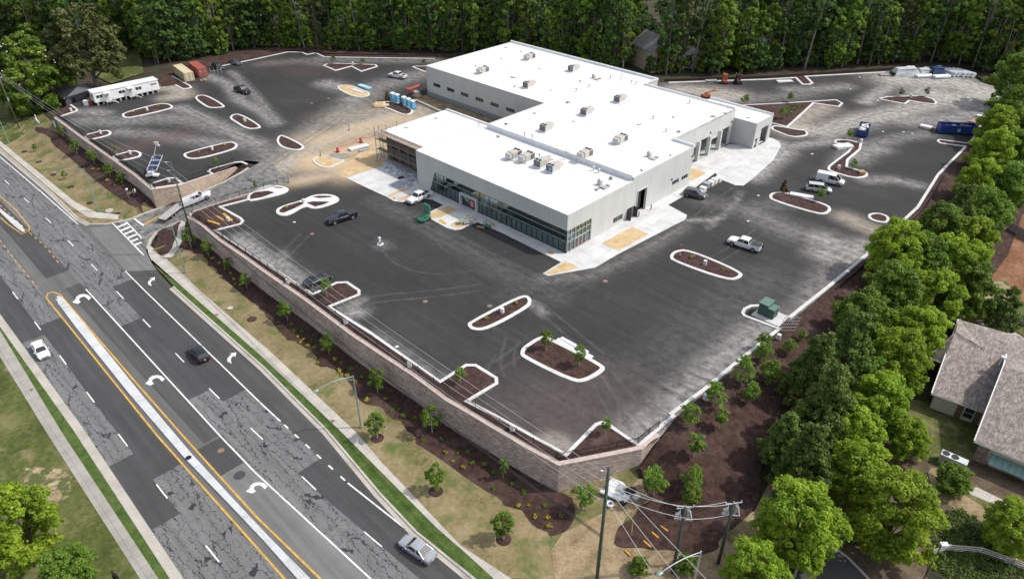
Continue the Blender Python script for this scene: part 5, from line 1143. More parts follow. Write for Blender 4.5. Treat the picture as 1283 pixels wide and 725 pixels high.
# round vents, small units, ladders, scraps
M_GALV = mat('galvanised', (.55, .56, .57), (.45, .46, .47), 3, .45, .5)
def gooseneck():
    r = empty('roof_vent', (0, 0, 0)); bm = new(); bar(bm, (0, 0, 0), (0, 0, .8), .16, None, 10); build('pipe', bm, M_GALV, r, 40)
    bm = new(); bar(bm, (0, 0, .78), (0, 0, .95), .36, .30, 12); bar(bm, (0, 0, .95), (0, 0, 1.1), .30, .1, 12); build('cap', bm, M_GALV, r, 40); return r
v0 = gooseneck(); i = 0
for p, z, l in [((657.5, 170), H2, 'round capped roof vent left of its twin'), ((667, 173), H2, 'round capped roof vent right of its twin'), ((722, 114.5), H3, 'mushroom vent on the left of a pair on the rear roof'), ((738, 109.5), H3, 'mushroom vent on the right of a pair on the rear roof'),
                ((765, 98.5), H3, 'small vent near the rear parapet corner'), ((791.5, 104.5), H2, 'small vent beside the notch of the rear roof'), ((797, 106), H2, 'smallest vent by the rear roof notch'), ((818.5, 149), H2, 'lone vent in the middle of the bay roof'), ((834.5, 165.5), H2, 'lone vent near the recess corner'), ((864, 129.5), H2, 'lone vent close to the boom lift'),
                ((743.5, 213), H1, 'white vent pipe along the step wall, left one'), ((750, 216), H1, 'white vent pipe along the step wall, right one'), ((676, 197), H1, 'curved vent behind the row of four units')]:
    o = v0 if i == 0 else dup(v0, None, 0); i += 1; x, y = G(*p, z); o.location = (x, y, z-.1); o.scale = (.9, .9, .9); o['label'] = l; o['category'] = 'vent'; o['group'] = 'roof vents'
def small_unit(p, z, l, panel_=True):
    x, y = G(*p, z); r = empty('exhaust_fan', (x, y, z), BROT, l, 'exhaust fan'); bm = new(); box(bm, (0, 0, .5), (.8, .8, 1.0)); bevel(bm, .05, 1); build('housing', bm, M_UNIT, r)
    bm = new(); bar(bm, (0, 0, 1.0), (0, 0, 1.18), .38, .2, 12); build('cap', bm, M_GALV, r)
    if panel_: bm = new(); box(bm, (1.3, -.5, .15), (1.5, 1.0, .12)); box(bm, (1.5, .6, .15), (.9, .5, .2)); build('loose_panel', bm, M_GALV, r)
small_unit((751.5, 231), H1, 'beige exhaust fan with loose panels on the front roof'); small_unit((813, 196), H2, 'beige exhaust fan near the right edge of the middle roof'); small_unit((744, 98), H3, 'low grey exhaust fan on the rear roof', True)
def roof_ladder(p, z, l):
    x, y = G(*p, z); r = empty('roof_ladder', (x, y, z), BROT, l, 'ladder')
    for s in (-.35, .35):
        bm = new(); bar(bm, (s, 0, 0), (s, 0, 1.9), .05); bar(bm, (s, 0, 1.9), (s, .5, 2.1), .05); bar(bm, (s, .5, 2.1), (s, .5, .9), .05); build('rail', bm, M_GALV, r)
    for k in range(5):
        bm = new(); bar(bm, (-.35, 0, .3+k*.35), (.35, 0, .3+k*.35), .035); build('rung', bm, M_GALV, r)
roof_ladder((599.5, 163), HW, 'hooped ladder at the back of the low wing roof'); roof_ladder((709.5, 199.5), H1, 'hooped ladder up the step between front and middle roof'); roof_ladder((778.5, 101.5), H3, 'hooped ladder near the rear roof notch')
M_SCRAP = mat('scrap_brown', (.20, .165, .14), (.09, .085, .08), 3, .8)
sc = [((633.5, 60), H3), ((653, 65), H3), ((629, 74), H3), ((596, 83), H3), ((645, 108.5), H3), ((643, 97.5), H3), ((636, 85), H3), ((675, 86.5), H3), ((690, 113.5), H3), ((727, 102), H3), ((779, 104.5), H3), ((711.5, 128.7), H2), ((670.5, 142.5), H2), ((634.5, 156), H2), ((718, 152.7), H2), ((801, 156.5), H2), ((843, 147), H2), ((624, 171.7), H1), ((689.5, 196), H1), ((690, 200), H1), ((766.5, 223.5), H1), ((692, 187), H1), ((748, 238), H1), ((907, 141.5), H2), ((893, 146), H2), ((851, 166), H2), ((546, 148.6), HW), ((509, 160.3), HW), ((803, 213.5), H2), ((841, 195.3), H2), ((937, 147.8), H4), ((912, 136.5), H2)]
for i, (p, z) in enumerate(sc):
    x, y = G(*p, z); rr = random.Random(i); bm = new()
    for k in range(rr.choice([1, 2, 2, 3])): box(bm, (rr.uniform(-.3, .3), rr.uniform(-.3, .3), .08+.06*k), (rr.uniform(.3, 1.3), rr.uniform(.1, .3), .1), rr.uniform(0, 3))
    tag(build('roof_scrap', bm, M_SCRAP if i % 3 else M_GALV, None, False, (x, y, z)), 'small offcut or bracket lying on the white roof', 'scrap', 'scraps left on the roofs')
# pipe run beside a unit
x, y = G(776.5, 132.5, H2); bm = new(); bar(bm, (x, y, H2+.2), (*G(789, 127.5, H2), H2+.2), .09); bar(bm, (*G(789, 127.5, H2), H2+.2), (*G(789.3, 126.5, H2), H2+.8), .09)
tag(build('gas_pipe', bm, M_GALV), 'short pipe run on the roof beside the rearmost middle unit', 'pipe')

# scaffold in front of the low wing
SCF = empty('scaffold', (*B(-57, 2.6), .12), BROT, 'timber and steel scaffold on the unfinished low wing', 'scaffold')
M_TUBE = mat('scaffold_steel', (.22, .19, .16), None, 2, .6, .3); M_PLANK = mat('scaffold_plank', (.34, .27, .20), (.24, .19, .15), 2, .9)
for i, x in enumerate((-1.6, 1.2, 4.2, 7.2, 10.2, 13.2, 15.4)):
    for y in (-.3, .9):
        bm = new(); bar(bm, (x, y, 0), (x, y, 6.6+(1.0 if i < 2 else 0)), .07, None, 6); build('standard', bm, M_TUBE, SCF)
for z in (2.35, 4.75, 6.35):
    bm = new(); box(bm, (6.9, .3, z), (17.0, 1.1, .09)); build('plank', bm, M_PLANK, SCF)
bm = new()
for z in (1.1, 3.4, 5.6): bar(bm, (-1.6, -.3, z), (15.4, -.3, z), .04, None, 6)
for x in (-1.6, 4.2, 10.2): bar(bm, (x, -.3, .3), (x+2.9, -.3, 4.6), .04, None, 6)
for z in (2.2, 4.6): bar(bm, (-1.6, .9, z), (-1.6, 6, z), .05, None, 6)
for y in (3, 6): bar(bm, (-1.6, y, 0), (-1.6, y, 7.2), .06, None, 6)
build('brace', bm, M_TUBE, SCF)
# ================= vehicles =================
def paint(name, c, c2=None, metal=.15): return mat(name, c, c2 or tuple(x*.93 for x in c), .6, .28, metal, coat=.6)
P_WHITE = paint('white_car_paint', (.74, .74, .73), None, 0); P_BLACK = paint('black_car_paint', (.012, .013, .016)); P_NAVY = paint('dark_blue_black_paint', (.014, .018, .028))
P_SILVER = paint('silver_car_paint', (.50, .51, .53), None, .5); P_GREY = paint('dark_grey_car_paint', (.12, .12, .125), None, .4); P_CHAMP = paint('pale_silver_paint', (.56, .56, .54), None, .3); P_TEAL = paint('dark_teal_paint', (.03, .042, .045))
M_TYRE = mat('tyre_rubber', (.014, .014, .014), None, 4, .85); M_RIM = mat('alloy_rim', (.42, .43, .44), None, 2, .35, .7); M_CARGL = mat('car_glass', (.018, .022, .026), (.014, .017, .02), 1, .06, spec=.9)
M_LAMP = mat('headlamp', (.68, .70, .72), None, 2, .15); M_TAIL = mat('tail_lamp', (.35, .015, .015), None, 2, .25); M_TRIM = mat('black_trim', (.02, .02, .021), None, 2, .6); M_BED = mat('truck_bed_liner', (.025, .025, .026), None, 2, .85)
M_PLATE = mat('number_plate', (.6, .6, .58), None, 2, .5); M_CHROME = mat('bright_metal', (.55, .55, .56), None, 2, .25, .8)
def loft(bm, rings, cap=True, closed=False):
    R = [[bm.verts.new(p) for p in r] for r in rings]; n = len(R[0]); fs = []
    for a, b in zip(R[:-1], R[1:]):
        for i in range(n-1 if not closed else n): fs.append(bm.faces.new((a[i], a[(i+1) % n], b[(i+1) % n], b[i])))
    if cap:
        for r in (R[0], R[-1]):
            try: fs.append(bm.faces.new(r))
            except ValueError: pass
    return fs
def wheel(root, x, y, r, w=.22):
    s = 1 if y > 0 else -1
    bm = new(); bar(bm, (x, y-w/2, r), (x, y+w/2, r), r, None, 20); bevel(bm, .03, 1, 50); o = build('wheel', bm, M_TYRE, root, 40)
    bm = new(); bar(bm, (x, y+s*(w/2-.02), r), (x, y+s*(w/2+.015), r), r*.66, r*.6, 14); build('rim', bm, M_RIM, o, 40); return o
def section(hw, zb, zs, zt, crown=.03, tuck=.08):
    """half-width, underside, widest height, top: one cross-section from the left sill over the top to the right sill"""
    L = [(hw-tuck, zb), (hw-.01, zb+.12), (hw, zs), (hw-.03, zt-.10), (hw-.12, zt-.015), (hw*.5, zt+crown*.6), (0, zt+crown)]
    return L+[(-a, b) for a, b in L[-2::-1]]
def vehicle(name, label, cat, spec, pm, loc, rz, extra=None):
    """spec: L length, W width, wb (rear, front axle x), r wheel radius, body [(x, halfwidth factor, zb, zt)], cabin [(x, z)] outline, etc.  x forward"""
    root = empty(name, loc, rz, label, cat); S = spec; hw = S['W']/2
    bm = new(); loft(bm, [[(x, y, z) for y, z in section(hw*k, zb, .58*zt+.1, zt)] for x, k, zb, zt in S['body']])
    bmesh.ops.recalc_face_normals(bm, faces=bm.faces); body = build('body', bm, pm, root, 38)
    # arches
    bm = new()
    for ax in S['wb']:
        for s in (-1, 1): bar(bm, (ax, s*(hw-.06), S['r']*1.02), (ax, s*(hw+.006), S['r']*1.02), S['r']*1.16, None, 20)
    build('wheel_arch', bm, M_TRIM, root)
    for ax in S['wb']:
        for s in (-1, 1): wheel(root, ax, s*(hw-.10), S['r'])
    # greenhouse: glass block with roof and pillars
    c = S['cabin']; zb, zt, ins = c['zb'], c['zt'], c.get('ins', .17); xb0, xt0, xt1, xb1 = c['x']   # rear bottom, rear top, front top, front bottom
    wb_, wt = hw-.06, hw-ins
    bot = [(xb0, -wb_+.03, zb), (xb1, -wb_+.08, zb), (xb1, wb_-.08, zb), (xb0, wb_-.03, zb)]; top = [(xt0, -wt, zt), (xt1, -wt, zt), (xt1, wt, zt), (xt0, wt, zt)]
    bm = new(); loft(bm, [bot, top], True, True); bmesh.ops.recalc_face_normals(bm, faces=bm.faces); g = build('window', bm, M_CARGL, root)
    # roof shell
    bm = new(); nseg = 5; rings = []
    for i in range(nseg+1):
        t = i/nseg; x = xt0-.06+(xt1+.06-xt0+.06)*t; cz = .05*math.sin(math.pi*t)
        rings.append([(x, y, zt-.02+z+cz) for y, z in ((-wt-.03, -.06), (-wt-.02, .0), (-wt*.75, .045), (0, .06), (wt*.75, .045), (wt+.02, 0), (wt+.03, -.06))])
    loft(bm, rings); bmesh.ops.recalc_face_normals(bm, faces=bm.faces); build('roof', bm, pm, root, 50)
    bm = new()
    def lerp3(a, b, t): return tuple(a[k]+(b[k]-a[k])*t for k in range(3))
    for s in (0, 1):
        bl = (bot[0], bot[1]) if s == 0 else (bot[3], bot[2]); tl = (top[0], top[1]) if s == 0 else (top[3], top[2])
        for t, w in c['pillars']: beam(bm, lerp3(bl[0], bl[1], t), lerp3(tl[0], tl[1], t), w, .05)
    for yy in (-1, 1):
        beam(bm, (xb1, yy*(wb_-.08), zb), (xt1, yy*wt, zt), .09, .07); beam(bm, (xb0, yy*(wb_-.03), zb), (xt0, yy*wt, zt), .11, .08)
    if c.get('panelled'):
        for x0, x1 in c['panelled']:
            for s in (-1, 1):
                q = [(x0, s*(wb_+.005), zb-.02), (x1, s*(wb_+.005), zb-.02), (x1, s*(wt+.015), zt-.02), (x0, s*(wt+.015), zt-.02)]; q2 = [(p[0], p[1]-s*.06, p[2]) for p in q]
                loft(bm, [q, q2], True, True)
        if c.get('backpanel'): box(bm, (xb0+.02, 0, (zb+zt)/2), (.12, 2*wt, zt-zb))
    bmesh.ops.recalc_face_normals(bm, faces=bm.faces); build('pillar', bm, pm, root)
    xf, xr = S['body'][-1][0], S['body'][0][0]; zh = S['body'][-1][3]; zd = S['body'][0][3]; kf, kr_ = S['body'][-1][1], S['body'][0][1]
    for s in (-1, 1):
        bm = new(); box(bm, (xf-.05, s*hw*kf*.76, zh-.17), (.14, hw*.36, .15), s*-.25); build('headlight', bm, M_LAMP, root)
        bm = new(); box(bm, (xr+.03, s*hw*kr_*.83, zd-.20), (.12, hw*.26, .24 if zd > .95 else .15)); build('tail_light', bm, M_TAIL, root)
        bm = new(); sphere(bm, (xb1-.25, s*(hw+.09), zb+.04), (.09, .11, .08), 8, 5); build('mirror', bm, pm, root, True)
    bm = new(); box(bm, (xf-.02, 0, .5), (.10, hw*1.1, .18)); build('grille', bm, M_TRIM, root)
    bm = new(); box(bm, (xr-.01, 0, zd-.34 if zd > .8 else .55), (.04, .32, .15)); build('number_plate', bm, M_PLATE, root)
    bm = new()
    for x in c.get('doors', []):
        for s in (-1, 1): box(bm, (x, s*(hw+.004), .78), (.14, .02, .035))
    if c.get('doors'): build('door_handle', bm, M_CHROME if pm is not P_BLACK else M_TRIM, root)
    if extra: extra(root, hw, S, pm)
    return root
SEDAN = dict(L=4.85, W=1.84, wb=(-1.42, 1.42), r=.33, body=[(-2.42, .82, .36, .86), (-2.36, .90, .25, .98), (-1.9, .98, .20, 1.02), (-1.0, 1, .19, .98), (.6, 1, .19, .95), (1.0, 1, .19, .93), (1.9, .97, .20, .82), (2.3, .88, .24, .70), (2.42, .78, .32, .60)],
             cabin=dict(x=(-1.75, -.85, .45, 1.15), zb=.95, zt=1.42, ins=.30, pillars=((.42, .07),), doors=(-.75, .3)))
SUV = dict(L=4.7, W=1.88, wb=(-1.36, 1.36), r=.36, body=[(-2.35, .86, .40, 1.0), (-2.28, .94, .28, 1.08), (-1.4, 1, .24, 1.10), (.8, 1, .24, 1.05), (1.2, .99, .24, 1.02), (1.9, .96, .25, .95), (2.25, .90, .28, .84), (2.35, .82, .36, .74)],
           cabin=dict(x=(-2.22, -1.75, .30, 1.10), zb=1.06, zt=1.66, ins=.26, pillars=((.28, .10), (.60, .08)), doors=(-.8, .25)))
MINIVAN = dict(L=5.1, W=1.95, wb=(-1.5, 1.5), r=.34, body=[(-2.55, .88, .36, 1.0), (-2.48, .95, .26, 1.06), (-1.0, 1, .22, 1.06), (1.1, 1, .22, 1.02), (1.6, .98, .22, .98), (2.25, .92, .25, .86), (2.5, .84, .30, .74)],
               cabin=dict(x=(-2.42, -2.1, .70, 1.65), zb=1.02, zt=1.72, ins=.24, pillars=((.33, .08), (.62, .08)), doors=(-.7, .55)))
VAN = dict(L=5.7, W=2.02, wb=(-1.7, 1.75), r=.37, body=[(-2.85, .90, .42, 1.1), (-2.8, .97, .32, 1.16), (-1.0, 1, .3, 1.16), (1.3, 1, .3, 1.12), (1.8, .99, .3, 1.10), (2.5, .95, .3, 1.02), (2.78, .90, .34, .92), (2.85, .85, .40, .82)],
           cabin=dict(x=(-2.75, -2.68, 1.0, 1.95), zb=1.12, zt=2.08, ins=.16, pillars=((.62, .12), (.84, .1)), doors=(1.0,), panelled=((-2.75, -.35),), backpanel=True))
def bed_extra(root, hw, S, pm):
    x0, x1 = S['bed']; zt = S['bz']
    bm = new()
    for s in (-1, 1):
        box(bm, ((x0+x1)/2, s*(hw-.10), (zt+.55)/2+.02), (x1-x0, .14, zt-.5)); 
    box(bm, (x0+.06, 0, (zt+.5)/2), (.10, 2*hw-.16, zt-.52)); build('tailgate', bm, pm, root)
    bm = new(); box(bm, ((x0+x1)/2, 0, .78), (x1-x0-.1, 2*hw-.32, .06)); build('bed_floor', bm, S.get('bedmat', M_BED), root)
    bm = new(); box(bm, (x0-.09, 0, .52), (.16, 2*hw*.94, .2)); build('rear_bumper', bm, M_CHROME, root)
    bm = new(); box(bm, (S['body'][-1][0]+.03, 0, .5), (.14, 2*hw*.9, .22)); build('front_bumper', bm, M_CHROME if pm is P_WHITE else M_TRIM, root)
    if S.get('cover'):
        bm = new(); box(bm, ((x0+x1)/2, 0, zt+.03), (x1-x0-.06, 2*hw-.16, .05)); build('bed_cover', bm, S['cover'], root)
def pickup(crew=True, L=5.9, bed=None, cover=None):
    h = L/2
    cb = -0.95 if crew else -.35
    return dict(L=L, W=2.02, wb=(-h+1.15, h-.98), r=.40, bed=(-h+.02, cb-.12), bz=1.22, cover=cover,
                body=[(-h+.05, .88, .42, .78), (-h+.1, .95, .36, .76), (cb-.16, .97, .32, .76), (cb-.14, 1, .32, 1.18), (cb+.2, 1, .32, 1.2), (h-1.95, 1, .32, 1.18), (h-1.5, 1, .34, 1.16), (h-.55, .98, .36, 1.10), (h-.12, .93, .38, 1.02), (h, .88, .42, .92)],
                cabin=dict(x=(cb-.05, cb+.16, h-2.25, h-1.65), zb=1.16, zt=1.82, ins=.24, pillars=((.48, .09),) if crew else ((.25, .1),), doors=((cb+.5), (h-2.4))))
def face(p_front, p_rear, z=0.0):
    """centre and heading of something whose front and rear touch the ground at two picture points"""
    a, b = Vector(G(*p_front, z)), Vector(G(*p_rear, z)); d = a-b; return (a+b)/2, math.atan2(d.y, d.x)
def park(name, label, cat, spec, pm, front, rear, z=0.0, extra=None, lift=.012):
    c, h = face(front, rear, z); return vehicle(name, label, cat, spec, pm, (c.x, c.y, z+lift), h, extra)
BEDX = bed_extra
park('parked_car', 'black sedan parked nose in beside the front corner island', 'car', SEDAN, P_BLACK, (412, 348), (384, 360))
park('pickup_truck', 'black crew cab pickup standing alone on the dark front lot', 'pickup truck', pickup(True, 5.9, None, mat('dark_tonneau', (.03, .034, .04), None, 2, .7)), P_NAVY, (413, 281), (445, 271), 0, BEDX)
park('pickup_truck', 'white pickup parked against the walk left of the glass entrance', 'pickup truck', pickup(True, 5.8), P_WHITE, (511.5, 257), (539, 244), 0, BEDX)
park('parked_car', 'dark grey SUV parked before the row of white wrapped pallets', 'car', SUV, P_GREY, (882.5, 249), (858, 243.5))
TK = park('pickup_truck', 'white pickup with a dark bed cover above the lamp island', 'pickup truck', pickup(True, 6.0, None, mat('dark_tonneau', (.03, .034, .04), None, 2, .7)), P_WHITE, (914, 303.5), (951, 315), 0, BEDX)
park('parked_car', 'silver minivan parked next to the white van', 'minivan', MINIVAN, P_CHAMP, (1040.5, 241.5), (1010, 237.5))
park('parked_van', 'white panel van parked beside the silver minivan', 'van', VAN, P_WHITE, (1053, 232), (1025.5, 226))
park('pickup_truck', 'black pickup crossing the far left of the lot', 'pickup truck', pickup(True, 5.6), P_BLACK, (312, 118.3), (297, 113.5), 0, BEDX)
park('parked_car', 'dark hatchback parked beside the red container', 'car', SUV, P_TEAL, (279.5, 89), (268, 84.5))
park('parked_car', 'grey sedan parked at the rear kerb past the containers', 'car', SEDAN, P_GREY, (302, 82.5), (289, 78.5))
park('pickup_truck', 'white pickup parked at the rear near the bow tie island', 'pickup truck', pickup(True, 5.8), P_WHITE, (487.5, 95.5), (509.5, 99.5), 0, BEDX)
park('moving_car', 'white sedan driving in the near lane of the highway', 'car', SEDAN, P_WHITE, (60.5, 455), (45, 429), ZR, None, .03)
park('moving_car', 'black SUV driving down the far carriageway', 'car', SUV, P_BLACK, (240, 434.5), (261, 458), ZR, None, .03)
park('moving_car', 'silver sedan at the bottom of the picture on the far lane', 'car', SEDAN, P_SILVER, (506, 679), (541, 703), ZR, None, .03)
# service truck and flatbed trailer on the drive
a = G(264, 243, -1.5); b = G(231, 254.5, -2.65); za = float(ramp_z(np.array([a[0]]), np.array([a[1]]))[0]); zb_ = float(ramp_z(np.array([b[0]]), np.array([b[1]]))[0])
def utility_extra(root, hw, S, pm):
    bm = new()
    for s in (-1, 1): box(bm, (-1.75, s*(hw-.18), 1.0), (2.5, .42, 1.0))
    bevel(bm, .03, 1); build('tool_box', bm, pm, root)
    bm = new(); box(bm, (-1.75, 0, .82), (2.5, 1.2, .1)); build('bed_floor', bm, M_GALV, root)
    bm = new(); box(bm, (-1.9, 0, 1.62), (1.8, 1.5, .5)); bevel(bm, .08, 1); build('canopy', bm, pm, root)
    bm = new(); box(bm, (-3.05, 0, .5), (.16, 1.8, .2)); build('rear_bumper', bm, M_TRIM, root)
US = pickup(True, 6.1); tr_ = vehicle('utility_truck', 'white service truck towing a flatbed up the entrance drive', 'truck', US, P_WHITE, ((a[0]+b[0])/2, (a[1]+b[1])/2, (za+zb_)/2+.03), math.atan2(a[1]-b[1], a[0]-b[0]), utility_extra)
tr_.rotation_euler[1] = -math.atan2(za-zb_, math.hypot(a[0]-b[0], a[1]-b[1]))
a = G(226, 257.5, -2.95); b = G(204, 273.5, -3.6); za, zb_ = [float(ramp_z(np.array([q[0]]), np.array([q[1]]))[0]) for q in (a, b)]
FT = empty('flatbed_trailer', ((a[0]+b[0])/2, (a[1]+b[1])/2, (za+zb_)/2+.03), math.atan2(a[1]-b[1], a[0]-b[0]), 'flatbed trailer with a grey deck behind the white service truck', 'trailer')
FT.rotation_euler[1] = -math.atan2(za-zb_, math.hypot(a[0]-b[0], a[1]-b[1]))
bm = new(); box(bm, (0, 0, .82), (5.6, 2.1, .10)); build('deck', bm, mat('worn_deck', (.40, .39, .37), (.30, .29, .275), 1.5, .8), FT)
bm = new(); 
for s in (-1, 1): box(bm, (0, s*1.02, .72), (5.6, .08, .16))
box(bm, (-2.78, 0, .66), (.08, 2.1, .28)); beam(bm, (2.8, .6, .68), (4.0, 0, .6), .1, .1); beam(bm, (2.8, -.6, .68), (4.0, 0, .6), .1, .1); build('frame', bm, M_TRIM, FT)
for x in (-.9, 0.0):
    for s in (-1, 1):
        wheel(FT, x, s*.98, .36, .24)
bm = new()
for s in (-1, 1): box(bm, (-.45, s*1.03, .80), (2.0, .34, .06))
build('fender', bm, M_TRIM, FT)
# the person at the tailgate
def person(loc, rz, label):
    me = bpy.data.meshes.new('person'); J = {'pel': (0, 0, .95), 'ch': (.02, 0, 1.28), 'nk': (.03, 0, 1.48), 'hd': (.05, 0, 1.60), 'top': (.05, 0, 1.72), 'lh': (0, .10, .9), 'lk': (.03, .11, .5), 'la': (0, .12, .09), 'lt': (.16, .13, .05), 'rh': (0, -.10, .9), 'rk': (.06, -.11, .5), 'ra': (-.02, -.12, .09), 'rt': (.14, -.13, .05),
         'ls': (.02, .19, 1.40), 'le': (.06, .25, 1.14), 'lw': (.28, .22, 1.05), 'lf': (.37, .21, 1.06), 'rs': (.02, -.19, 1.40), 're': (.06, -.25, 1.14), 'rw': (.26, -.20, 1.04), 'rf': (.35, -.19, 1.05)}
    rad = {'pel': .15, 'ch': .16, 'nk': .065, 'hd': .105, 'top': .085, 'lh': .10, 'lk': .07, 'la': .045, 'lt': .04, 'ls': .075, 'le': .05, 'lw': .035, 'lf': .03}
    E = [('pel', 'ch'), ('ch', 'nk'), ('nk', 'hd'), ('hd', 'top'), ('pel', 'lh'), ('lh', 'lk'), ('lk', 'la'), ('la', 'lt'), ('pel', 'rh'), ('rh', 'rk'), ('rk', 'ra'), ('ra', 'rt'), ('ch', 'ls'), ('ls', 'le'), ('le', 'lw'), ('lw', 'lf'), ('ch', 'rs'), ('rs', 're'), ('re', 'rw'), ('rw', 'rf')]
    ks = list(J); me.from_pydata([J[k] for k in ks], [(ks.index(a), ks.index(b)) for a, b in E], []); o = bpy.data.objects.new('person', me); COL.objects.link(o)
    sk = o.modifiers.new('skin', 'SKIN'); sb = o.modifiers.new('sub', 'SUBSURF'); sb.levels = 1; sb.render_levels = 1
    for i, k in enumerate(ks):
        r = rad.get(k, rad.get('l'+k[1:], .06)); me.skin_vertices[0].data[i].radius = (r, r)
        me.skin_vertices[0].data[i].use_root = (k == 'pel')
    dg = bpy.context.evaluated_depsgraph_get(); me2 = bpy.data.meshes.new_from_object(o.evaluated_get(dg)); o.modifiers.clear(); o.data = me2
    for m_ in (mat('navy_clothes', (.022, .028, .05), None, 4, .9), mat('skin', (.42, .25, .18), None, 4, .6), mat('dark_trousers', (.03, .03, .035), None, 4, .9)): me2.materials.append(m_)
    for p in me2.polygons:
        z = p.center.z; p.material_index = 2 if z < .98 else (1 if (z > 1.47 or p.center.x > .22) else 0); p.use_smooth = True
    o.location = loc; o.rotation_euler = (0, 0, rz); tag(o, label, 'person')
    bm = new(); sphere(bm, (.035, 0, 1.675), (.115, .11, .095), 10, 6); build('hair', bm, mat('dark_hair', (.02, .015, .012), None, 4, .8), o, True)
    bm = new(); box(bm, (.16, 0, 1.60), (.03, .03, .04)); 
    for s in (-1, 1): sphere(bm, (.148, s*.035, 1.625), (.012, .016, .01), 6, 4)
    build('face', bm, mat('face_features', (.30, .17, .12), None, 4, .6), o)
    return o
c, h = face((914, 303.5), (951, 315)); pc = G(954.5, 315.2); person((pc[0], pc[1], .01), h, 'person in dark clothes standing at the tailgate of the white pickup')
# ================= trees and planting =================
def leaf_mat(name, lo, hi, trans=.35, rough=.55, hue=.02):
    m = bpy.data.materials.new(name); m.use_nodes = True; nt = m.node_tree; p = nt.nodes['Principled BSDF']; out = nt.nodes['Material Output']
    p.inputs['Roughness'].default_value = rough; p.inputs['Specular IOR Level'].default_value = .35
    at = N(nt, 'ShaderNodeVertexColor', layer_name='tone'); oi = N(nt, 'ShaderNodeObjectInfo')
    f = mth(nt, 'ADD', mth(nt, 'MULTIPLY', at.outputs[0], .6), mth(nt, 'MULTIPLY', oi.outputs['Random'], .4))
    c = ramp(nt, f, [(.1, lo), (.9, hi)]); hs = N(nt, 'ShaderNodeHueSaturation'); nt.links.new(c, hs.inputs['Color'])
    h = mth(nt, 'ADD', mth(nt, 'MULTIPLY', oi.outputs['Random'], hue), .497-hue/2); nt.links.new(h, hs.inputs['Hue'])
    nt.links.new(hs.outputs[0], p.inputs['Base Color']); t = N(nt, 'ShaderNodeBsdfTranslucent'); nt.links.new(hs.outputs[0], t.inputs['Color'])
    mx = N(nt, 'ShaderNodeMixShader'); mx.inputs[0].default_value = trans; nt.links.new(p.outputs[0], mx.inputs[1]); nt.links.new(t.outputs[0], mx.inputs[2]); nt.links.new(mx.outputs[0], out.inputs['Surface'])
    MATS[name] = m; return m
LF_BRIGHT = leaf_mat('bright_leaves', (.17, .28, .02), (.39, .53, .045), .5)
LF_MID = leaf_mat('green_leaves', (.095, .18, .02), (.23, .36, .045), .46)
LF_DARK = leaf_mat('pine_needles', (.075, .13, .022), (.19, .27, .05), .4)
LF_FOREST = leaf_mat('forest_leaves', (.045, .10, .024), (.145, .25, .052), .42, hue=.025)
LF_FLIGHT = leaf_mat('light_forest_leaves', (.11, .18, .022), (.26, .37, .05), .45, hue=.025)
LF_OLIVE = leaf_mat('olive_leaves', (.06, .075, .018), (.15, .17, .05), .3)
LF_YELLOW = leaf_mat('yellow_leaves', (.26, .25, .025), (.44, .40, .05), .3)
LF_BRONZE = leaf_mat('bronze_leaves', (.12, .07, .025), (.22, .15, .04), .3)
M_BARK = mat('brown_bark', (.13, .10, .075), (.08, .06, .045), 4, .95); M_BARKP = mat('pale_bark', (.25, .23, .195), (.14, .125, .105), 2, .9); M_STEM = mat('thin_pale_stem', (.34, .30, .25), None, 4, .9)
def leaves(name, clumps, n_per, size, m, parent, seed=0, flat=.35, shell=.55, elong=1.35):
    """crown: many small leaf faces round the clump centres; clumps = (x, y, z, r, tone)"""
    rg = np.random.default_rng(seed); C = np.array([c[:3] for c in clumps]); Rr = np.array([c[3] for c in clumps]); T = np.array([c[4] if len(c) > 4 else .5 for c in clumps])
    w_ = Rr**2; cnt = np.maximum(6, (n_per*w_/w_.mean()).astype(int)); ix = np.repeat(np.arange(len(C)), cnt); n = len(ix)
    d = rg.normal(size=(n, 3)); d /= np.linalg.norm(d, axis=1)[:, None]; rad = Rr[ix]*(shell+(1-shell)*rg.random(n)**.6)*rg.uniform(.82, 1.12, n)
    sq = np.array([1, 1, .82]); P = C[ix]+d*rad[:, None]*sq
    nr = d*.75+rg.normal(size=(n, 3))*.5+np.array([0, 0, flat]); nr /= np.linalg.norm(nr, axis=1)[:, None]
    a = np.cross(nr, rg.normal(size=(n, 3))); a /= np.linalg.norm(a, axis=1)[:, None]; b = np.cross(nr, a)
    s = size*rg.uniform(.65, 1.3, n); s1 = (s*elong/2)[:, None]; s2 = (s/2)[:, None]
    V = np.stack([P-a*s1, P+b*s2*.9, P+a*s1, P-b*s2*.9], 1).reshape(-1, 3)
    me = bpy.data.meshes.new(name); me.vertices.add(4*n); me.vertices.foreach_set('co', V.astype(np.float32).ravel())
    me.loops.add(4*n); me.loops.foreach_set('vertex_index', np.arange(4*n, dtype=np.int32)); me.polygons.add(n)
    me.polygons.foreach_set('loop_start', np.arange(0, 4*n, 4, dtype=np.int32)); me.polygons.foreach_set('loop_total', np.full(n, 4, np.int32)); me.update()
    ca = me.color_attributes.new('tone', 'FLOAT_COLOR', 'POINT'); t = np.clip(T[ix]+rg.normal(0, .14, n), 0, 1); t4 = np.repeat(t, 4)
    ca.data.foreach_set('color', np.stack([t4, t4, t4, np.ones_like(t4)], 1).astype(np.float32).ravel())
    me.materials.append(m); o = bpy.data.objects.new(name, me); COL.objects.link(o); o.parent = parent; return o
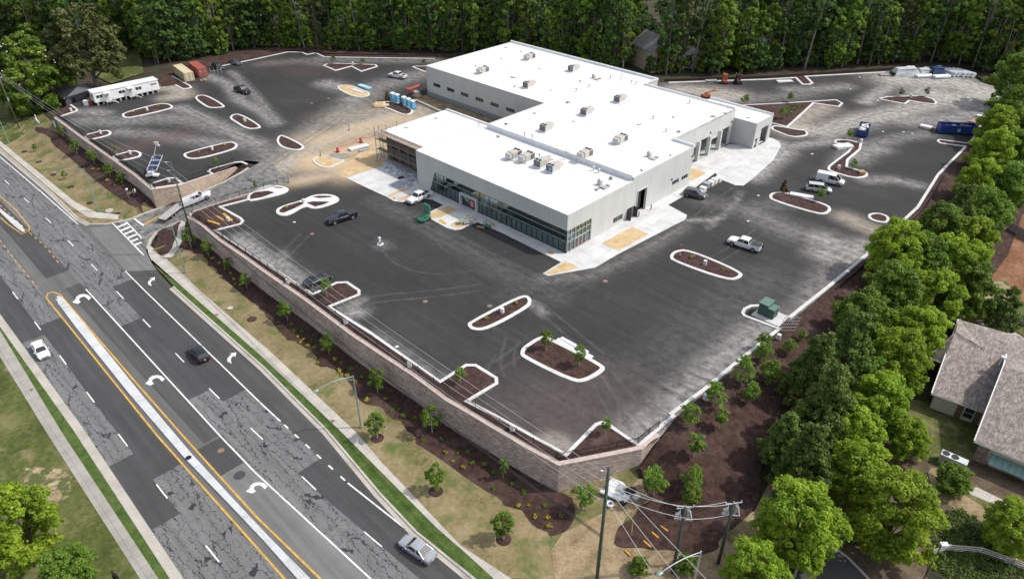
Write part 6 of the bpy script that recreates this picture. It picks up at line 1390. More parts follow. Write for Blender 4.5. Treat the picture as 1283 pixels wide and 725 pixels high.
def trunk(h, r, m, parent, limbs=(), lean=(0, 0), seg=8):
    bm = new(); k = 4; pts = [Vector((lean[0]*(i/k)**1.3, lean[1]*(i/k)**1.3, h*i/k)) for i in range(k+1)]
    for i in range(k): bar(bm, pts[i], pts[i+1], r*(1-.75*i/k), r*(1-.75*(i+1)/k), seg, False)
    for p0, p1, rr in limbs: bar(bm, p0, p1, rr, rr*.35, 6)
    return build('trunk', bm, m, parent, True)
def broad(name, h, R, nclump, n_per, size, m, seed, base=.30, bark=None, cr=.30, kind='ell', lean=(0, 0), sub=7, ratio=.40, gap=.62):
    """lobes spread through the crown's volume, each a cluster of small leafy clumps with open gaps between the lobes"""
    rg = random.Random(seed); r = empty(name, (0, 0, 0)); lo = []; cl = []; tries = 0
    while len(lo) < nclump and tries < 5000:
        tries += 1
        t = rg.random(); z = base+(1-base)*t
        prof = {'ell': math.sqrt(max(0, 1-(2*t-.85)**2/1.35)), 'cone': (1-t)**.8*1.05+.10, 'round': math.sqrt(max(0, 1-(2*t-1)**2)), 'col': .75 if t < .8 else 1.5*(1-t)+.4}[kind]
        a = rg.uniform(0, 2*math.pi); q = R*prof*rg.uniform(.30, 1.0)**.5*rg.uniform(.70, 1.08)
        c = (q*math.cos(a)+lean[0]*z, q*math.sin(a)+lean[1]*z, h*z); rad = R*cr*rg.uniform(.65, 1.3)
        if any((c[0]-o[0])**2+(c[1]-o[1])**2+(c[2]-o[2])**2 < (gap*(rad+o[3]))**2 for o in lo): continue
        tn_ = rg.uniform(.12, .88); lo.append((*c, rad, tn_))
        for k in range(sub):
            e = rg.uniform(-.5, 1.5); f = rg.uniform(0, 6.283); ce = math.cos(e)*rad*.72
            cl.append((c[0]+ce*math.cos(f), c[1]+ce*math.sin(f), c[2]+math.sin(e)*rad*.62, rad*ratio*rg.uniform(.75, 1.3), min(1, max(0, tn_+rg.uniform(-.12, .12)))))
    limbs = [((0, 0, h*base*rg.uniform(.6, 1.3)), (c[0]*.85, c[1]*.85, c[2]*.97), .032*R*rg.uniform(.5, 1)) for c in rg.sample(lo, min(len(lo), 10))]
    trunk(h*.86, max(.03, .04*R+.007*h), bark or M_BARK, r, limbs, lean=(lean[0]*.8, lean[1]*.8)); leaves('crown', cl, n_per, size, m, r, seed); return r
def place(proto, used, x, y, z, s, label, cat, group=None, rz=None, sz=None):
    rz = random.uniform(0, 6.28) if rz is None else rz
    if id(proto) not in used: used.add(id(proto)); o = proto; o.location = (x, y, z); o.rotation_euler = (0, 0, rz)
    else: o = dup(proto, (x, y, z), rz)
    o.scale = (s, s, sz or s); o['label'] = label; o['category'] = cat
    if group: o['group'] = group
    elif 'group' in o: del o['group']
    return o
USED = set()
# prototypes
BROAD = [broad('broadleaf_tree', 10, 4.3, 64, 52, .27, LF_BRIGHT, s, .16, cr=.27, gap=.50, ratio=.46) for s in (1, 2, 3)]
MIDB = [broad('broadleaf_tree', 10, 4.2, 64, 52, .27, LF_MID, s, .16, cr=.27, gap=.50, ratio=.46) for s in (4, 5)]
PINE = [broad('pine_tree', 12, 3.7, 85, 48, .23, LF_DARK, s, .12, kind='cone', cr=.23, gap=.5, ratio=.46) for s in (6, 7)]
SAP = [broad('young_tree', 3.2, .78, 26, 18, .11, LF_MID, s, .34, M_STEM, .34, sub=5, ratio=.6, gap=.38) for s in (8, 9, 10)]
SAPB = [broad('young_tree', 3.2, .80, 26, 18, .11, LF_MID, s, .32, M_STEM, .34, sub=5, ratio=.6, gap=.38) for s in (11, 12)]
WISP = [broad('young_tree', 3.2, .38, 14, 24, .1, LF_MID, s, .26, M_STEM, .5, kind='col', sub=5, ratio=.55, gap=.35) for s in (13,)]
CONE = [broad('young_conifer', 2.4, .62, 34, 24, .11, LF_BRONZE, 14, .04, M_STEM, .36, kind='cone', sub=5, ratio=.6, gap=.35), broad('young_conifer', 2.4, .62, 34, 24, .11, LF_MID, 15, .04, M_STEM, .36, kind='cone', sub=5, ratio=.6, gap=.35)]
def tall(seed, m, h=26, lo=.38, R=3.3, n=34, lean=(0, 0), kind='round'):
    return broad('forest_tree', h, R, n, 44, .46, m, seed, lo, M_BARKP if seed % 2 else M_BARKM, .33, kind, lean, 5, .48, .55)
M_BARKM = mat('grey_bark', (.13, .118, .10), (.075, .068, .058), 2, .95)
TALL = [tall(20, LF_FOREST, 26, .16, 3.5, 34), tall(21, LF_FOREST, 28, .36, 3.4, 26, (2.6, 0)), tall(22, LF_FOREST, 22, .06, 3.9, 44), tall(23, LF_FLIGHT, 24, .16, 3.2, 30, (-2.2, .8)), tall(24, LF_FOREST, 29, .44, 3.0, 20, (1, -1.8)), tall(25, LF_FLIGHT, 18, .10, 3.2, 30), tall(26, LF_OLIVE, 24, .24, 3.4, 26, (1.4, .5)), tall(27, LF_MID, 20, .05, 3.8, 42)]
UNDER = [broad('understory_tree', 8, 2.8, 24, 34, .36, LF_FOREST, 30, .08, M_BARK, .32, sub=6), broad('understory_tree', 7, 2.4, 20, 34, .34, LF_FLIGHT, 31, .10, M_BARK, .32, sub=6), broad('understory_tree', 9, 2.6, 24, 34, .36, LF_MID, 32, .06, M_BARK, .32, sub=6)]
# --- tree belt on the right ---
LB = {'b': BROAD, 'm': MIDB, 'p': PINE}
belt = [  # kind, crown centre px, crown radius px, ground z, label
 ('b', 1002, 650, 58, 'bright rounded tree left of the asphalt parking pad'), ('b', 1126, 640, 60, 'big bright tree beside the small white street lamp'), ('b', 1075, 590, 46, 'bright tree between the two foremost big trees'),
 ('b', 945, 712, 44, 'bright tree cut off by the bottom edge near the lamp arm'), ('p', 1015, 570, 40, 'dark pine at the foot of the mulch slope'), ('p', 985, 545, 30, 'small dark pine at the left rim of the belt'), ('b', 1068, 540, 40, 'bright tree right of the lower pines'),
 ('p', 1040, 500, 42, 'dark pine in the middle of the belt'), ('p', 1025, 455, 36, 'dark pine reaching over the mulch near the transformer'), ('b', 1105, 500, 42, 'bright tree left of the house eave'), ('p', 1065, 430, 38, 'tall dark pine right of the green transformer'),
 ('b', 1125, 445, 42, 'bright tree touching the house roof'), ('m', 1085, 395, 38, 'green tree behind the transformer pines'), ('b', 1150, 415, 38, 'bright tree beside the house gable'), ('m', 1120, 365, 40, 'green tree at the lot edge below the mulch nose'),
 ('b', 1170, 370, 40, 'bright tree above the house gable'), ('b', 1125, 310, 40, 'bright tree leaning over the right kerb'), ('m', 1160, 325, 38, 'green tree behind the kerb leaning tree'), ('b', 1195, 330, 42, 'bright tree left of the red clay'), ('m', 1215, 360, 38, 'green tree beside the grey fence'),
 ('m', 1180, 285, 34, 'mid green tree at the end of the right kerb'), ('b', 1215, 300, 36, 'bright tree before the distant grey fence'), ('p', 1205, 262, 26, 'slim dark tree on the mulch beyond the kerb'), ('m', 1235, 262, 32, 'green tree above the distant grey fence'), ('b', 1228, 225, 30, 'bright tree at the right edge of the dark lot'),
 ('m', 1262, 232, 34, 'green tree at the right picture edge above the fence'), ('b', 1248, 188, 30, 'bright tree behind the long blue dumpster'), ('m', 1275, 190, 32, 'green tree at the picture edge right of the dumpster'), ('b', 1250, 155, 26, 'yellow green tree at the far corner of the yard'), ('m', 1272, 140, 32, 'tall green tree at the far right corner'),
 ('m', 1275, 95, 30, 'high green crown at the top right edge'), ('m', 1090, 470, 30, 'green tree tucked between pine and bright tree'), ('m', 1040, 545, 28, 'green tree tucked among the lower pines')]
for i, (k, px, py, rp, lb) in enumerate(belt):
    pr = LB[k][i % len(LB[k])]; H0 = 12 if k == 'p' else 10; R0 = 3.9 if k == 'p' else 4.9; zg = -4.4 if py > 240 else (-3.2 if py > 160 else -2)
    for _ in range(4):       # size from the crown's span, then the place under it
        x, y = G(px, py, zg+6); depth = math.sqrt(x*x+y*y+(CAMH-zg-6)**2); s = rp*depth/math.hypot(FOC, math.hypot(px-PW/2, py-PH/2))/R0
        x, y = G(px, py, zg+.62*H0*s); zg = hz(x, y)
    place(pr, USED, x, y, zg-.1, s, lb, 'tree', 'trees of the right belt')
# filler trees of the belt hidden behind, seen only as dark depth
x0 = [(1100, 560), (1085, 450), (1150, 350), (1240, 300), (1195, 295), (1290, 250), (1300, 190)]
# --- other single trees ---
def single(proto, px, py, rp, R0, H0, zg, lb, cat='tree', frac=.62, sz=None):
    for _ in range(4):
        x, y = G(px, py, zg+frac*H0*.8); dist = math.sqrt(x*x+y*y+(CAMH-zg)**2); s = rp*dist/math.hypot(FOC, math.hypot(px-PW/2, py-PH/2))/R0
        x, y = G(px, py, zg+frac*H0*s); zg = hz(x, y)
    return place(proto, USED, x, y, zg-.05, s, lb, cat, None, None, sz)
MAG = broad('magnolia_tree', 11, 5.4, 80, 50, .36, LF_MID, 41, .03, kind='ell', cr=.23, gap=.5)
MO = single(MAG, 32, 92, 41, 5.6, 11, -4.2, 'big glossy magnolia with white flowers at the left edge', frac=.55)
rg = random.Random(5); bm = new()
for k in range(45):
    a, e = rg.uniform(0, 6.28), rg.uniform(-.1, 1.4); q = 5.5*math.cos(e)
    sphere(bm, (q*math.cos(a), q*math.sin(a), 6.0+4.9*math.sin(e)), (.12, .12, .08), 5, 3)
build('flowers', bm, mat('white_petals', (.78, .76, .68), None, 3, .7), MO)
OAK = broad('oak_tree', 12, 5.5, 56, 50, .34, LF_OLIVE, 42, .22, M_BARKP, .22, gap=.52); single(OAK, 103, 52, 42, 5.8, 12, -3.5, 'olive green tree with a pale trunk behind the office trailer')
single(BROAD[0], 16, 652, 52, 4.9, 10, -4.4, 'bright tree at the bottom left beside the bare soil'); single(MIDB[0], 84, 712, 36, 4.9, 10, -4.4, 'low green tree cut off at the bottom left')
single(BROAD[1], 1270, 657, 36, 4.9, 10, -4.5, 'yellow green tree at the lower right edge below the awning')
DC = broad('dense_dark_tree', 7, 2.6, 40, 50, .2, LF_DARK, 43, .06, kind='cone', cr=.3); single(DC, 1258, 388, 25, 3.0, 7, -4.6, 'dense dark tree standing by the grey fence behind the house', frac=.45)
SHR = broad('round_shrub', 3, 1.9, 34, 50, .15, LF_MID, 44, .10, kind='round', cr=.34, gap=.45); single(SHR, 1195, 604, 24, 2.1, 3, -4.6, 'round clipped shrub beside the two fan condenser', 'shrub', .5)
single(BROAD[2], 1140, 545, 27, 4.9, 10, -4.6, 'small bright tree on the lawn before the house'); 
for px, py, rp, lb in ((860, 705, 16, 'weedy green shrub behind the street lamp arm'), (800, 708, 14, 'small weedy shrub among the straw at the bottom')): single(SHR, px, py, rp, 2.1, 3, -4.6, lb, 'shrub', .5)
# --- young trees ---
def young(pr, base, top, zg, lb, grp=None, cat='young tree', k=1.0):
    """base and top rows give the height"""
    z = zg if zg is not None else None
    if zg is None: x, y, z = GT(*base)
    else: x, y = G(base[0], base[1], zg)
    h = max(1.2, height_to(base, z, top)*1.0) if zg is not None else max(1.2, CAMH+y/(CP+(-(top-PH/2)/FOC)*SP)*(-SP+(-(top-PH/2)/FOC)*CP)-z)
    h0 = {'young_conifer': 2.5}.get(pr.name.split('.')[0], 3.4); s = h/h0
    return place(pr, USED, x, y, z, s*k, lb, cat, grp, sz=s)
W_ = 'young trees along the retaining wall'
for i, (b, t, lb) in enumerate([((360.6, 402.4), 376, 'young tree below the wall near the front corner island'), ((412.6, 443.6), 417, 'young tree below the wall right of the street lamp head'), ((473.5, 491.7), 461, 'young tree below the wall beside the lamp pole'), ((541.7, 542.6), 509, 'young tree below the wall middle with a dark crown'),
                     ((630.4, 599.4), 570, 'thin young tree below the wall near its corner'), ((733.9, 639.3), 606, 'young tree in a mulch ring under the lit wall end'), ((240, 311), 286, 'young tree behind the foot of the tall utility pole'), ((262, 322), 300, 'young tree below the wall start by the drive'), ((287, 339), 322, 'young tree below the wall among yellow shrubs'), ((310, 362), 342, 'young tree below the wall above the dark SUV')]):
    young((SAP+WISP)[i % 3] if i != 4 else WISP[0], b, t, None, lb, W_, k=1.1)
for b, t, lb in [((473, 549), 515, 'young tree in a mulch ring beside the sidewalk, highest of three'), ((546.3, 615.4), 583, 'young tree in a mulch ring beside the sidewalk, middle of three'), ((631, 676), 640, 'young tree in a mulch ring beside the sidewalk, lowest of three')]: young(SAP[1], b, t, None, lb, 'young trees in the verge', k=1.1)
for i, (b, t, lb) in enumerate([((80, 172), 156, 'young tree highest along the left wall'), ((97, 193), 174, 'young tree second along the left wall'), ((119, 206), 187, 'young tree third along the left wall'), ((139, 222), 204, 'young tree beside the gadget cage below the left wall'), ((154, 229), 215, 'smallest young tree at the lower left wall'), ((45, 190), 180, 'small weak tree in the left verge'), ((83, 225), 214, 'small weak tree in the left verge near the lamp')]): young(SAP[i % 3], b, t, None, lb, W_, k=1.3)
for b, t, lb, p in [((684.2, 437.2), 414, 'left of the two young trees on the large front island', SAPB[0]), ((725.4, 457.7), 433, 'right of the two young trees on the large front island', SAPB[0]), ((758.3, 543), 519, 'thin young tree in the front corner bed', WISP[0]), ((577.2, 479.8), 460, 'young tree on the front island right of the wall lamp', SAPB[1]), ((409.8, 371), 349, 'young tree beside the black sedan', SAPB[1]),
                    ((321.3, 238), 224, 'young tree at the head of the entrance drive', WISP[0]), ((271.7, 209), 197, 'young tree behind the tan drive wall', SAPB[0]), ((144.8, 194), 181, 'thin young tree beside the left fence island', WISP[0])]: young(p, b, t, .1, lb, 'young trees in the lot', k=1.1 if p is not WISP[0] else 1.6)
for b, t, lb, p in [((417.5, 79), 69, 'small olive tree at the left end of the bow tie island', 0), ((455, 80.5), 72, 'small olive tree at the middle of the bow tie island', 0), ((531.5, 82), 74, 'small olive tree beside the rear wing wall', 0), ((1128, 121), 110.5, 'young tree left on the kinked rear island', 1), ((1159.9, 120.5), 109.5, 'young tree right on the kinked rear island', 1),
                    ((1063.6, 173.5), 161, 'young tree beside the full blue rubbish skip', 1), ((1068, 211), 199, 'young tree in the elbow of the Z shaped island', 0), ((1026.8, 251), 235, 'young tree standing before the silver minivan', 1), ((932.3, 131), 118, 'pale young tree behind the end block', 0), ((990, 128), 116, 'young tree on the rim of the triangular bed', 0), ((982, 149), 133, 'young tree inside the triangular bed', 0)]:
    young(SAP[p], b, t, .1, lb, 'young trees in the rear lot', k=1.5)
young(CONE[0], (486, 126), 113.5, .05, 'bronze young conifer beside the portable toilets'); young(CONE[1], (502.8, 131), 119.5, .05, 'green young conifer before the portable toilets'); young(CONE[0], (981.5, 240.5), 224.5, .1, 'bronze and green conifer at the island below the vans')
for i, (b, t, lb, p) in enumerate([((926.6, 479.3), 447, 'young tree on the mulch slope nearest the kerb gap', SAP[0]), ((960.3, 483.6), 452, 'young tree on the mulch slope below the transformer', SAP[1]), ((893, 509.8), 480, 'young tree on the slope beside the white drain riser', SAPB[0]), ((954, 454.3), 430, 'young tree high on the slope under the transformer', SAPB[1]), ((938, 505), 480, 'wide bushy young tree on the mulch slope', SAPB[0]),
                           ((900, 537), 505, 'tall narrow young tree on the mulch slope', WISP[0]), ((863, 533), 506, 'bright young tree at the slope edge above the wall end', SAPB[1]), ((818.6, 620.5), 587, 'young tree with a pale stem right of the wall end', SAP[2]), ((868, 573.6), 538, 'narrow bright tree on the slope behind the wall end', WISP[0]), ((864, 610), 584, 'dark green young tree in the middle of the lower slope', MIDB[1] if False else SAP[0]),
                           ((863.4, 636), 608, 'olive young tree behind the transformer pole', SAPB[0]), ((987, 445), 425, 'bright bushy young tree under the mesh sheet', SAPB[1]), ((964, 476), 452, 'small young tree on the upper slope', SAP[2]), ((1003, 428), 412, 'young tree at the belt edge by the transformer', SAP[1]), ((955, 440), 418, 'young tree leaning on the kerb below the transformer', SAP[0])]):
    young(p, b, t, None, lb, 'young trees on the mulch slope', k=1.7 if p is WISP[0] else 1.35)
# --- small shrubs ---
def bush(seed, m, r=.34): 
    rg = random.Random(seed); o = empty('small_shrub', (0, 0, 0)); leaves('foliage', [(rg.uniform(-.5, .5)*r, rg.uniform(-.5, .5)*r, r*rg.uniform(.5, 1), r*.62, rg.random()) for _ in range(5)], 16, .15, m, o, seed); return o
BY = bush(50, LF_YELLOW); BG = bush(51, LF_MID)
def bushes(pts, pr, lb, grp, zg=None):
    for p in pts:
        x, y, z = GT(*p) if zg is None else (*G(*p, zg), zg); place(pr, USED, x, y, z+.05, random.uniform(.8, 1.25), lb, 'shrub', grp)
yl = z3(320, 360, [(307, 372), (390, 354), (330, 305), (555, 480), (545, 550), (632, 545), (410, 409), (420, 427), (450, 434), (487, 462), (207, 242), (238, 257), (222, 270), (255, 289)])+z3(640, 539, [(40, 370), (87, 370), (118, 422), (178, 430), (185, 472)])+z3(320, 539, [(1278, 370), (927, 112), (962, 154), (1012, 184)])+z3(0, 180, [(1000, 567), (1040, 564), (1072, 587), (1098, 612), (1125, 634), (1140, 664), (1078, 650), (1175, 692), (1145, 687)])
gr = z3(320, 360, [(115, 194), (178, 187), (192, 217), (228, 222), (278, 264), (290, 300), (420, 372), (470, 400), (522, 442), (665, 602), (700, 597), (718, 632), (778, 642)])+z3(320, 539, [(818, 50), (905, 47), (962, 70), (987, 114), (1035, 112), (1060, 164), (1113, 172), (1158, 210), (1160, 284), (1250, 267)])+z3(640, 539, [(65, 304), (8, 267), (165, 367), (245, 424), (315, 299)])
yl2 = z3(0, 180, [(455, 129), (482, 130), (505, 124), (525, 182), (572, 180), (558, 205), (602, 209), (620, 224), (597, 192)])
bushes(yl, BY, 'small yellow shrub in the mulch below the front wall', 'yellow shrubs below the front wall'); bushes(gr, BG, 'small green shrub in the mulch below the front wall', 'green shrubs below the front wall'); bushes(yl2, BY, 'small yellow shrub in the mulch below the left wall', 'yellow shrubs below the left wall')
bushes(z8(90, 80, [(620, 490), (872, 428)])+z8(210, 140, [(315, 412), (570, 340)])+z8(320, 220, [(310, 325)])+z3(640, 180, [(880, 555), (1028, 612)])+[(646, 380), (609, 400)], BY, 'small yellow shrub on a kerbed island of the lot', 'yellow shrubs on the lot islands', .1)
bushes(z8(960, 90, [(235, 400), (260, 380), (290, 385), (320, 370), (340, 355), (310, 350), (280, 350), (250, 420), (220, 440), (350, 340), (370, 350), (260, 345)]), BG, 'small dark shrub in the triangular bed beyond the building', 'shrubs in the triangular bed', .1)
# mulch rings
for b, lb in [((473, 549), 'highest'), ((546.3, 615.4), 'middle'), ((631, 675.5), 'lowest')]:
    x, y, z = GT(*b); bm = new(); bar(bm, (0, 0, 0), (0, 0, .14), 1.0, .8, 18); tag(build('mulch_ring', bm, M_MULCH, None, True, (x, y, z)), 'mulch ring of the verge trees, %s of the three' % lb, 'mulch ring')
for i, b in enumerate(z3(0, 180, [(190, 90), (120, 40), (262, 152), (345, 212), (440, 290)])+z3(0, 360, [(1230, 155)])):
    x, y, z = GT(*b); bm = new(); bar(bm, (0, 0, 0), (0, 0, .12), .9, .7, 16); tag(build('mulch_ring', bm, M_MULCH, None, True, (x, y, z)), 'small dark mulch ring in the grass verge', 'mulch ring', 'mulch rings without a tree')
gp = GTL([(1187, 642), (1205, 640), (1240, 660), (1262, 690), (1283, 712), (1283, 730), (1190, 735), (1165, 715), (1172, 665)]); gx_ = [p[0] for p in gp]; gy_ = [p[1] for p in gp]; cl = []; rg = random.Random(8)
while len(cl) < 420:
    x, y = rg.uniform(min(gx_), max(gx_)), rg.uniform(min(gy_), max(gy_))
    if inpoly([x], [y], gp)[0]: cl.append((x, y, hz(x, y)+.2, rg.uniform(.25, .55), rg.random()*.6))
tag(leaves('ground_cover_plants', cl, 40, .16, LF_DARK, None, 61), 'dark green ground cover plants round the rail fence', 'ground cover', None, 'stuff')
# --- the forest behind ---
FL = [(-140, 75), (-60, 66), (20, 62), (70, 62), (125, 66), (170, 60), (200, 80), (262, 70), (330, 58), (420, 64), (550, 66), (640, 70), (740, 85), (830, 95), (900, 92), (1000, 87), (1100, 82), (1180, 77), (1222, 88), (1255, 95), (1300, 70), (1360, 60)]
fw = resample(GL(FL), 1.0); rg = random.Random(77)
tn = ['tall slender tree with a pale bare trunk at the forest edge', 'tall tree standing deep in the rear forest']
fo = offset(fw, 1.0, False); nF = 0
def into(i, d):        # a point d metres behind the forest front
    p = Vector(fw[i]); v = p.normalized(); return p+v*d
def glimpse(p):
    x = pix(p.x, p.y, 8)[0]; return (797 < x < 838 or 922 < x < 944) and rg.random() < .8
i = 0
while i < len(fw)-1 and nF < 125:
    p = into(i, rg.uniform(1, 5))
    if glimpse(p): i += 3; continue
    pr = TALL[rg.choice([0, 1, 2, 2, 3, 4, 5, 5, 6, 7, 7])]; place(pr, USED, p.x, p.y, hz(p.x, p.y)-.2, rg.uniform(.8, 1.2), tn[0], 'tree', 'pale trunked trees along the forest edge'); nF += 1; i += int(rg.uniform(3, 5.6))
i = 0
while i < len(fw)-1:
    p = into(i, rg.uniform(8, 22))
    if glimpse(p): i += 4; continue
    pr = TALL[rg.choice([0, 2, 2, 7, 3])]; place(pr, USED, p.x, p.y, hz(p.x, p.y)-.2, rg.uniform(.9, 1.2), tn[1], 'tree', 'trees deep in the rear forest'); i += int(rg.uniform(4, 6.5))
i = 0; nU = 0
while i < len(fw)-1:
    p = into(i, rg.uniform(1, 12)); pr = UNDER[rg.choice([0, 0, 1, 2])]; place(pr, USED, p.x, p.y, hz(p.x, p.y)-.2, rg.uniform(.55, 1.35), 'low leafy understory tree filling the rear forest edge', 'tree', 'understory trees of the rear forest'); nU += 1; i += int(rg.uniform(2, 3.6))
# woods further back that read as one mass
cl = []
for i in range(0, len(fw), 2):
    for k in range(6):
        p = into(i, rg.uniform(22, 60)); cl.append((p.x, p.y, hz(p.x, p.y)+rg.uniform(2, 26), rg.uniform(2, 3.6), rg.random()*.7))
o = leaves('far_woods', cl, 90, .9, LF_FOREST, None, 99); tag(o, 'dark mass of woods behind the forest edge', 'woods', None, 'stuff')
# ================= street furniture, site things, the neighbour's house =================
M_POLE = mat('weathered_pole', (.15, .145, .125), (.085, .08, .07), 1.5, .9); M_POLEG = mat('dark_green_pole', (.05, .075, .055), (.035, .05, .04), 1.5, .8); M_TEAL = mat('teal_grey_metal', (.25, .36, .34), (.20, .29, .28), 1, .5, .3)
M_WIRE = mat('aluminium_wire', (.50, .50, .49), None, 3, .5, .2); M_CABLE = mat('black_cable', (.02, .02, .02), None, 3, .7); M_PORC = mat('white_porcelain', (.7, .7, .7), None, 3, .3); M_GREYM = mat('grey_steel', (.40, .42, .43), None, 2, .5, .3)
def pole_at(base, top_row, z):
    x, y = G(base[0], base[1], z); return Vector((x, y, z)), height_to(base, z, top_row)
def crossarm(root, z, d, L, y=0, name='crossarm', ins=3):
    bm = new(); v = Vector((math.cos(d), math.sin(d), 0)); beam(bm, Vector((0, 0, z))-v*L/2, Vector((0, 0, z))+v*L/2, .1, .12); o = build(name, bm, M_GREYM, root); bm = new()
    for k in range(ins):
        q = Vector((0, 0, z))+v*L*(k/(ins-1)-.5)*.9 if ins > 1 else Vector((0, 0, z)); bar(bm, q+Vector((0, 0, .06)), q+Vector((0, 0, .32)), .07, .04, 8)
    build('insulator', bm, M_PORC, o); return o
def utility(base, top_row, z, r, label, m=M_POLE):
    b, h = pole_at(base, top_row, z); root = empty('utility_pole', b, 0, label, 'utility pole'); bm = new(); bar(bm, (0, 0, -.3), (0, 0, h), r, r*.68, 10); build('pole', bm, m, root, True); return root, b, h
PA, a0, ah = utility((245, 312.5), 201.5, -4.4, .17, 'tall wooden utility pole at the start of the front wall', M_POLEG)
for k, dz in enumerate((.3, 1.9, 3.5, 5.1, 6.5)):
    bm = new(); bar(bm, (0, 0, ah-dz), (-.75, .1, ah-dz+.05), .035, None, 6); bar(bm, (-.75, .1, ah-dz-.05), (-1.15, .15, ah-dz), .09, .07, 8); build('insulator', bm, M_PORC, PA)
# pole near the bottom edge: its foot lies below the picture
zb = -4.5; xb, yb = G(744, 760, zb); hB = height_to((744, 760), zb, 586)
PB = empty('utility_pole', (xb, yb, zb), 0, 'dark utility pole running off the bottom edge below the wall corner', 'utility pole'); bm = new(); bar(bm, (0, 0, -.3), (0, 0, hB), .2, .15, 10); build('pole', bm, M_POLEG, PB, True); pb = Vector((xb, yb, zb))
for dz in (.4, 1.6, 2.8, 4.2):
    bm = new(); bar(bm, (0, 0, hB-dz), (-.5, .05, hB-dz+.05), .035, None, 6); bar(bm, (-.5, .05, hB-dz-.06), (-.72, .08, hB-dz), .09, .07, 8); build('insulator', bm, M_PORC, PB)
PC, pc_, hC = utility((842.5, 716), 634.5, -4.5, .2, 'utility pole with cut-out arms over the lower mulch', M_POLEG)
PD, pd_, hD = utility((900, 704), 629, -4.4, .2, 'leaning utility pole with switch gear at the mulch edge', M_POLEG)
for P_, h in ((PC, hC), (PD, hD)):
    crossarm(P_, h-.15, R_(8), 1.9); crossarm(P_, h-2.0, R_(-8), 1.9, ins=3)
    for s in (-1, 1):
        bm = new(); bar(bm, (s*.55, -.1, h-.6), (s*.75, -.15, h-1.5), .07, None, 8); bar(bm, (s*.3, 0, h-1.9), (s*.5, 0, h-.3), .035, None, 6); build('cutout', bm, M_PORC, P_)
    bm = new(); box(bm, (-.75, -.1, h-1.1), (.35, .3, .4)); bar(bm, (.4, .05, h-1.6), (.4, .05, h-.5), .16, None, 10); build('arrester', bm, M_GREYM, P_)
PE, pe_, hE = utility((25, 163), 80, -5, .15, 'grey utility pole before the magnolia at the left edge', M_POLE)
for dz in (1.6, 2.7, 3.7): crossarm(PE, hE-dz, R_(80), 1.8, ins=2)
bm = new(); bar(bm, (.1, 0, hE*.45), (.1, 0, hE*.45+.9), .2, None, 10); build('transformer_can', bm, M_GREYM, PE)
x, y = G(11.5, 180, -5); bm = new(); bar(bm, (x, y, -5.3), (x, y, 4.2), .11, .07, 8); tag(build('lamp_post', bm, M_TEAL), 'teal lamp post cut off by the left picture edge', 'street lamp')
# wires
def wire(p, q, sag, r, m, label, group):
    p, q = Vector(p), Vector(q); bm = new(); n = 14; P = [p.lerp(q, i/n)-Vector((0, 0, sag*4*(i/n)*(1-i/n))) for i in range(n+1)]
    for a, b in zip(P[:-1], P[1:]): bar(bm, a, b, r, None, 5, False)
    tag(build('power_line', bm, m), label, 'power line', group)
for k, (da, db) in enumerate(((.3, .4), (1.9, 1.6), (3.5, 2.8), (5.1, 4.2))):
    wire(a0+Vector((-1.1, .1, ah-da)), pb+Vector((-.7, .1, hB-db)), 1.4, .021, M_WIRE, 'pale power line spanning the whole front wall', 'pale wires along the front wall')
for k, dz in enumerate((.0, .25, .5)): wire(a0+Vector((0, 0, ah*.45-dz)), pb+Vector((.2, 0, hB*.55-dz*.8)), 1.8, .032, M_CABLE, 'thick black cable hanging low along the front wall', 'black cables along the front wall')
for k, (da, db) in enumerate(((.3, 1.6), (1.9, 2.7), (3.5, 3.7))): wire(a0+Vector((-1.1, .1, ah-da)), pe_+Vector((0, .5*k, hE-db)), 2.0, .022, M_WIRE, 'pale power line running to the pole at the left edge', 'pale wires over the left verge')
for k in range(3): wire(pb+Vector((0, 0, hB-1.0-1.1*k)), pc_+Vector((-.8+.8*k, 0, hC+.1-(2.0 if k == 2 else 0))), .5, .028, M_WIRE, 'pale power line between the bottom pole and the first switch pole', 'wires to the first switch pole')
for k in range(3): wire(pc_+Vector((-.8+.8*k, 0, hC+.1-(2.0 if k == 1 else 0))), pd_+Vector((-.8+.8*k, 0, hD+.1-(2.0 if k == 1 else 0))), .3, .028, M_WIRE, 'pale power line between the two switch poles', 'wires between the switch poles')
for k in range(3): wire(pb+Vector((0, 0, hB-1.0-1.5*k)), Vector((xb+22-4*k, yb-22, 6-1.2*k)), .6, .028, M_WIRE, 'pale power line running off the bottom edge', 'wires leaving at the bottom')
wire(pd_+Vector((.3, 0, hD-.2)), Vector(GT(932, 658)), .02, .025, M_WIRE, 'thin guy wire staying the leaning switch pole', 'guy wire')
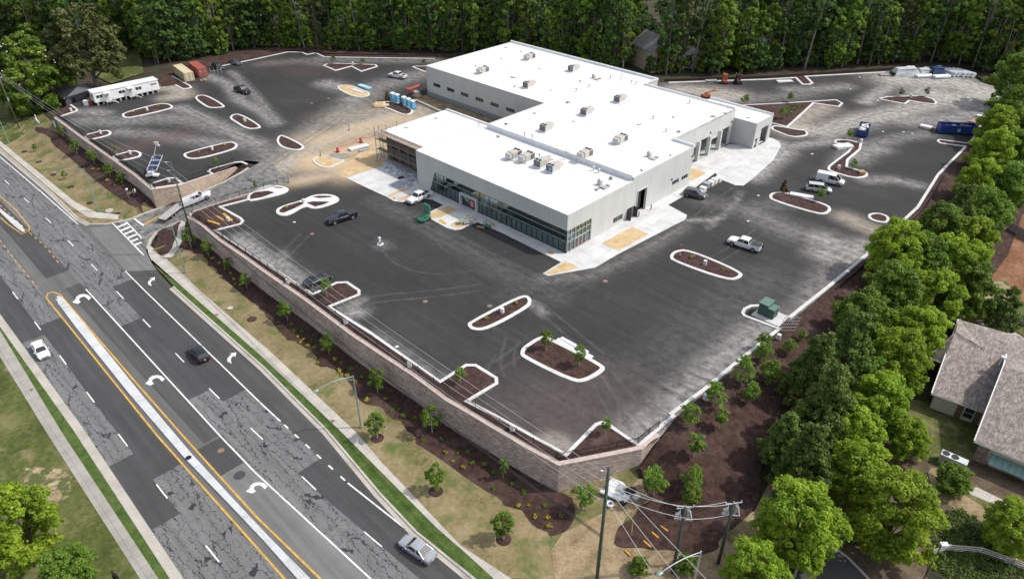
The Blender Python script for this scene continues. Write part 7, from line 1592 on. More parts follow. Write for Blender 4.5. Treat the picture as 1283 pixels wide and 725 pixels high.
# street lamps with a long arm
def arm_lamp(base, knee, head, z, label, m=M_TEAL):
    b, h = pole_at(base, knee[1], z); root = empty('street_lamp', b, 0, label, 'street lamp'); bm = new(); bar(bm, (0, 0, 0), (0, 0, h), .13, .08, 10); bar(bm, (0, 0, 0), (0, 0, .25), .22, .2, 10); build('pole', bm, m, root, 40)
    # the head hangs over the road: same height as the knee or a little above
    d = ray(*head); t = (b.z+h+.1-CAMH)/d[2]; e = Vector((d[0]*t, d[1]*t, b.z+h+.1))-b
    bm = new(); n = 8; P = []
    for i in range(n+1):
        s = i/n; P.append(Vector((e.x*s, e.y*s, h-.15+.55*math.sin(math.pi*min(1, s*.9))*.8+(e.z-h+.1)*s)))
    for p, q in zip(P[:-1], P[1:]): bar(bm, p, q, .055, .05, 6, False)
    bar(bm, (0, 0, h-.7), P[3], .035, None, 6); build('arm', bm, m, root)
    bm = new(); v = (P[-1]-P[-2]).normalized(); c = P[-1]+v*.35; sphere(bm, c, (.45, .24, .12), 10, 6); bmesh.ops.rotate(bm, cent=c, matrix=Matrix.Rotation(math.atan2(v.y, v.x), 3, 'Z'), verts=bm.verts[:]); build('lamp_head', bm, M_TEAL, root, True); return root
arm_lamp((452.5, 534.5), (443, 470.5), (399, 488), -5.05, 'teal street lamp arching over the sidewalk below the wall')
arm_lamp((123.5, 264), (108, 211), (70, 216), -5.05, 'teal street lamp in the left verge before the drive'); arm_lamp((232.5, 341), (218, 283.5), (180, 290), -4.95, 'teal street lamp at the right side of the drive mouth')
xq, yq = G(862, 760, -4.5); arm_lamp((862, 760), (868.5, 690), (830, 716), -4.5, 'street lamp with a teal head at the bottom edge between the poles', M_GREYM)
b = Vector(GT(1152, 735)); h = height_to((1152, 735), b.z, 682); root = empty('path_lamp', b, 0, 'small white box lamp on a grey pole by the rail fence', 'street lamp'); bm = new(); bar(bm, (0, 0, 0), (0, 0, h), .08, .06, 8); bar(bm, (0, 0, 0), (0, 0, .2), .3, .3, 10); build('pole', bm, M_POLEG, root); bm = new(); box(bm, (.25, 0, h+.05), (.75, .5, .22)); bar(bm, (-.1, 0, h), (0, 0, h+.5), .03); build('lamp_head', bm, mat('white_plastic', (.72, .73, .74), None, 2, .4), root)
M_WP = MATS['white_plastic']
# rail fence
fp = GTL([(1148, 702), (1160, 698), (1186, 691), (1225, 694), (1268, 709), (1300, 722)]); RF = empty('rail_fence', (*fp[0], hz(*fp[0])), 0, 'pale four rail fence curving along the bottom right', 'fence'); o0 = Vector(RF.location); M_RAIL = mat('weathered_white_rail', (.55, .50, .45), (.45, .41, .37), 2, .85)
P = [Vector((x, y, hz(x, y)))-o0 for x, y in fp]
for p in P: bm = new(); box(bm, (p.x, p.y, p.z+.65), (.16, .16, 1.3)); build('post', bm, M_RAIL, RF)
for k in range(4):
    bm = new()
    for p, q in zip(P[:-1], P[1:]): beam(bm, p+Vector((0, 0, .3+.3*k)), q+Vector((0, 0, .3+.3*k)), .05, .14)
    build('rail', bm, M_RAIL, RF)
# grey board fences on the right
M_BOARD = mat('grey_boards', (.33, .31, .285), (.25, .235, .215), 3, .9)
def board_fence(pts, label, hgt=1.9):
    q = GTL(pts); o0 = Vector((*q[0], hz(*q[0]))); r = empty('board_fence', o0, 0, label, 'fence'); P = [Vector((x, y, hz(x, y)))-o0 for x, y in resample(q, 2.4)]
    bm = new()
    for a, b in zip(P[:-1], P[1:]):
        n = 12
        for k in range(n):
            s, e = a.lerp(b, k/n), a.lerp(b, (k+.94)/n); beam(bm, s+Vector((0, 0, hgt/2)), e+Vector((0, 0, hgt/2)), .03, hgt-.04*(k % 2))
    build('boards', bm, M_BOARD, r); bm = new()
    for p in P: box(bm, (p.x, p.y, p.z+hgt/2+.05), (.12, .12, hgt+.1))
    build('post', bm, M_BOARD, r)
board_fence([(1208, 389), (1235, 394), (1262, 402), (1300, 412)], 'grey board fence behind the house lawn'); board_fence([(1262, 288), (1283, 300), (1330, 320)], 'distant grey board fence at the right edge')
# ---------- the neighbour's house ----------
def shingle():
    m, nt, p = nodes_of('shingles'); p.inputs['Roughness'].default_value = .95; p.inputs['Specular IOR Level'].default_value = .2; v = coords(nt, 'world')
    n1 = noise(nt, v, 1.4, 4, .7); n2 = noise(nt, v, 7, 2, .6); mp = N(nt, 'ShaderNodeMapping'); mp.inputs['Rotation'].default_value = (0, 0, R_(38)); nt.links.new(v, mp.inputs['Vector'])
    wv = N(nt, 'ShaderNodeTexWave', wave_type='BANDS', bands_direction='X'); wv.inputs['Scale'].default_value = .55; wv.inputs['Distortion'].default_value = 14; wv.inputs['Detail'].default_value = 3; wv.inputs['Detail Scale'].default_value = 1.2; nt.links.new(mp.outputs[0], wv.inputs['Vector'])
    f = mth(nt, 'ADD', mth(nt, 'MULTIPLY', n1, .57), mth(nt, 'ADD', mth(nt, 'MULTIPLY', n2, .36), mth(nt, 'MULTIPLY', wv.outputs['Fac'], .07)))
    nt.links.new(ramp(nt, f, [(.36, (.13, .11, .098)), (.5, (.235, .20, .18)), (.62, (.38, .33, .29))]), p.inputs['Base Color']); bump(nt, p, n2, .4, .03); return m
M_SH = shingle(); M_SIDE = mat('cream_siding', (.58, .53, .43), (.52, .47, .38), .8, .8); M_STONE = mat('mixed_stone', (.33, .25, .20), (.16, .12, .10), 2.4, .9); M_BRICKR = mat('brown_brick', (.19, .11, .08), (.13, .075, .055), 2, .9); M_AWN = mat('teal_standing_seam', (.24, .37, .33), (.20, .32, .29), 1, .5); M_WHITE_T = mat('white_trim', (.72, .71, .68), None, 2, .6)
HZ, EV = -4.5, -1.6
def w3(px, z): return Vector((*G(*px, z), z))
HS = w3((1225, 560), HZ); HOUSE = empty('neighbour_house', HS, 0, 'neighbouring house with brown shingle roofs and a teal awning', 'house')
def slab(bm, pts, th=.22):
    v = [bm.verts.new(Vector(p)-HS) for p in pts]; u = [bm.verts.new(Vector(p)-HS-Vector((0, 0, th))) for p in pts]; n = len(v)
    bm.faces.new(v); bm.faces.new(u[::-1])
    for i in range(n): bm.faces.new((v[i], u[i], u[(i+1) % n], v[(i+1) % n]))
# left block: ridge and eaves
RZ = 1.5
e1, e2 = w3((1167, 492.5), EV), w3((1243, 519.5), EV); r1, r2 = w3((1200.5, 400), RZ), w3((1283, 443), RZ)
dirv = (e2-e1).normalized(); r2 = r1+Vector((dirv.x, dirv.y, 0)).normalized()*16; ee2 = e1+Vector((dirv.x, dirv.y, 0)).normalized()*16
# keep ridge parallel to the eave; gable plane through e1 and the ridge end
nrm = Vector((-dirv.y, dirv.x, 0)); off = (r1-e1).dot(nrm); b1 = e1+Vector((dirv.x, dirv.y, 0))*((r1-e1).dot(dirv))+nrm*off*2; b1.z = EV; b2 = b1+Vector((dirv.x, dirv.y, 0)).normalized()*20
pn = (ee2-e1).cross(r1-e1).normalized()
def on_plane(px, q, n):
    d = Vector(ray(*px)); o = Vector((0, 0, CAMH)); return o+d*((q-o).dot(n)/d.dot(n))
ap = on_plane((1276, 438.6), e1, pn); r2 = ap+wdir*9 if False else ap+(ee2-e1).normalized()*9
bk = [w3((1283, 422.5), RZ-.6), w3((1330, 437), RZ-.6)]
bm = new(); slab(bm, [e1, ee2, r2, ap, r1]); slab(bm, [r1+Vector((0, 0, .01)), ap+Vector((0, 0, .01)), bk[0]]); slab(bm, [ap+Vector((0, 0, .012)), r2+Vector((0, 0, .012)), bk[1], bk[0]]); bmesh.ops.recalc_face_normals(bm, faces=bm.faces); RO = build('roof', bm, M_SH, HOUSE)
# low gable wing on the left
gd = -Vector((dirv.x, dirv.y, 0)).normalized()
g0 = w3((1197.5, 415), 1.75); t1 = w3((1161, 447.5), EV); t2 = on_plane((1180, 455), e1, pn)+Vector((0, 0, .03)); g1 = on_plane((1234, 437.5), e1, pn)
bm = new(); slab(bm, [t1, t2, g1, g0]); q = t1+nrm*((g0-t1).dot(nrm)*2); q.z = EV; slab(bm, [g0+Vector((0, 0, .02)), g1+Vector((0, 0, .02)), r1]); bmesh.ops.recalc_face_normals(bm, faces=bm.faces); build('roof', bm, M_SH, HOUSE)
# right block: higher roof, its left rake runs from the ridge down to the front eave
f1, f2 = w3((1220.5, 552), -1.0), w3((1283, 578), -1.0); k1 = w3((1257, 458), 3.2); fd = Vector(((f2-f1).x, (f2-f1).y, 0)).normalized(); f2 = f1+fd*22; k2 = k1+fd*22
n2 = Vector((-fd.y, fd.x, 0)); o2 = (k1-f1).dot(n2); h1 = k1+n2*o2*.55; h1.z = k1.z-(k1.z+1.0)*.55; h2 = h1+fd*22
bm = new(); slab(bm, [f1, f2, k2, k1]); slab(bm, [k1+Vector((0, 0, .01)), k2+Vector((0, 0, .01)), h2, h1]); bmesh.ops.recalc_face_normals(bm, faces=bm.faces); build('roof', bm, M_SH, HOUSE)
bm = new(); 
for a, b in ((f1, k1), (e1, r1), (k1, h1)): beam(bm, a-HS+Vector((0, 0, .02)), b-HS+Vector((0, 0, .02)), .14, .16)
beam(bm, f1-HS-Vector((0, 0, .14)), f2-HS-Vector((0, 0, .14)), .1, .16); beam(bm, e1-HS-Vector((0, 0, .14)), ee2-HS-Vector((0, 0, .14)), .1, .16); build('fascia', bm, M_WHITE_T, HOUSE)
def hwall(name, a, b, z0, z1, m, th=.3, inset=.0):
    bm = new(); n = Vector((-(b-a).y, (b-a).x, 0)).normalized(); v = [(a+n*inset), (b+n*inset), (b+n*(inset+th)), (a+n*(inset+th))]; prism(bm, [((p-HS).x, (p-HS).y) for p in v], z0-HS.z, z1-HS.z); return build(name, bm, m, HOUSE)
a, b = e1.copy(), ee2.copy(); wv_ = (b-a).normalized(); hwall('wall', a+wv_*.5, b, HZ-.3, EV-.08, M_SIDE, .3, .6)
wend = a+wv_*.55+n2*0; nA = Vector((-wv_.y, wv_.x, 0)); hwall('wall', a+wv_*.5+nA*(off*2-.6), a+wv_*.5+nA*.9, HZ-.3, EV-.08, M_SIDE, .3, 0)
L = 7.6
for s0, s1, mm in ((3.5, 4.3, M_BRICKR), (5.75, 6.5, M_BRICKR)): hwall('brick_panel', a+wv_*s0, a+wv_*s1, HZ-.2, EV-.1, mm, .2, .52)
for s0, s1 in ((4.35, 5.7),):
    o = hwall('window', a+wv_*s0, a+wv_*s1, HZ+.55, EV-.25, M_WHITE_T, .2, .50)
    for z0, z1 in ((HZ+.65, HZ+1.45), (HZ+1.55, EV-.33)): 
        p = hwall('pane', a+wv_*(s0+.1), a+wv_*(s1-.1), z0, z1, M_PANE, .05, .47); p.parent = o
hwall('gutter_band', a+wv_*.4, b, EV-.35, EV-.22, M_WHITE_T, .1, .35)
a2, b2_ = f1.copy(), f2.copy(); u2 = (b2_-a2).normalized()
hwall('wall', a2+u2*.9, b2_, HZ-.3, -1.1, M_SIDE, .3, .9); nB = Vector((-u2.y, u2.x, 0)); hwall('wall', a2+u2*1.2+nB*(o2*1.5), a2+u2*1.2+nB*.9, HZ-.3, -1.1, M_SIDE, .3, 0)
hwall('stone_panel', a2+u2*.7, a2+u2*2.0, HZ-.3, -1.7, M_STONE, .25, .80); hwall('stone_band', a2+u2*2.0, b2_, HZ-.3, HZ+.7, M_STONE, .12, .84)
for s0 in (2.6, 6.2, 9.8): hwall('white_panel', a2+u2*s0, a2+u2*(s0+1.5), HZ+.2, HZ+1.5, M_WHITE_T, .1, .80); hwall('brown_band', a2+u2*(s0-.4), a2+u2*(s0+1.6), -1.95, -1.65, M_BRICKR, .08, .84)
aw = empty('awning', (0, 0, 0)); 
bm = new(); t = [a2+u2*2.3+nB*.88, a2+u2*12+nB*.88, a2+u2*12-nB*.55, a2+u2*2.3-nB*.55]; zA = (-2.35, -2.35, -3.05, -3.05)
slab(bm, [Vector((p.x, p.y, z)) for p, z in zip(t, zA)], .08)
for k in range(14):
    p = a2+u2*(2.4+.72*k); beam(bm, Vector((p.x, p.y, -2.31))+nB*.86-HS, Vector((p.x, p.y, -3.01))-nB*.53-HS, .05, .06)
bmesh.ops.recalc_face_normals(bm, faces=bm.faces); build('awning', bm, M_AWN, HOUSE); bpy.data.objects.remove(aw)
bm = new(); t = [e1+wv_*7.3+nA*.6, e1+wv_*9.4+nA*.6, e1+wv_*9.4-nA*.5, e1+wv_*7.3-nA*.5]; slab(bm, [Vector((p.x, p.y, z)) for p, z in zip(t, (-2.3, -2.3, -2.9, -2.9))], .08); build('awning', bm, M_AWN, HOUSE)
v_ = w3((1257, 449), 2.2)-HS; bm = new(); bar(bm, v_-Vector((0, 0, 1.2)), v_, .22, None, 12); bar(bm, v_, v_+Vector((0, 0, .35)), .38, .38, 12); build('roof_vent', bm, mat('bright_zinc', (.62, .63, .64), None, 2, .35, .6), HOUSE)
# condenser with two fans
c = Vector(GT(1191, 583)); CU = empty('condenser_unit', c, math.atan2(u2.y, u2.x), 'white condenser with two black fans beside the house', 'air conditioner'); bm = new(); box(bm, (0, 0, .8), (3.1, 1.15, 1.6)); bevel(bm, .03, 1); build('cabinet', bm, mat('pale_grey_cabinet', (.60, .61, .62), None, 1, .5), CU)
for s in (-1.0, 0.05): bm = new(); bar(bm, (s, 0, 1.6), (s, 0, 1.66), .44, None, 18); build('fan', bm, M_BLACK, CU)
bm = new(); box(bm, (0, -.6, .8), (2.9, .05, 1.3)); build('coil_grille', bm, mat('pale_grille', (.42, .44, .46), (.34, .36, .38), 8, .6), CU)
# houses glimpsed in the woods
def far_house(px, wpx, z, w, d, hw_, hr, rz, wallm, label):
    x, y = G(*px, z); r = empty('far_house', (x, y, z), rz, label, 'house'); bm = new(); box(bm, (0, 0, hw_/2-1), (w, d, hw_+2)); build('wall', bm, wallm, r)
    bm = new(); v = [bm.verts.new(p) for p in ((-w/2, -d/2, hw_), (w/2, -d/2, hw_), (0, -d/2, hw_+hr))]
    bm.faces.new(v); build('gable', bm, M_WHITE_T, r); bm = new(); v = [bm.verts.new(p) for p in ((-w/2, d/2, hw_), (0, d/2, hw_+hr), (w/2, d/2, hw_))]; bm.faces.new(v); build('gable', bm, M_WHITE_T, r)
    bm = new()
    for s in (-1, 1):
        a = [(s*(w/2+.5), -d/2-.4, hw_-.3*1), (0, -d/2-.4, hw_+hr+.06), (0, d/2+.4, hw_+hr+.06), (s*(w/2+.5), d/2+.4, hw_-.3)]; p = [bm.verts.new(q) for q in a]; q_ = [bm.verts.new((q[0], q[1], q[2]+.2)) for q in a]
        bm.faces.new(p); bm.faces.new(q_[::-1])
        for i in range(4): bm.faces.new((p[i], p[(i+1) % 4], q_[(i+1) % 4], q_[i]))
    bmesh.ops.recalc_face_normals(bm, faces=bm.faces); build('roof', bm, mat('far_grey_shingles', (.20, .19, .185), (.15, .145, .14), 1, .9), r)
    for s in (-.25, .25): bm = new(); box(bm, (s*w, -d/2-.03, hw_*.55), (1.1, .1, 1.5)); build('window', bm, M_PANE, r)
    return r
far_house((818, 84), 0, -.5, 9, 11, 6.5, 3.5, R_(25), mat('tan_siding', (.48, .38, .27), None, 1, .8), 'tan gabled house glimpsed through the rear forest')
far_house((856, 80), 0, -.5, 10, 9, 5.5, 3, R_(-20), mat('white_siding', (.62, .63, .64), None, 1, .8), 'white sided house glimpsed right of the tan house'); far_house((934, 79), 0, -.5, 9, 10, 7, 3.8, R_(15), mat('beige_siding', (.50, .45, .36), None, 1, .8), 'beige gabled house glimpsed further right in the forest')
far_house((95, 128), 0, -3.8, 9, 7, 3.2, 2.0, R_(60), mat('charcoal_siding', (.09, .092, .10), None, 1, .8), 'charcoal house behind the magnolia and the trailer')
# ---------- office trailer, containers, toilets ----------
def on_lot(front_l, front_r, z=0.0):
    a, b = Vector(G(*front_l, z)), Vector(G(*front_r, z)); d = b-a; return a, b, d.length, math.atan2(d.y, d.x)
a, b, L, rz = on_lot((121, 133), (201.5, 115.5)); D = 3.6
TR = empty('office_trailer', (a.x, a.y, 0), rz, 'long white office trailer at the far left of the lot', 'trailer'); M_TRW = mat('white_trailer_skin', (.74, .74, .73), (.68, .68, .67), .5, .6)
bm = new(); box(bm, (L/2, D/2, 2.15), (L, D, 2.7)); bevel(bm, .05, 1); build('body', bm, M_TRW, TR); bm = new(); box(bm, (L/2, D/2, 3.55), (L+.3, D+.3, .12)); build('roof', bm, M_ROOF, TR)
for k in range(12):
    for y in (.25, D-.25): bm = new(); box(bm, (.6+k*(L-1.2)/11, y, .4), (.45, .4, .8)); build('pier', bm, M_GREYM, TR)
bm = new(); box(bm, (L/2, D/2, .78), (L-.2, D-.4, .1)); build('chassis', bm, M_TRIM, TR)
for x in (1.4, L*.42, L*.68): bm = new(); box(bm, (x, -.03, 2.35), (1.5, .08, .75)); w_ = build('window', bm, M_PANE, TR); bm = new(); box(bm, (x, -.08, 2.35), (.08, .05, .8)); box(bm, (x, -.08, 2.75), (1.6, .05, .07)); build('frame', bm, M_TRW, w_)
bm = new(); box(bm, (-.03, D/2, 2.3), (.08, .9, .7)); build('window', bm, M_PANE, TR)
for x in (L*.19, L*.55):
    bm = new(); box(bm, (x, -.03, 1.9), (.95, .07, 2.05)); d_ = build('door', bm, mat('pale_grey_door', (.52, .53, .53), None, 1, .6), TR); bm = new(); box(bm, (x+.15, -.075, 2.35), (.25, .03, .4)); build('pane', bm, M_PANE, d_)
    bm = new(); box(bm, (x, -.75, 3.1), (1.7, 1.4, .08)); build('porch_roof', bm, M_TRW, TR)
    bm = new(); box(bm, (x, -.75, .82), (1.7, 1.4, .1))
    for k in range(4): box(bm, (x+1.15+.28*k, -.75, .62-.2*k), (.3, 1.2, .07))
    for q in ((-.8, -1.4), (.8, -1.4)): bar(bm, (x+q[0], q[1], 0), (x+q[0], q[1], 1.85), .04); 
    beam(bm, (x-.8, -1.4, 1.8), (x+.8, -1.4, 1.8), .06, .08); beam(bm, (x+.8, -1.4, 1.8), (x+2.0, -1.4, 1.0), .06, .08); build('steps', bm, mat('grey_timber', (.42, .40, .37), None, 2, .9), TR)
bm = new()
for k in range(4): box(bm, (L*.885+.42*k, -.03, 2.6), (.28, .04, .38))
build('unit_number', bm, M_TRIM, TR)
x, y = G(109, 132); bm = new(); box(bm, (x, y, .7), (1.2, 1.0, 1.4)); bevel(bm, .08, 1); tag(build('white_tank', bm, M_TRW), 'white plastic tank at the near end of the office trailer', 'tank'); x, y = G(114, 131.5); bm = new(); box(bm, (x, y, .55), (1.1, .8, 1.1)); bevel(bm, .06, 1); tag(build('red_crate', bm, mat('red_plastic', (.35, .03, .035), None, 1, .6), None), 'red box beside the white tank at the trailer end', 'box')
def container(fl, w_, bl, m, label, h=2.6):
    x, y = G(*fl); d_ = Vector(G(*bl))-Vector((x, y)); dlen = d_.length; r = empty('shipping_container', (x, y, 0), math.atan2(d_.y, d_.x)-math.pi/2, label, 'container'); bm = new(); box(bm, (w_/2, dlen/2, h/2+.1), (w_, dlen, h))
    for k in range(int(dlen/.42)):
        for x in (-.03, w_+.03): box(bm, (x, .3+k*.42, h/2+.1), (.07, .2, h-.3))
    for s in (-.01,):
        for x in (.0, w_): box(bm, (x, -.02, h/2+.1), (.16, .12, h+.02)); box(bm, (x, dlen, h/2+.1), (.16, .12, h+.02))
    build('body', bm, m, r)
    for x in (w_*.27, w_*.73):
        bm = new(); box(bm, (x, -.05, h/2+.1), (w_*.42, .07, h-.25)); d_ = build('door', bm, m, r); bm = new()
        for q in (-.14, .14): bar(bm, (x+q*w_, -.11, .25), (x+q*w_, -.11, h), .03)
        build('lock_rod', bm, M_GREYM, d_)
    return r
container((233, 103.4), 2.6, (219.3, 93), mat('tan_container', (.58, .50, .33), (.50, .43, .28), .6, .6), 'tan shipping container on the nose of the mulch bank')
RC = container((250, 97.8), 2.6, (238.5, 89.2), mat('rust_red_container', (.34, .085, .06), (.28, .07, .05), .6, .6), 'rust red shipping container right of the tan one'); bm = new()
for k, (x, z) in enumerate(((.5, 1.9), (.75, 1.9), (.5, 1.65), (.8, 1.65), (2.0, 1.8), (2.0, 1.5))): box(bm, (x, -.10, z), (.17, .02, .14))
build('white_lettering', bm, M_WHITE_T, RC)
x, y = G(255.5, 102); bm = new(); box(bm, (x, y, .35), (1.8, 1.1, .25), .4); box(bm, (x+.4, y-.2, .6), (.9, .6, .3), .9); box(bm, (x, y, .1), (1.6, 1.0, .18), .4); tag(build('scrap_pile', bm, M_PLY), 'small pile of boards before the red container', 'pile')
RK = empty('steel_rack', (*G(264, 93.5), 0), R_(20), 'grey steel rack between the red container and the dark hatchback', 'rack')
for k in range(4): bm = new(); bar(bm, (k*1.1, 0, 0), (k*1.1, 0, 1.6), .05); bar(bm, (k*1.1, 1.2, 0), (k*1.1, 1.2, 1.6), .05); beam(bm, (k*1.1, 0, 1.5), (k*1.1, 1.2, 1.5), .08, .08); build('frame', bm, M_GREYM, RK)
bm = new(); beam(bm, (0, 0, 1.1), (3.3, 0, 1.1), .07, .07); beam(bm, (0, 1.2, .6), (3.3, 1.2, .6), .07, .07); build('rail', bm, M_GREYM, RK)
# portable toilets
def toilet():
    r = empty('portable_toilet', (0, 0, 0)); bm = new(); box(bm, (0, 0, 1.1), (1.12, 1.12, 2.1)); bevel(bm, .04, 1); build('cabin', bm, mat('toilet_blue', (.16, .42, .66), (.13, .36, .58), 1, .5), r)
    bm = new(); box(bm, (0, 0, 2.22), (1.24, 1.24, .16), 0, .8); bar(bm, (.35, .35, 2.2), (.35, .35, 2.5), .06); build('roof', bm, M_TRW, r); bm = new(); box(bm, (-.05, -.58, 1.1), (.75, .05, 1.85)); d_ = build('door', bm, mat('toilet_blue_door', (.20, .48, .72), None, 1, .5), r)
    bm = new(); box(bm, (.2, -.62, 1.2), (.1, .05, .14)); build('handle', bm, M_TRIM, d_); bm = new(); box(bm, (0, 0, .05), (1.3, 1.4, .12)); build('skid', bm, M_TRIM, r); return r
t0 = toilet()
for i, (p, l) in enumerate([((492.4, 126.5), 'blue portable toilet at the left end of the row'), ((498, 128.5), 'second blue portable toilet from the left'), ((506.5, 131.5), 'third toilet, right of the green conifer'), ((512.2, 133.8), 'second blue portable toilet from the right'), ((517.6, 136.5), 'blue portable toilet at the right end of the row')]):
    o = t0 if i == 0 else dup(t0, None, 0); x, y = G(*p); o.location = (x, y, .02); o.rotation_euler.z = BROT; o['label'] = l; o['category'] = 'portable toilet'; o['group'] = 'portable toilets'
# orange spoil, barrier mesh, blue pallet, posts
def pile(px, r, h, m, label, name='dirt_pile', z=0.0, seed=1, grp=None):
    x, y = G(*px, z); bm = new(); v = sphere(bm, (0, 0, 0), (r, r*.7, h), 14, 8); rg = random.Random(seed)
    for q in bm.verts: q.co *= rg.uniform(.8, 1.2); q.co.z = max(q.co.z, -.05)
    tag(build(name, bm, m, None, True, (x, y, z)), label, 'pile', grp)
pile((475.5, 132.5), 2.6, .9, M_SAND, 'heap of orange soil left of the dark mulch island', seed=3)
pile((424, 196), 2.4, .25, ground_mat('grey_grit', [(.36, (.18, .165, .15)), (.6, (.30, .28, .25))], 1, 3), 'low grey grit heap beside the sand island', seed=4)
M_ORANGE = mat('orange_mesh', (.62, .16, .11), None, 2, .7); M_REDB = mat('red_barrel', (.55, .05, .06), None, 1, .5)
for i, (pts, l) in enumerate([([(510, 114.5), (519, 111.5), (525.5, 109)], 'sagging orange barrier mesh beside the rear wing corner'), ([(508.5, 115.5), (516, 116.5), (519, 119)], 'orange barrier mesh bent before the rubble by the rear wing')]):
    q = GL(pts); bm = new()
    for a, b in zip(q[:-1], q[1:]):
        beam(bm, (*a, .55), (*b, .55), .04, .75); bar(bm, (*a, 0), (*a, 1.2), .03)
    tag(build('barrier_mesh', bm, M_ORANGE), l, 'barrier')
for p, l in [((423.3, 190.5), 'red traffic drum at the left end of the barrier tape'), ((452.3, 178.5), 'red traffic drum at the right end of the barrier tape')]:
    x, y = G(*p); r = empty('traffic_drum', (x, y, 0), 0, l, 'traffic drum'); bm = new(); bar(bm, (0, 0, .1), (0, 0, 1.15), .34, .27, 14); build('barrel', bm, M_REDB, r, 40); bm = new(); bar(bm, (0, 0, 0), (0, 0, .12), .48, None, 14); build('base', bm, M_TRIM, r)
    for z in (.45, .8): bm = new(); bar(bm, (0, 0, z), (0, 0, z+.13), .325-.07*z, None, 14); build('white_band', bm, M_WHITE_T, r)
q = [Vector((*G(*p), z)) for p, z in (((423.3, 190), 1.0), ((440, 183), .6), ((452.3, 178), 1.0), ((462, 176.5), .7), ((472, 173.5), 1.0))]; bm = new()
for a, b in zip(q[:-1], q[1:]):
    n = 7
    for k in range(n): beam(bm, a.lerp(b, k/n), a.lerp(b, (k+.55)/n), .03, .22)
tag(build('barrier_tape', bm, M_REDB), 'broken red barrier tape between the traffic drums', 'barrier tape')
def stack(px, sx, sy, layers, m, label, name='pallet_stack', rz=None, z=0.0, cat='stack'):
    x, y = G(*px, z); r = empty(name, (x, y, z), BROT if rz is None else rz, label, cat); rg = random.Random(int(px[0]*7)); bm = new(); box(bm, (0, 0, .07), (sx*.95, sy*.95, .14)); build('base', bm, M_PLY, r)
    for k in range(layers): bm = new(); box(bm, (rg.uniform(-.06, .06), rg.uniform(-.06, .06), .19+.13*k), (sx*rg.uniform(.85, 1), sy*rg.uniform(.85, 1), .11), rg.uniform(-.08, .08)); build('layer', bm, m, r)
    return r
stack((457, 110), 5.2, 1.6, 3, mat('pale_blue_foam', (.26, .50, .62), (.38, .58, .66), 1, .7), 'low stack of pale blue boards behind the sand island', rz=R_(-45)); stack((448.5, 114.5), 4.8, 1.2, 1, M_CONC, 'row of pale concrete blocks on the rear sand island', rz=R_(-45))
M_WRAP = mat('white_plastic_wrap', (.70, .71, .72), (.56, .58, .60), 1.6, .5)
stack((450, 186), 5.0, 1.6, 3, M_WRAP, 'white sheet covered bundles near the traffic drums', rz=R_(35)); stack((455, 188.5), 2.4, 1.0, 1, M_GREYM, 'grey scrap bundle beside the white covered bundles', rz=R_(35))
stack((523, 122), 2.6, 2.0, 4, M_PLY, 'rubble and boards in front of the rear wing corner', rz=BROT); stack((521, 117), 2.0, 1.6, 3, M_WRAP, 'white bag heap behind the orange mesh', rz=BROT)
for p, l in (((437.5, 163), 'thin dark survey stake in the dusty lane left of the scaffold'), ((361.5, 229), 'dark bent post stub at the head of the drive'), ((401.5, 196), 'short dark post on the sand island kerb')):
    x, y = G(*p); bm = new(); bar(bm, (x, y, 0), (x+.1, y, 1.5), .10, .07, 6); box(bm, (x, y, .1), (.4, .4, .2)); tag(build('marker_post', bm, M_SCRAP), l, 'post')
# white wrapped stub in the front lot
x, y = G(476.5, 306.5); WR = empty('wrapped_stub', (x, y, 0), 0, 'white wrapped stub with a splayed base alone on the dark asphalt', 'post'); bm = new(); bar(bm, (0, 0, .2), (-.05, 0, 1.25), .26, .16, 10); sphere(bm, (-.05, 0, 1.4), (.3, .26, .24), 10, 6); build('wrapping', bm, M_WRAP, WR, True); bm = new()
for k in range(5): a = k*1.26; box(bm, (.35*math.cos(a), .35*math.sin(a), .1), (.5, .45, .14), a)
build('weighted_base', bm, M_WRAP, WR); bm = new(); box(bm, (.28, -.1, .7), (.05, .3, .5)); build('red_flag', bm, M_REDB, WR)
# green scissor lift etc. beside the entrance
M_LG = mat('lift_green', (.035, .20, .12), (.03, .16, .10), 1, .5); GLF = empty('material_lift', (*G(531.5, 276.5), .02), BROT+R_(90), 'green lift platform standing before the glass front', 'lift')
bm = new(); box(bm, (0, 0, .45), (2.4, 1.4, .35)); build('chassis', bm, M_LG, GLF)
for x in (-.85, .85):
    for y_ in (-.65, .65): bm = new(); bar(bm, (x, y_-.1, .28), (x, y_+.1, .28), .28, None, 12); build('wheel', bm, M_TYRE, GLF)
bm = new()
for z in (.9, 1.4): 
    for s in (-1, 1): beam(bm, (-1.1, s*.6, z), (1.1, s*.6, z), .08, .08)
for x in (-1.1, 0, 1.1):
    for s in (-1, 1): bar(bm, (x, s*.6, .5), (x, s*.6, 1.45), .05)
build('guard_rail', bm, M_LG, GLF); bm = new(); box(bm, (.95, 0, 2.2), (.25, 1.5, 2.0)); box(bm, (.75, 0, 3.0), (.2, 1.6, .15)); build('mast_panel', bm, M_LG, GLF); bm = new(); beam(bm, (.8, -.6, 1.5), (.8, .6, 3.0), .06, .06); beam(bm, (.8, .6, 1.5), (.8, -.6, 3.0), .06, .06); build('brace', bm, M_GALV, GLF)
CT = empty('tool_cart', (*G(587, 280.5), .14), BROT+R_(60), 'pale cart with a green lid on the sand by the entrance', 'cart'); bm = new(); box(bm, (0, 0, .35), (1.9, 1.1, .12)); build('deck', bm, M_GREYM, CT); bm = new()
for x in (-.8, -.2, .4, .9):
    for s in (-.5, .5): bar(bm, (x, s, .1), (x, s, 1.1), .04)
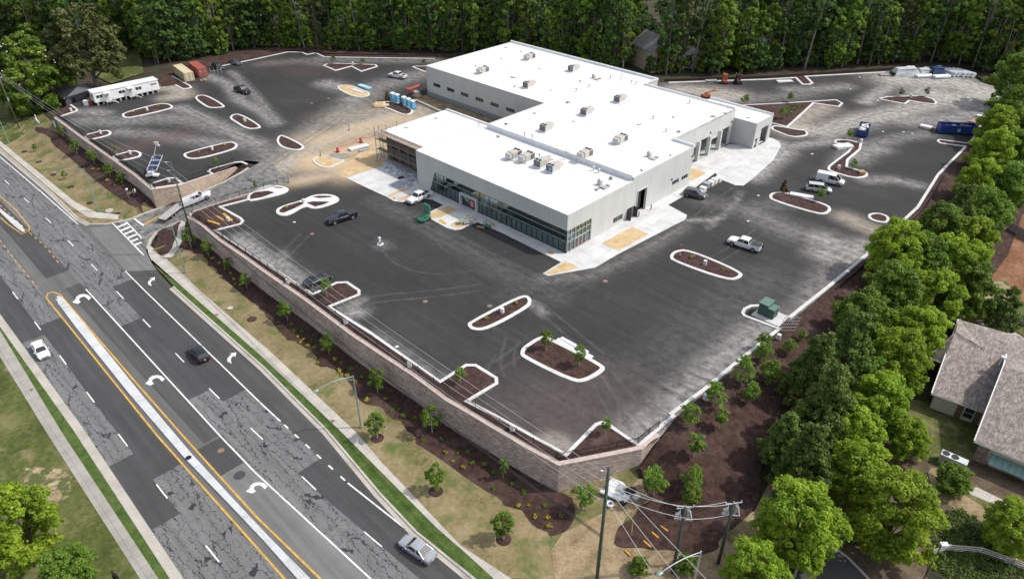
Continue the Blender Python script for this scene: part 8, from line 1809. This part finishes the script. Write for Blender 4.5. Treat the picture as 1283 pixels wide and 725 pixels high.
beam(bm, (-.8, -.5, 1.1), (.9, -.5, 1.1), .06, .06); beam(bm, (-.8, .5, 1.1), (.9, .5, 1.1), .06, .06); build('side_rail', bm, M_WRAP, CT); bm = new(); box(bm, (-1.3, .2, .8), (1.1, 1.0, .1)); build('green_lid', bm, mat('sage_green', (.20, .34, .27), None, 2, .7), CT)
CT2 = empty('green_trolley', (*G(610.5, 285), .02), BROT, 'small green trolley against the walk below the glazing', 'cart'); bm = new(); box(bm, (0, 0, .4), (1.4, .8, .12)); build('deck', bm, M_LG, CT2); bm = new()
for x in (-.65, .65):
    for s in (-.35, .35): bar(bm, (x, s, 0), (x, s, 1.3), .05)
beam(bm, (-.65, -.35, 1.25), (.65, -.35, 1.25), .06, .06); beam(bm, (-.65, .35, 1.25), (.65, .35, 1.25), .06, .06); build('frame', bm, M_LG, CT2); bm = new(); box(bm, (-.9, -.9, .1), (1.6, .5, .12), .4); build('board', bm, M_PLY, CT2)
x, y = G(502.5, 223.5); bm = new(); box(bm, (x, y, .2), (1.4, .9, .12), .5); box(bm, (x+.1, y, .3), (.7, .5, .12), 1); tag(build('mortar_tray', bm, M_BLACK), 'dark mortar tray among the plaster scraps', 'tray')
# pallets by the grey SUV
pm_ = [((875.5, 244.5), 'white wrapped pallet hidden behind the grey SUV'), ((880, 240), 'white wrapped pallet just right of the grey SUV'), ((884.5, 234.5), 'grey topped pallet, third from the grey SUV'), ((890, 232.5), 'white wrapped pallet, middle of the row by the side wall'), ((894.5, 229.5), 'white wrapped pallet, second from the far end of the row'), ((899.5, 227.5), 'white wrapped pallet at the far end of the row by the side wall')]
for i, (p, l) in enumerate(pm_):
    x, y = G(*p); r = empty('wrapped_pallet', (x, y, 0), BROT, l, 'pallet', 'pallets beside the grey SUV'); bm = new(); box(bm, (0, 0, .07), (1.3, 1.2, .14)); build('pallet', bm, M_PLY, r); bm = new(); box(bm, (0, 0, .62), (1.25, 1.15, .95)); bevel(bm, .05, 1); build('wrapped_load', bm, M_GREYM if i == 2 else M_WRAP, r)
# rear right: lifts, pipes, skips
def machine(px, m, rz, label, name, tall_=True):
    x, y = G(*px); r = empty(name, (x, y, 0), rz, label, 'machine'); bm = new(); box(bm, (0, 0, .75), (2.2, 1.4, .7)); bevel(bm, .06, 1); build('chassis', bm, m, r)
    for q in (-.75, .75):
        for s in (-.7, .7): bm = new(); bar(bm, (q, s-.15, .42), (q, s+.15, .42), .42, None, 12); build('wheel', bm, M_TYRE, r)
    if tall_:
        bm = new(); box(bm, (.1, 0, 1.8), (1.1, 1.2, 1.4)); bevel(bm, .08, 1); build('cab', bm, m, r); bm = new(); beam(bm, (-.9, .45, 1.0), (.9, .45, 2.9), .25, .25); box(bm, (.1, 0, 2.6), (1.2, 1.3, .12)); build('boom', bm, m, r)
    else:
        bm = new(); beam(bm, (-1.2, 0, 1.2), (2.4, 0, 1.9), .3, .3); box(bm, (2.6, 0, 2.2), (.9, 1.2, .1)); box(bm, (2.6, 0, 2.9), (.9, 1.2, .06)); build('boom', bm, m, r); bm = new()
        for q in (2.2, 3.0):
            for s in (-.55, .55): bar(bm, (q, s, 2.2), (q, s, 2.95), .03)
        build('basket_rail', bm, m, r)
M_OR = mat('machine_orange', (.40, .105, .035), (.30, .08, .03), 1, .6)
machine((907.5, 104.5), M_OR, R_(80), 'tall orange machine at the rear kerb behind the building', 'telehandler'); machine((924, 105), mat('machine_dark_red', (.07, .02, .02), (.02, .02, .02), 1, .6), R_(100), 'dark skid loader right of the orange machine', 'skid_loader')
BL = empty('boom_lift', (*G(884, 123), 0), BROT+R_(60), 'low orange boom lift just behind the bay roof edge', 'lift'); BL.scale = (.72, .72, .72); bm = new(); box(bm, (0, 0, 1.0), (3, 2, .9)); build('chassis', bm, M_OR, BL)
for q in (-1, 1):
    for s in (-1, 1): bm = new(); bar(bm, (q, s-.2, .5), (q, s+.2, .5), .5, None, 12); build('wheel', bm, M_TYRE, BL)
bm = new(); beam(bm, (-.8, 0, 1.4), (-.2, 0, 2.0), .35, .35); beam(bm, (-.6, 0, 2.0), (3.2, 0, 2.6), .35, .4); build('boom', bm, M_OR, BL); bm = new(); box(bm, (3.6, 0, 2.5), (1.0, 1.6, .1)); box(bm, (3.6, 0, 3.5), (1.0, 1.6, .08))
for q in (3.15, 4.05):
    for s in (-.75, .75): bar(bm, (q, s, 2.5), (q, s, 3.5), .05)
build('basket', bm, M_OR, BL)
M_PIPE = mat('white_pipe', (.66, .68, .70), (.52, .55, .58), 1, .5); M_TARP = mat('white_tarp', (.60, .62, .62), (.44, .46, .47), .7, .7); M_BLUEP = mat('dark_blue_plastic', (.03, .05, .14), None, 1, .5)
def bundle(px, L, nw, nh, r0, rz, m, label):
    x, y = G(*px); r = empty('pipe_bundle', (x, y, 0), rz, label, 'pipe bundle'); 
    for k in range(nh):
        for i in range(nw-k):
            bm = new(); bar(bm, (-L/2, (i-(nw-k-1)/2)*2*r0, r0+k*1.75*r0), (L/2, (i-(nw-k-1)/2)*2*r0, r0+k*1.75*r0), r0, None, 10); build('pipe', bm, m, r, 40)
for i, (px, l) in enumerate([((1186, 93), 'white pipe bundle, first right of the dark blue heap'), ((1191, 93), 'white pipe bundle, second right of the dark blue heap'), ((1197.5, 93.5), 'white pipe bundle, third right of the dark blue heap'), ((1203, 93.5), 'white pipe bundle at the right end of the stores'), ((1208.5, 94), 'short white pipe bundle at the far corner fence')]): bundle(px, 6.0, 3, 2, .36, R_(118), M_PIPE, l)
bundle((1157, 97), 5, 2, 1, .45, R_(8), M_PIPE, 'loose white rolls lying before the tarped stores'); bundle((1178.5, 98), 5, 2, 1, .5, R_(8), M_PIPE, 'loose white rolls lying before the dark blue heap')
for px, sx, m, l, hh in [((1133, 94), 8.5, M_TARP, 'tarped white store heap at the left end of the rear row', 2.2), ((1157.5, 92.5), 5, M_TARP, 'low white sheeted heap in the rear row', 1.6), ((1172, 93), 4.5, M_BLUEP, 'dark blue heap of wrapped goods in the rear row', 2.2)]:
    x, y = G(*px); r = empty('store_heap', (x, y, 0), R_(8), l, 'heap'); bm = new(); v = box(bm, (0, 0, hh/2), (sx, 3, hh), 0, .72); bmesh.ops.subdivide_edges(bm, edges=bm.edges[:], cuts=3); rg = random.Random(3)
    for q in bm.verts: q.co += Vector((rg.uniform(-.2, .2), rg.uniform(-.2, .2), rg.uniform(-.15, .15) if q.co.z > .2 else 0))
    build('cover', bm, m, r); bm = new(); box(bm, (-sx*.47, 0, .5), (.5, 2.4, 1.0)); build('dark_end', bm, M_TRIM, r)
M_SKIP = mat('skip_blue', (.02, .055, .26), (.018, .045, .20), 1, .5)
def skip(px, L, W_, h, rz, label, fill):
    x, y = G(*px); r = empty('skip_container', (x, y, 0), rz, label, 'skip'); bm = new(); t = .08
    box(bm, (0, 0, .25), (L, W_, .12))
    for s in (-1, 1): box(bm, (0, s*(W_/2-t/2), h/2+.2), (L, t, h)); box(bm, (s*(L/2-t/2), 0, h/2+.2), (t, W_-2*t, h))
    build('body', bm, M_SKIP, r); bm = new()
    for k in range(int(L/.8)):
        for s in (-1, 1): box(bm, (-L/2+.5+k*.8, s*(W_/2+.04), h/2+.2), (.1, .08, h-.1))
    for s in (-1, 1): beam(bm, (-L/2, s*W_/2, h+.22), (L/2, s*W_/2, h+.22), .12, .1)
    build('rib', bm, M_SKIP, r); rg = random.Random(L)
    for m_, n in fill:
        bm = new()
        for k in range(n): box(bm, (rg.uniform(-L/2+.6, L/2-.6), rg.uniform(-W_/2+.4, W_/2-.4), h*rg.uniform(.7, 1.05)), (rg.uniform(.4, 1.4), rg.uniform(.3, .8), .15), rg.uniform(0, 3))
        box(bm, (0, 0, h*.6), (L-.3, W_-.3, .1)); build('rubbish', bm, m_, r)
    return r
skip((1081, 166.5), 6.5, 2.4, 1.5, R_(62), 'blue rubbish skip full of pale waste above the Z island', ((M_WRAP, 22), (M_PLY, 10))); SB = skip((1197, 166.5), 8.6, 2.5, 2.0, R_(-8), 'long dark blue dumpster by the right edge', ((M_SCRAP, 24),)); bm = new(); box(bm, (.0, -1.36, 1.1), (.7, .06, .8)); build('pale_label', bm, mat('pale_blue_label', (.35, .42, .58), None, 1, .6), SB)
stack((1159.5, 160.5), 2.6, 1.8, 4, M_WRAP, 'white plastic waste heap left of the long dumpster'); stack((1168, 162), 2.2, 1.4, 3, M_SCRAP, 'brown scrap heap touching the long dumpster'); stack((1222, 153.5), 2.6, 2.2, 2, M_PLY, 'plywood sheets behind the long dumpster', rz=R_(30)); stack((1215, 160), 2.2, 1.4, 2, M_WRAP, 'white sheet bundle behind the long dumpster'); stack((1229, 147), 2.2, 1.4, 3, M_WRAP, 'pale rubbish heap beyond the plywood sheets')
stack((1056, 185), 5.0, 2.2, 4, M_WRAP, 'white covered stack on the kerb of the Z shaped island', rz=R_(15)); stack((1079, 217.5), 1.4, 1.4, 4, M_PLY, 'timber crate at the tip of the Z shaped island', rz=R_(10)); stack((1004, 246), 5, 1.6, 2, M_WRAP, 'pale debris on the island beside the silver minivan', rz=R_(-25)); stack((983, 102.8), 5, 1.8, 2, M_WRAP, 'white blocks stacked at the rear kerb', rz=R_(8)); stack((891, 102), 4, 1.6, 2, M_GREYM, 'grey formwork stack left of the orange machine', rz=R_(5)); stack((1111, 94.5), 5, 1.8, 2, M_GREYM, 'grey panel stack left of the tarped stores', rz=R_(5))
# transformer on its pad
T = empty('pad_transformer', (*G(959, 396), .0), BROT, 'dark green pad mounted transformer on a white pad', 'transformer'); M_TG = mat('transformer_green', (.035, .085, .062), (.03, .07, .052), 1, .5)
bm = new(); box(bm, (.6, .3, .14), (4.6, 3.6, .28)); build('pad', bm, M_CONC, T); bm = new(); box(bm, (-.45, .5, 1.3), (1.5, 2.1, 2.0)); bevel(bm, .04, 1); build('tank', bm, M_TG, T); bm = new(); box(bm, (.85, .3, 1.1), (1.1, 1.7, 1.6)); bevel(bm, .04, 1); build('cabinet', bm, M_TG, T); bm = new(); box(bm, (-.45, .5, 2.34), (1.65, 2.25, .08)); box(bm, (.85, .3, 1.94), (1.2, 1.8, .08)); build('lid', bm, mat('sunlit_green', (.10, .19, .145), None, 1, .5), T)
# lamp bases and drain risers
def lampbase(px, label, z=.1, r=.34, h=.85, grp='concrete lamp bases'):
    x, y = G(*px, z); bm = new(); bar(bm, (x, y, z), (x, y, z+h), r, None, 16); bevel(bm, .03, 1, 50); o = build('concrete_stub', bm, M_KERB, None, 40); tag(o, label, 'lamp base', grp)
for p, l in [(z8(90, 80, [(757, 470)])[0], 'pale lamp base on the island before the trailer'), (z8(210, 140, [(777, 100)])[0], 'pale lamp base on the island in the dark far lot'), (z8(210, 140, [(448, 382)])[0], 'pale lamp base on the long island near the ramp'), (z8(60, 130, [(530, 300)])[0], 'pale lamp base on the upper fence island'), (z8(60, 130, [(826, 505)])[0], 'pale lamp base on the lower fence island'),
             (z8(130, 190, [(655, 305)])[0], 'pale lamp base in the wedge bed at the wall corner'), (z8(60, 130, [(235, 75)])[0], 'pale lamp base in the far left corner bed'), (z8(320, 220, [(487, 275)])[0], 'pale lamp base between the two mulch beds'), (z8(220, 250, [(530, 215)])[0], 'pale lamp base in the mulch corner above the drive wall'), (z8(330, 330, [(830, 600)])[0], 'pale lamp base at the front fence right of the sedan island'),
             (z8(330, 330, [(250, 195)])[0], 'pale lamp base at the front fence left of the sedan'), (z8(480, 430, [(268, 230)])[0], 'pale lamp base at the front fence, middle'), (z8(620, 520, [(176, 148)])[0], 'pale lamp base at the front fence near the corner'), ((949.5, 391) if False else z3(640, 180, [(945, 588)])[0], 'pale lamp base on the island by the white pickup'), (z3(320, 360, [(1202, 122)])[0], 'pale lamp base on the middle front island'),
             (z8(820, 430, [(512, 560)])[0], 'white drain riser outside the right kerb'), (z8(880, 350, [(762, 595)])[0], 'white drain riser below the mesh sheet by the transformer'), (z8(1100, 70, [(327, 418)])[0], 'pale lamp base on the kinked rear island'), (z8(380, 60, [(497, 172)])[0], 'pale lamp base on the bow tie island'), (z8(1000, 160, [(405, 412)])[0], 'pale lamp base in the elbow of the Z island'), (z8(1000, 160, [(630, 150)])[0], 'pale lamp base at the top of the Z island')]: lampbase(p, l)
x, y = G(651, 389.5, .1); 
# manholes and small ground marks
def disc(px, r, m, label, z=.008, name='manhole_cover', cat='manhole cover', plane=0.0):
    x, y = G(*px, plane); bm = new(); bar(bm, (x, y, plane+z-.006), (x, y, plane+z+.01), r, None, 20); tag(build(name, bm, m), label, cat)
M_RUST = mat('orange_lid', (.27, .165, .11), (.16, .105, .08), 2, .8)
for p, l in [((533, 377.5), 'rusty drain lid among pale tracks in the front lot'), ((613.5, 383), 'small orange lid beside the middle front island'), ((391, 293), 'orange lid in the lot below the black pickup'), ((421.5, 229), 'orange patch near the concrete slab corner'), ((758.5, 352), 'brown lid below the tip of the front walk')]: disc(p, .42, M_RUST, l)
for p, l in [((276.8, 564), 'orange lid in the square dark turn lane patch'),]: disc(p, .45, M_RUST, l, .016, plane=ZR)
disc((236.5, 574), .4, M_BLACK, 'black hole cover in the long median', .17, plane=ZR); disc((300, 595), .75, M_DARK, 'round dark patch in the pale turn lane', .014, 'round_patch', 'patch', ZR)
disc((416.5, 528.5), .35, M_RUST, 'brown lid in the sidewalk below the lamp', .19, plane=ZR); disc((39.5, 489), .3, M_RUST, 'brown lid in the near sidewalk', .19, plane=ZR); disc((271.5, 395.5), .35, M_RUST, 'orange lid in the sidewalk below the wall start', .19, plane=ZR)
x, y, z = GT(137.5, 264.5); bm = new(); bar(bm, (x, y, z-.1), (x, y, z+.25), .9, .8, 16); bar(bm, (x, y, z+.25), (x, y, z+.4), .35, None, 12); tag(build('manhole_riser', bm, M_WALK), 'raised concrete manhole in the left verge', 'manhole'); disc((288.5, 386.5), .5, M_WALK, 'pale round lid in the verge grass', .16, plane=-5.1)
# orange litter cones / marks in the far lot
for i, p in enumerate(z8(380, 60, [(190, 338), (213, 332), (122, 356), (250, 510), (80, 558)])): pile(p, .5, .18, M_RUST, 'small orange mark pile on the dark rear lot', 'marker_pile', seed=i, grp='orange mark piles')
for i, p in enumerate([(1019, 110.5), (1065.5, 111.8), (1077, 97), (1132, 165.5), (1142.5, 167.5), (1017, 193), (1017.5, 193), (950, 245), (937, 277), (368.5, 278.3), (497, 434), (1106, 165), (1127, 135), (1100, 126)]): pile(p, .32, .1, M_WRAP, 'small white scrap of litter on the lot', 'litter', seed=i+20, grp='white litter on the lot')
for k, off_ in enumerate((0, 1)):
    q = [Vector((*G(*p), .12+.1*k)) for p in z3(640, 360, [((225, 255), (395, 345)), ((245, 250), (375, 322))][k])]; bm = new(); beam(bm, q[0]-Vector((0, 0, 0)), q[1], .8-.2*k, .14); tag(build('kerb_form', bm, M_WRAP), 'pale boards lying along the large front island, %s' % ('longer one' if k == 0 else 'shorter one on top'), 'board')
# yellow rake like strips in the drive bed and lower mulch
for i, (p, q) in enumerate(zip(z8(220, 250, [(320, 212), (412, 165), (482, 140)]), z8(220, 250, [(440, 250), (505, 220), (568, 212)]))):
    a, b = G(*p, .15), G(*q, .15); bm = new(); beam(bm, (*a, .2), (*b, .2), .45 if i != 1 else .3, .08); tag(build('orange_strip', bm, mat('orange_strip', (.58, .28, .02), None, 1, .6)), ['lowest orange strip in the mulch above the drive wall', 'middle orange strip in the mulch above the drive wall', 'orange strip beside the lamp base above the drive wall'][i], 'strip')
for p, q, l in [((827.5, 659), (836.5, 666), 'upper orange strip in the lower mulch'), ((816.5, 667.5), (825, 674.5), 'middle orange strip in the lower mulch'), ((806, 678), (815.5, 686), 'lower orange strip in the lower mulch'), ((783, 690), (790, 697), 'orange strip at the straw edge under the wires')]:
    a, b = Vector(GT(*p)), Vector(GT(*q)); bm = new(); beam(bm, a+Vector((0, 0, .2)), b+Vector((0, 0, .2)), .2, .06); tag(build('orange_strip', bm, MATS['orange_strip']), l, 'strip')
# junk by the pole: mattress-like sheet, buckets
c = GT(776, 614); JK = empty('white_tarpaulin', (c[0], c[1], c[2]), R_(-30), 'white sheet thrown on the grass below the wall end', 'sheet'); bm = new(); box(bm, (0, 0, .28), (3.2, 2.4, .22)); box(bm, (-.3, -1.4, .2), (3.4, .5, .3)); bevel(bm, .06, 1); build('sheet', bm, M_WRAP, JK); bm = new(); box(bm, (.2, .0, .41), (1.2, 1.3, .04)); build('grey_pad', bm, M_GREYM, JK)
for i, (p, m, s, l) in enumerate([((788, 617), M_BLACK, .6, 'black bag beside the white sheet'), ((792, 615), M_BLACK, .5, 'black bucket right of the white sheet'), ((780, 632), M_BLACK, .45, 'dark can below the white sheet'), ((797, 624), M_GREYM, .7, 'grey panel bits right of the white sheet'), ((785, 627), M_RUST, .5, 'rusty scrap below the black bags')]):
    x, y, z = GT(*p); bm = new(); sphere(bm, (x, y, z+.3), (s, s*.8, .4), 8, 6) if i < 3 else box(bm, (x, y, z+.25), (s*1.5, s, .3), .7); tag(build('rubbish_bag' if i < 3 else 'scrap_piece', bm, m), l, 'rubbish')
x, y, z = GT(764, 632); bm = new(); 
for k in range(14): a = k*2*math.pi/14; b = (k+1)*2*math.pi/14; bar(bm, (x+.38*math.cos(a), y+.38*math.sin(a), z+.2), (x+.38*math.cos(b), y+.38*math.sin(b), z+.2), .17, None, 6)
tag(build('white_tyre_ring', bm, M_WRAP), 'white ring lying on the grass left of the rubbish', 'ring')
# solar lighting trailer
SO = empty('solar_light_trailer', (*G(192, 222), 0), R_(-60), 'solar panel trailer behind the left wall corner', 'trailer'); bm = new(); box(bm, (0, 0, .55), (2.6, 1.3, .3)); box(bm, (-.2, 0, 1.0), (1.2, 1.0, .7)); build('chassis', bm, M_WRAP, SO)
for s in (-.75, .75): bm = new(); bar(bm, (0, s-.1, .35), (0, s+.1, .35), .35, None, 14); build('wheel', bm, M_TYRE, SO)
SO.rotation_euler.z = 0
M_PV = mat('solar_cells', (.025, .035, .085), (.02, .028, .065), 1.2, .2)
for k in range(3):
    bm = new(); y0 = .1+1.5*k; v = [(-1.05, y0, 1.5+.55*k), (1.05, y0, 1.5+.55*k), (1.05, y0+1.4, 2.02+.55*k), (-1.05, y0+1.4, 2.02+.55*k)]; q = [bm.verts.new(p) for p in v]; q2 = [bm.verts.new((p[0], p[1], p[2]-.05)) for p in v]; bm.faces.new(q); bm.faces.new(q2[::-1])
    for i in range(4): bm.faces.new((q[i], q2[i], q2[(i+1) % 4], q[(i+1) % 4]))
    p_ = build('solar_panel', bm, M_PV, SO); bm = new()
    for i in range(4): bar(bm, Vector(v[i])+Vector((0, 0, .02)), Vector(v[(i+1) % 4])+Vector((0, 0, .02)), .05)
    build('frame', bm, M_WRAP, p_)
bm = new(); bar(bm, (.3, -.2, .8), (.3, .2, 2.2), .06); bar(bm, (-.3, 2.2, .5), (-.3, 3.2, 2.4), .06); bar(bm, (-.5, .5, .6), (-.5, 6.2, 5.2), .05); build('mast', bm, M_GREYM, SO); bm = new(); box(bm, (-.5, 6.25, 5.3), (.9, .25, .5)); box(bm, (.2, 5.6, 5.0), (.5, .25, .3)); build('lamp_head', bm, M_WRAP, SO)
# cage with a dish in the left bed, sign sheet and posts in the far left
c = GT(165, 247); CG = empty('backflow_cage', c, R_(30), 'grey pipe cage with a white dish in the left mulch bed', 'pipe cage'); bm = new()
for x in (-.6, .6):
    for y_ in (-.4, .4): bar(bm, (x, y_, 0), (x, y_, 1.6), .06)
    beam(bm, (x, -.4, 1.5), (x, .4, 1.5), .07, .07)
beam(bm, (-.6, -.4, 1.5), (.6, -.4, 1.5), .07, .07); beam(bm, (-.6, .4, .8), (.6, .4, .8), .07, .07); bar(bm, (-.6, 0, .9), (.9, 0, 1.1), .12); build('frame', bm, mat('rusty_grey', (.26, .23, .20), None, 2, .8), CG); bm = new(); sphere(bm, (1.0, -.1, 1.3), (.22, .5, .5), 10, 8); sphere(bm, (-.5, .2, 1.9), (.3, .3, .25), 8, 6); build('dish', bm, M_WRAP, CG, True)
c = GT(71, 160); bm = new(); box(bm, (c[0], c[1]-.3, -1.6), (1.6, .08, 2.0), R_(-42)); tag(build('white_notice', bm, M_WRAP), 'white sheet fixed to the top of the left wall', 'notice')
c = GT(48.5, 155); bm = new(); bar(bm, (c[0], c[1], c[2]), (c[0]-.6, c[1]+.6, c[2]+2.3), .09); bar(bm, (c[0]-.3, c[1]+.2, c[2]), (c[0]-1.3, c[1]+1.4, c[2]+1.2), .07); box(bm, (c[0], c[1], c[2]+.5), (.5, .3, .7)); tag(build('broken_post', bm, M_WRAP), 'pale leaning posts at the upper left mulch bed', 'post')
# mesh sheet beside the transformer, black post in the lower left corner, nose sign on the median
c = GT(985, 415); bm = new()
for k in range(9): bar(bm, (c[0]-1.2+.3*k, c[1], c[2]), (c[0]-.6+.3*k, c[1]+.3, c[2]+2.6), .03, None, 5)
for k in range(5): bar(bm, (c[0]-1.2+.15*k, c[1]+.07*k, c[2]+.2+.55*k), (c[0]+1.3+.15*k, c[1]+.07*k, c[2]+.2+.55*k), .03, None, 5)
tag(build('mesh_gate', bm, M_GREYM), 'grey mesh sheet leaning outside the transformer kerb', 'mesh sheet')
c = GT(147, 727); bm = new(); box(bm, (c[0], c[1], c[2]+.6), (.5, .35, 1.2)); bevel(bm, .05, 1); bar(bm, (c[0], c[1], c[2]+1.2), (c[0]-.2, c[1]+.1, c[2]+1.6), .12); tag(build('black_box', bm, M_BLACK), 'black utility box cut off by the bottom edge at the left', 'utility box')
x, y = G(73.5, 382, ZR+.16); NS = empty('median_sign', (x, y, ZR+.15), 0, 'thin sign frame on the nose of the long median', 'sign'); bm = new(); bar(bm, (0, 0, 0), (0, 0, 1.9), .04); build('post', bm, M_GREYM, NS); bm = new(); box(bm, (0, .03, 1.6), (.5, .03, .6)); build('plate', bm, M_GREYM, NS)
x, y = G(853, 311.5, .1); bm = new(); bar(bm, (x, y, .1), (x, y, .9), .05); box(bm, (x, y, .8), (.25, .25, .3)); tag(build('red_marker', bm, M_REDB), 'small red marker post at the tip of the island by the white pickup', 'post')
for px, py, s in ((869.5, 322.5, 1), (852, 321, 1)):
    x, y = G(px, py, .1); bm = new(); bar(bm, (x, y, .1), (x, y, 1.0), .05); box(bm, (x, y, .35), (.3, .2, .4)); tag(build('stub_pipe', bm, M_GREYM), 'thin grey stub pipe right of the yellow shrub' if px > 860 else 'pale stub pipe at the left of the island by the pickup', 'pipe')
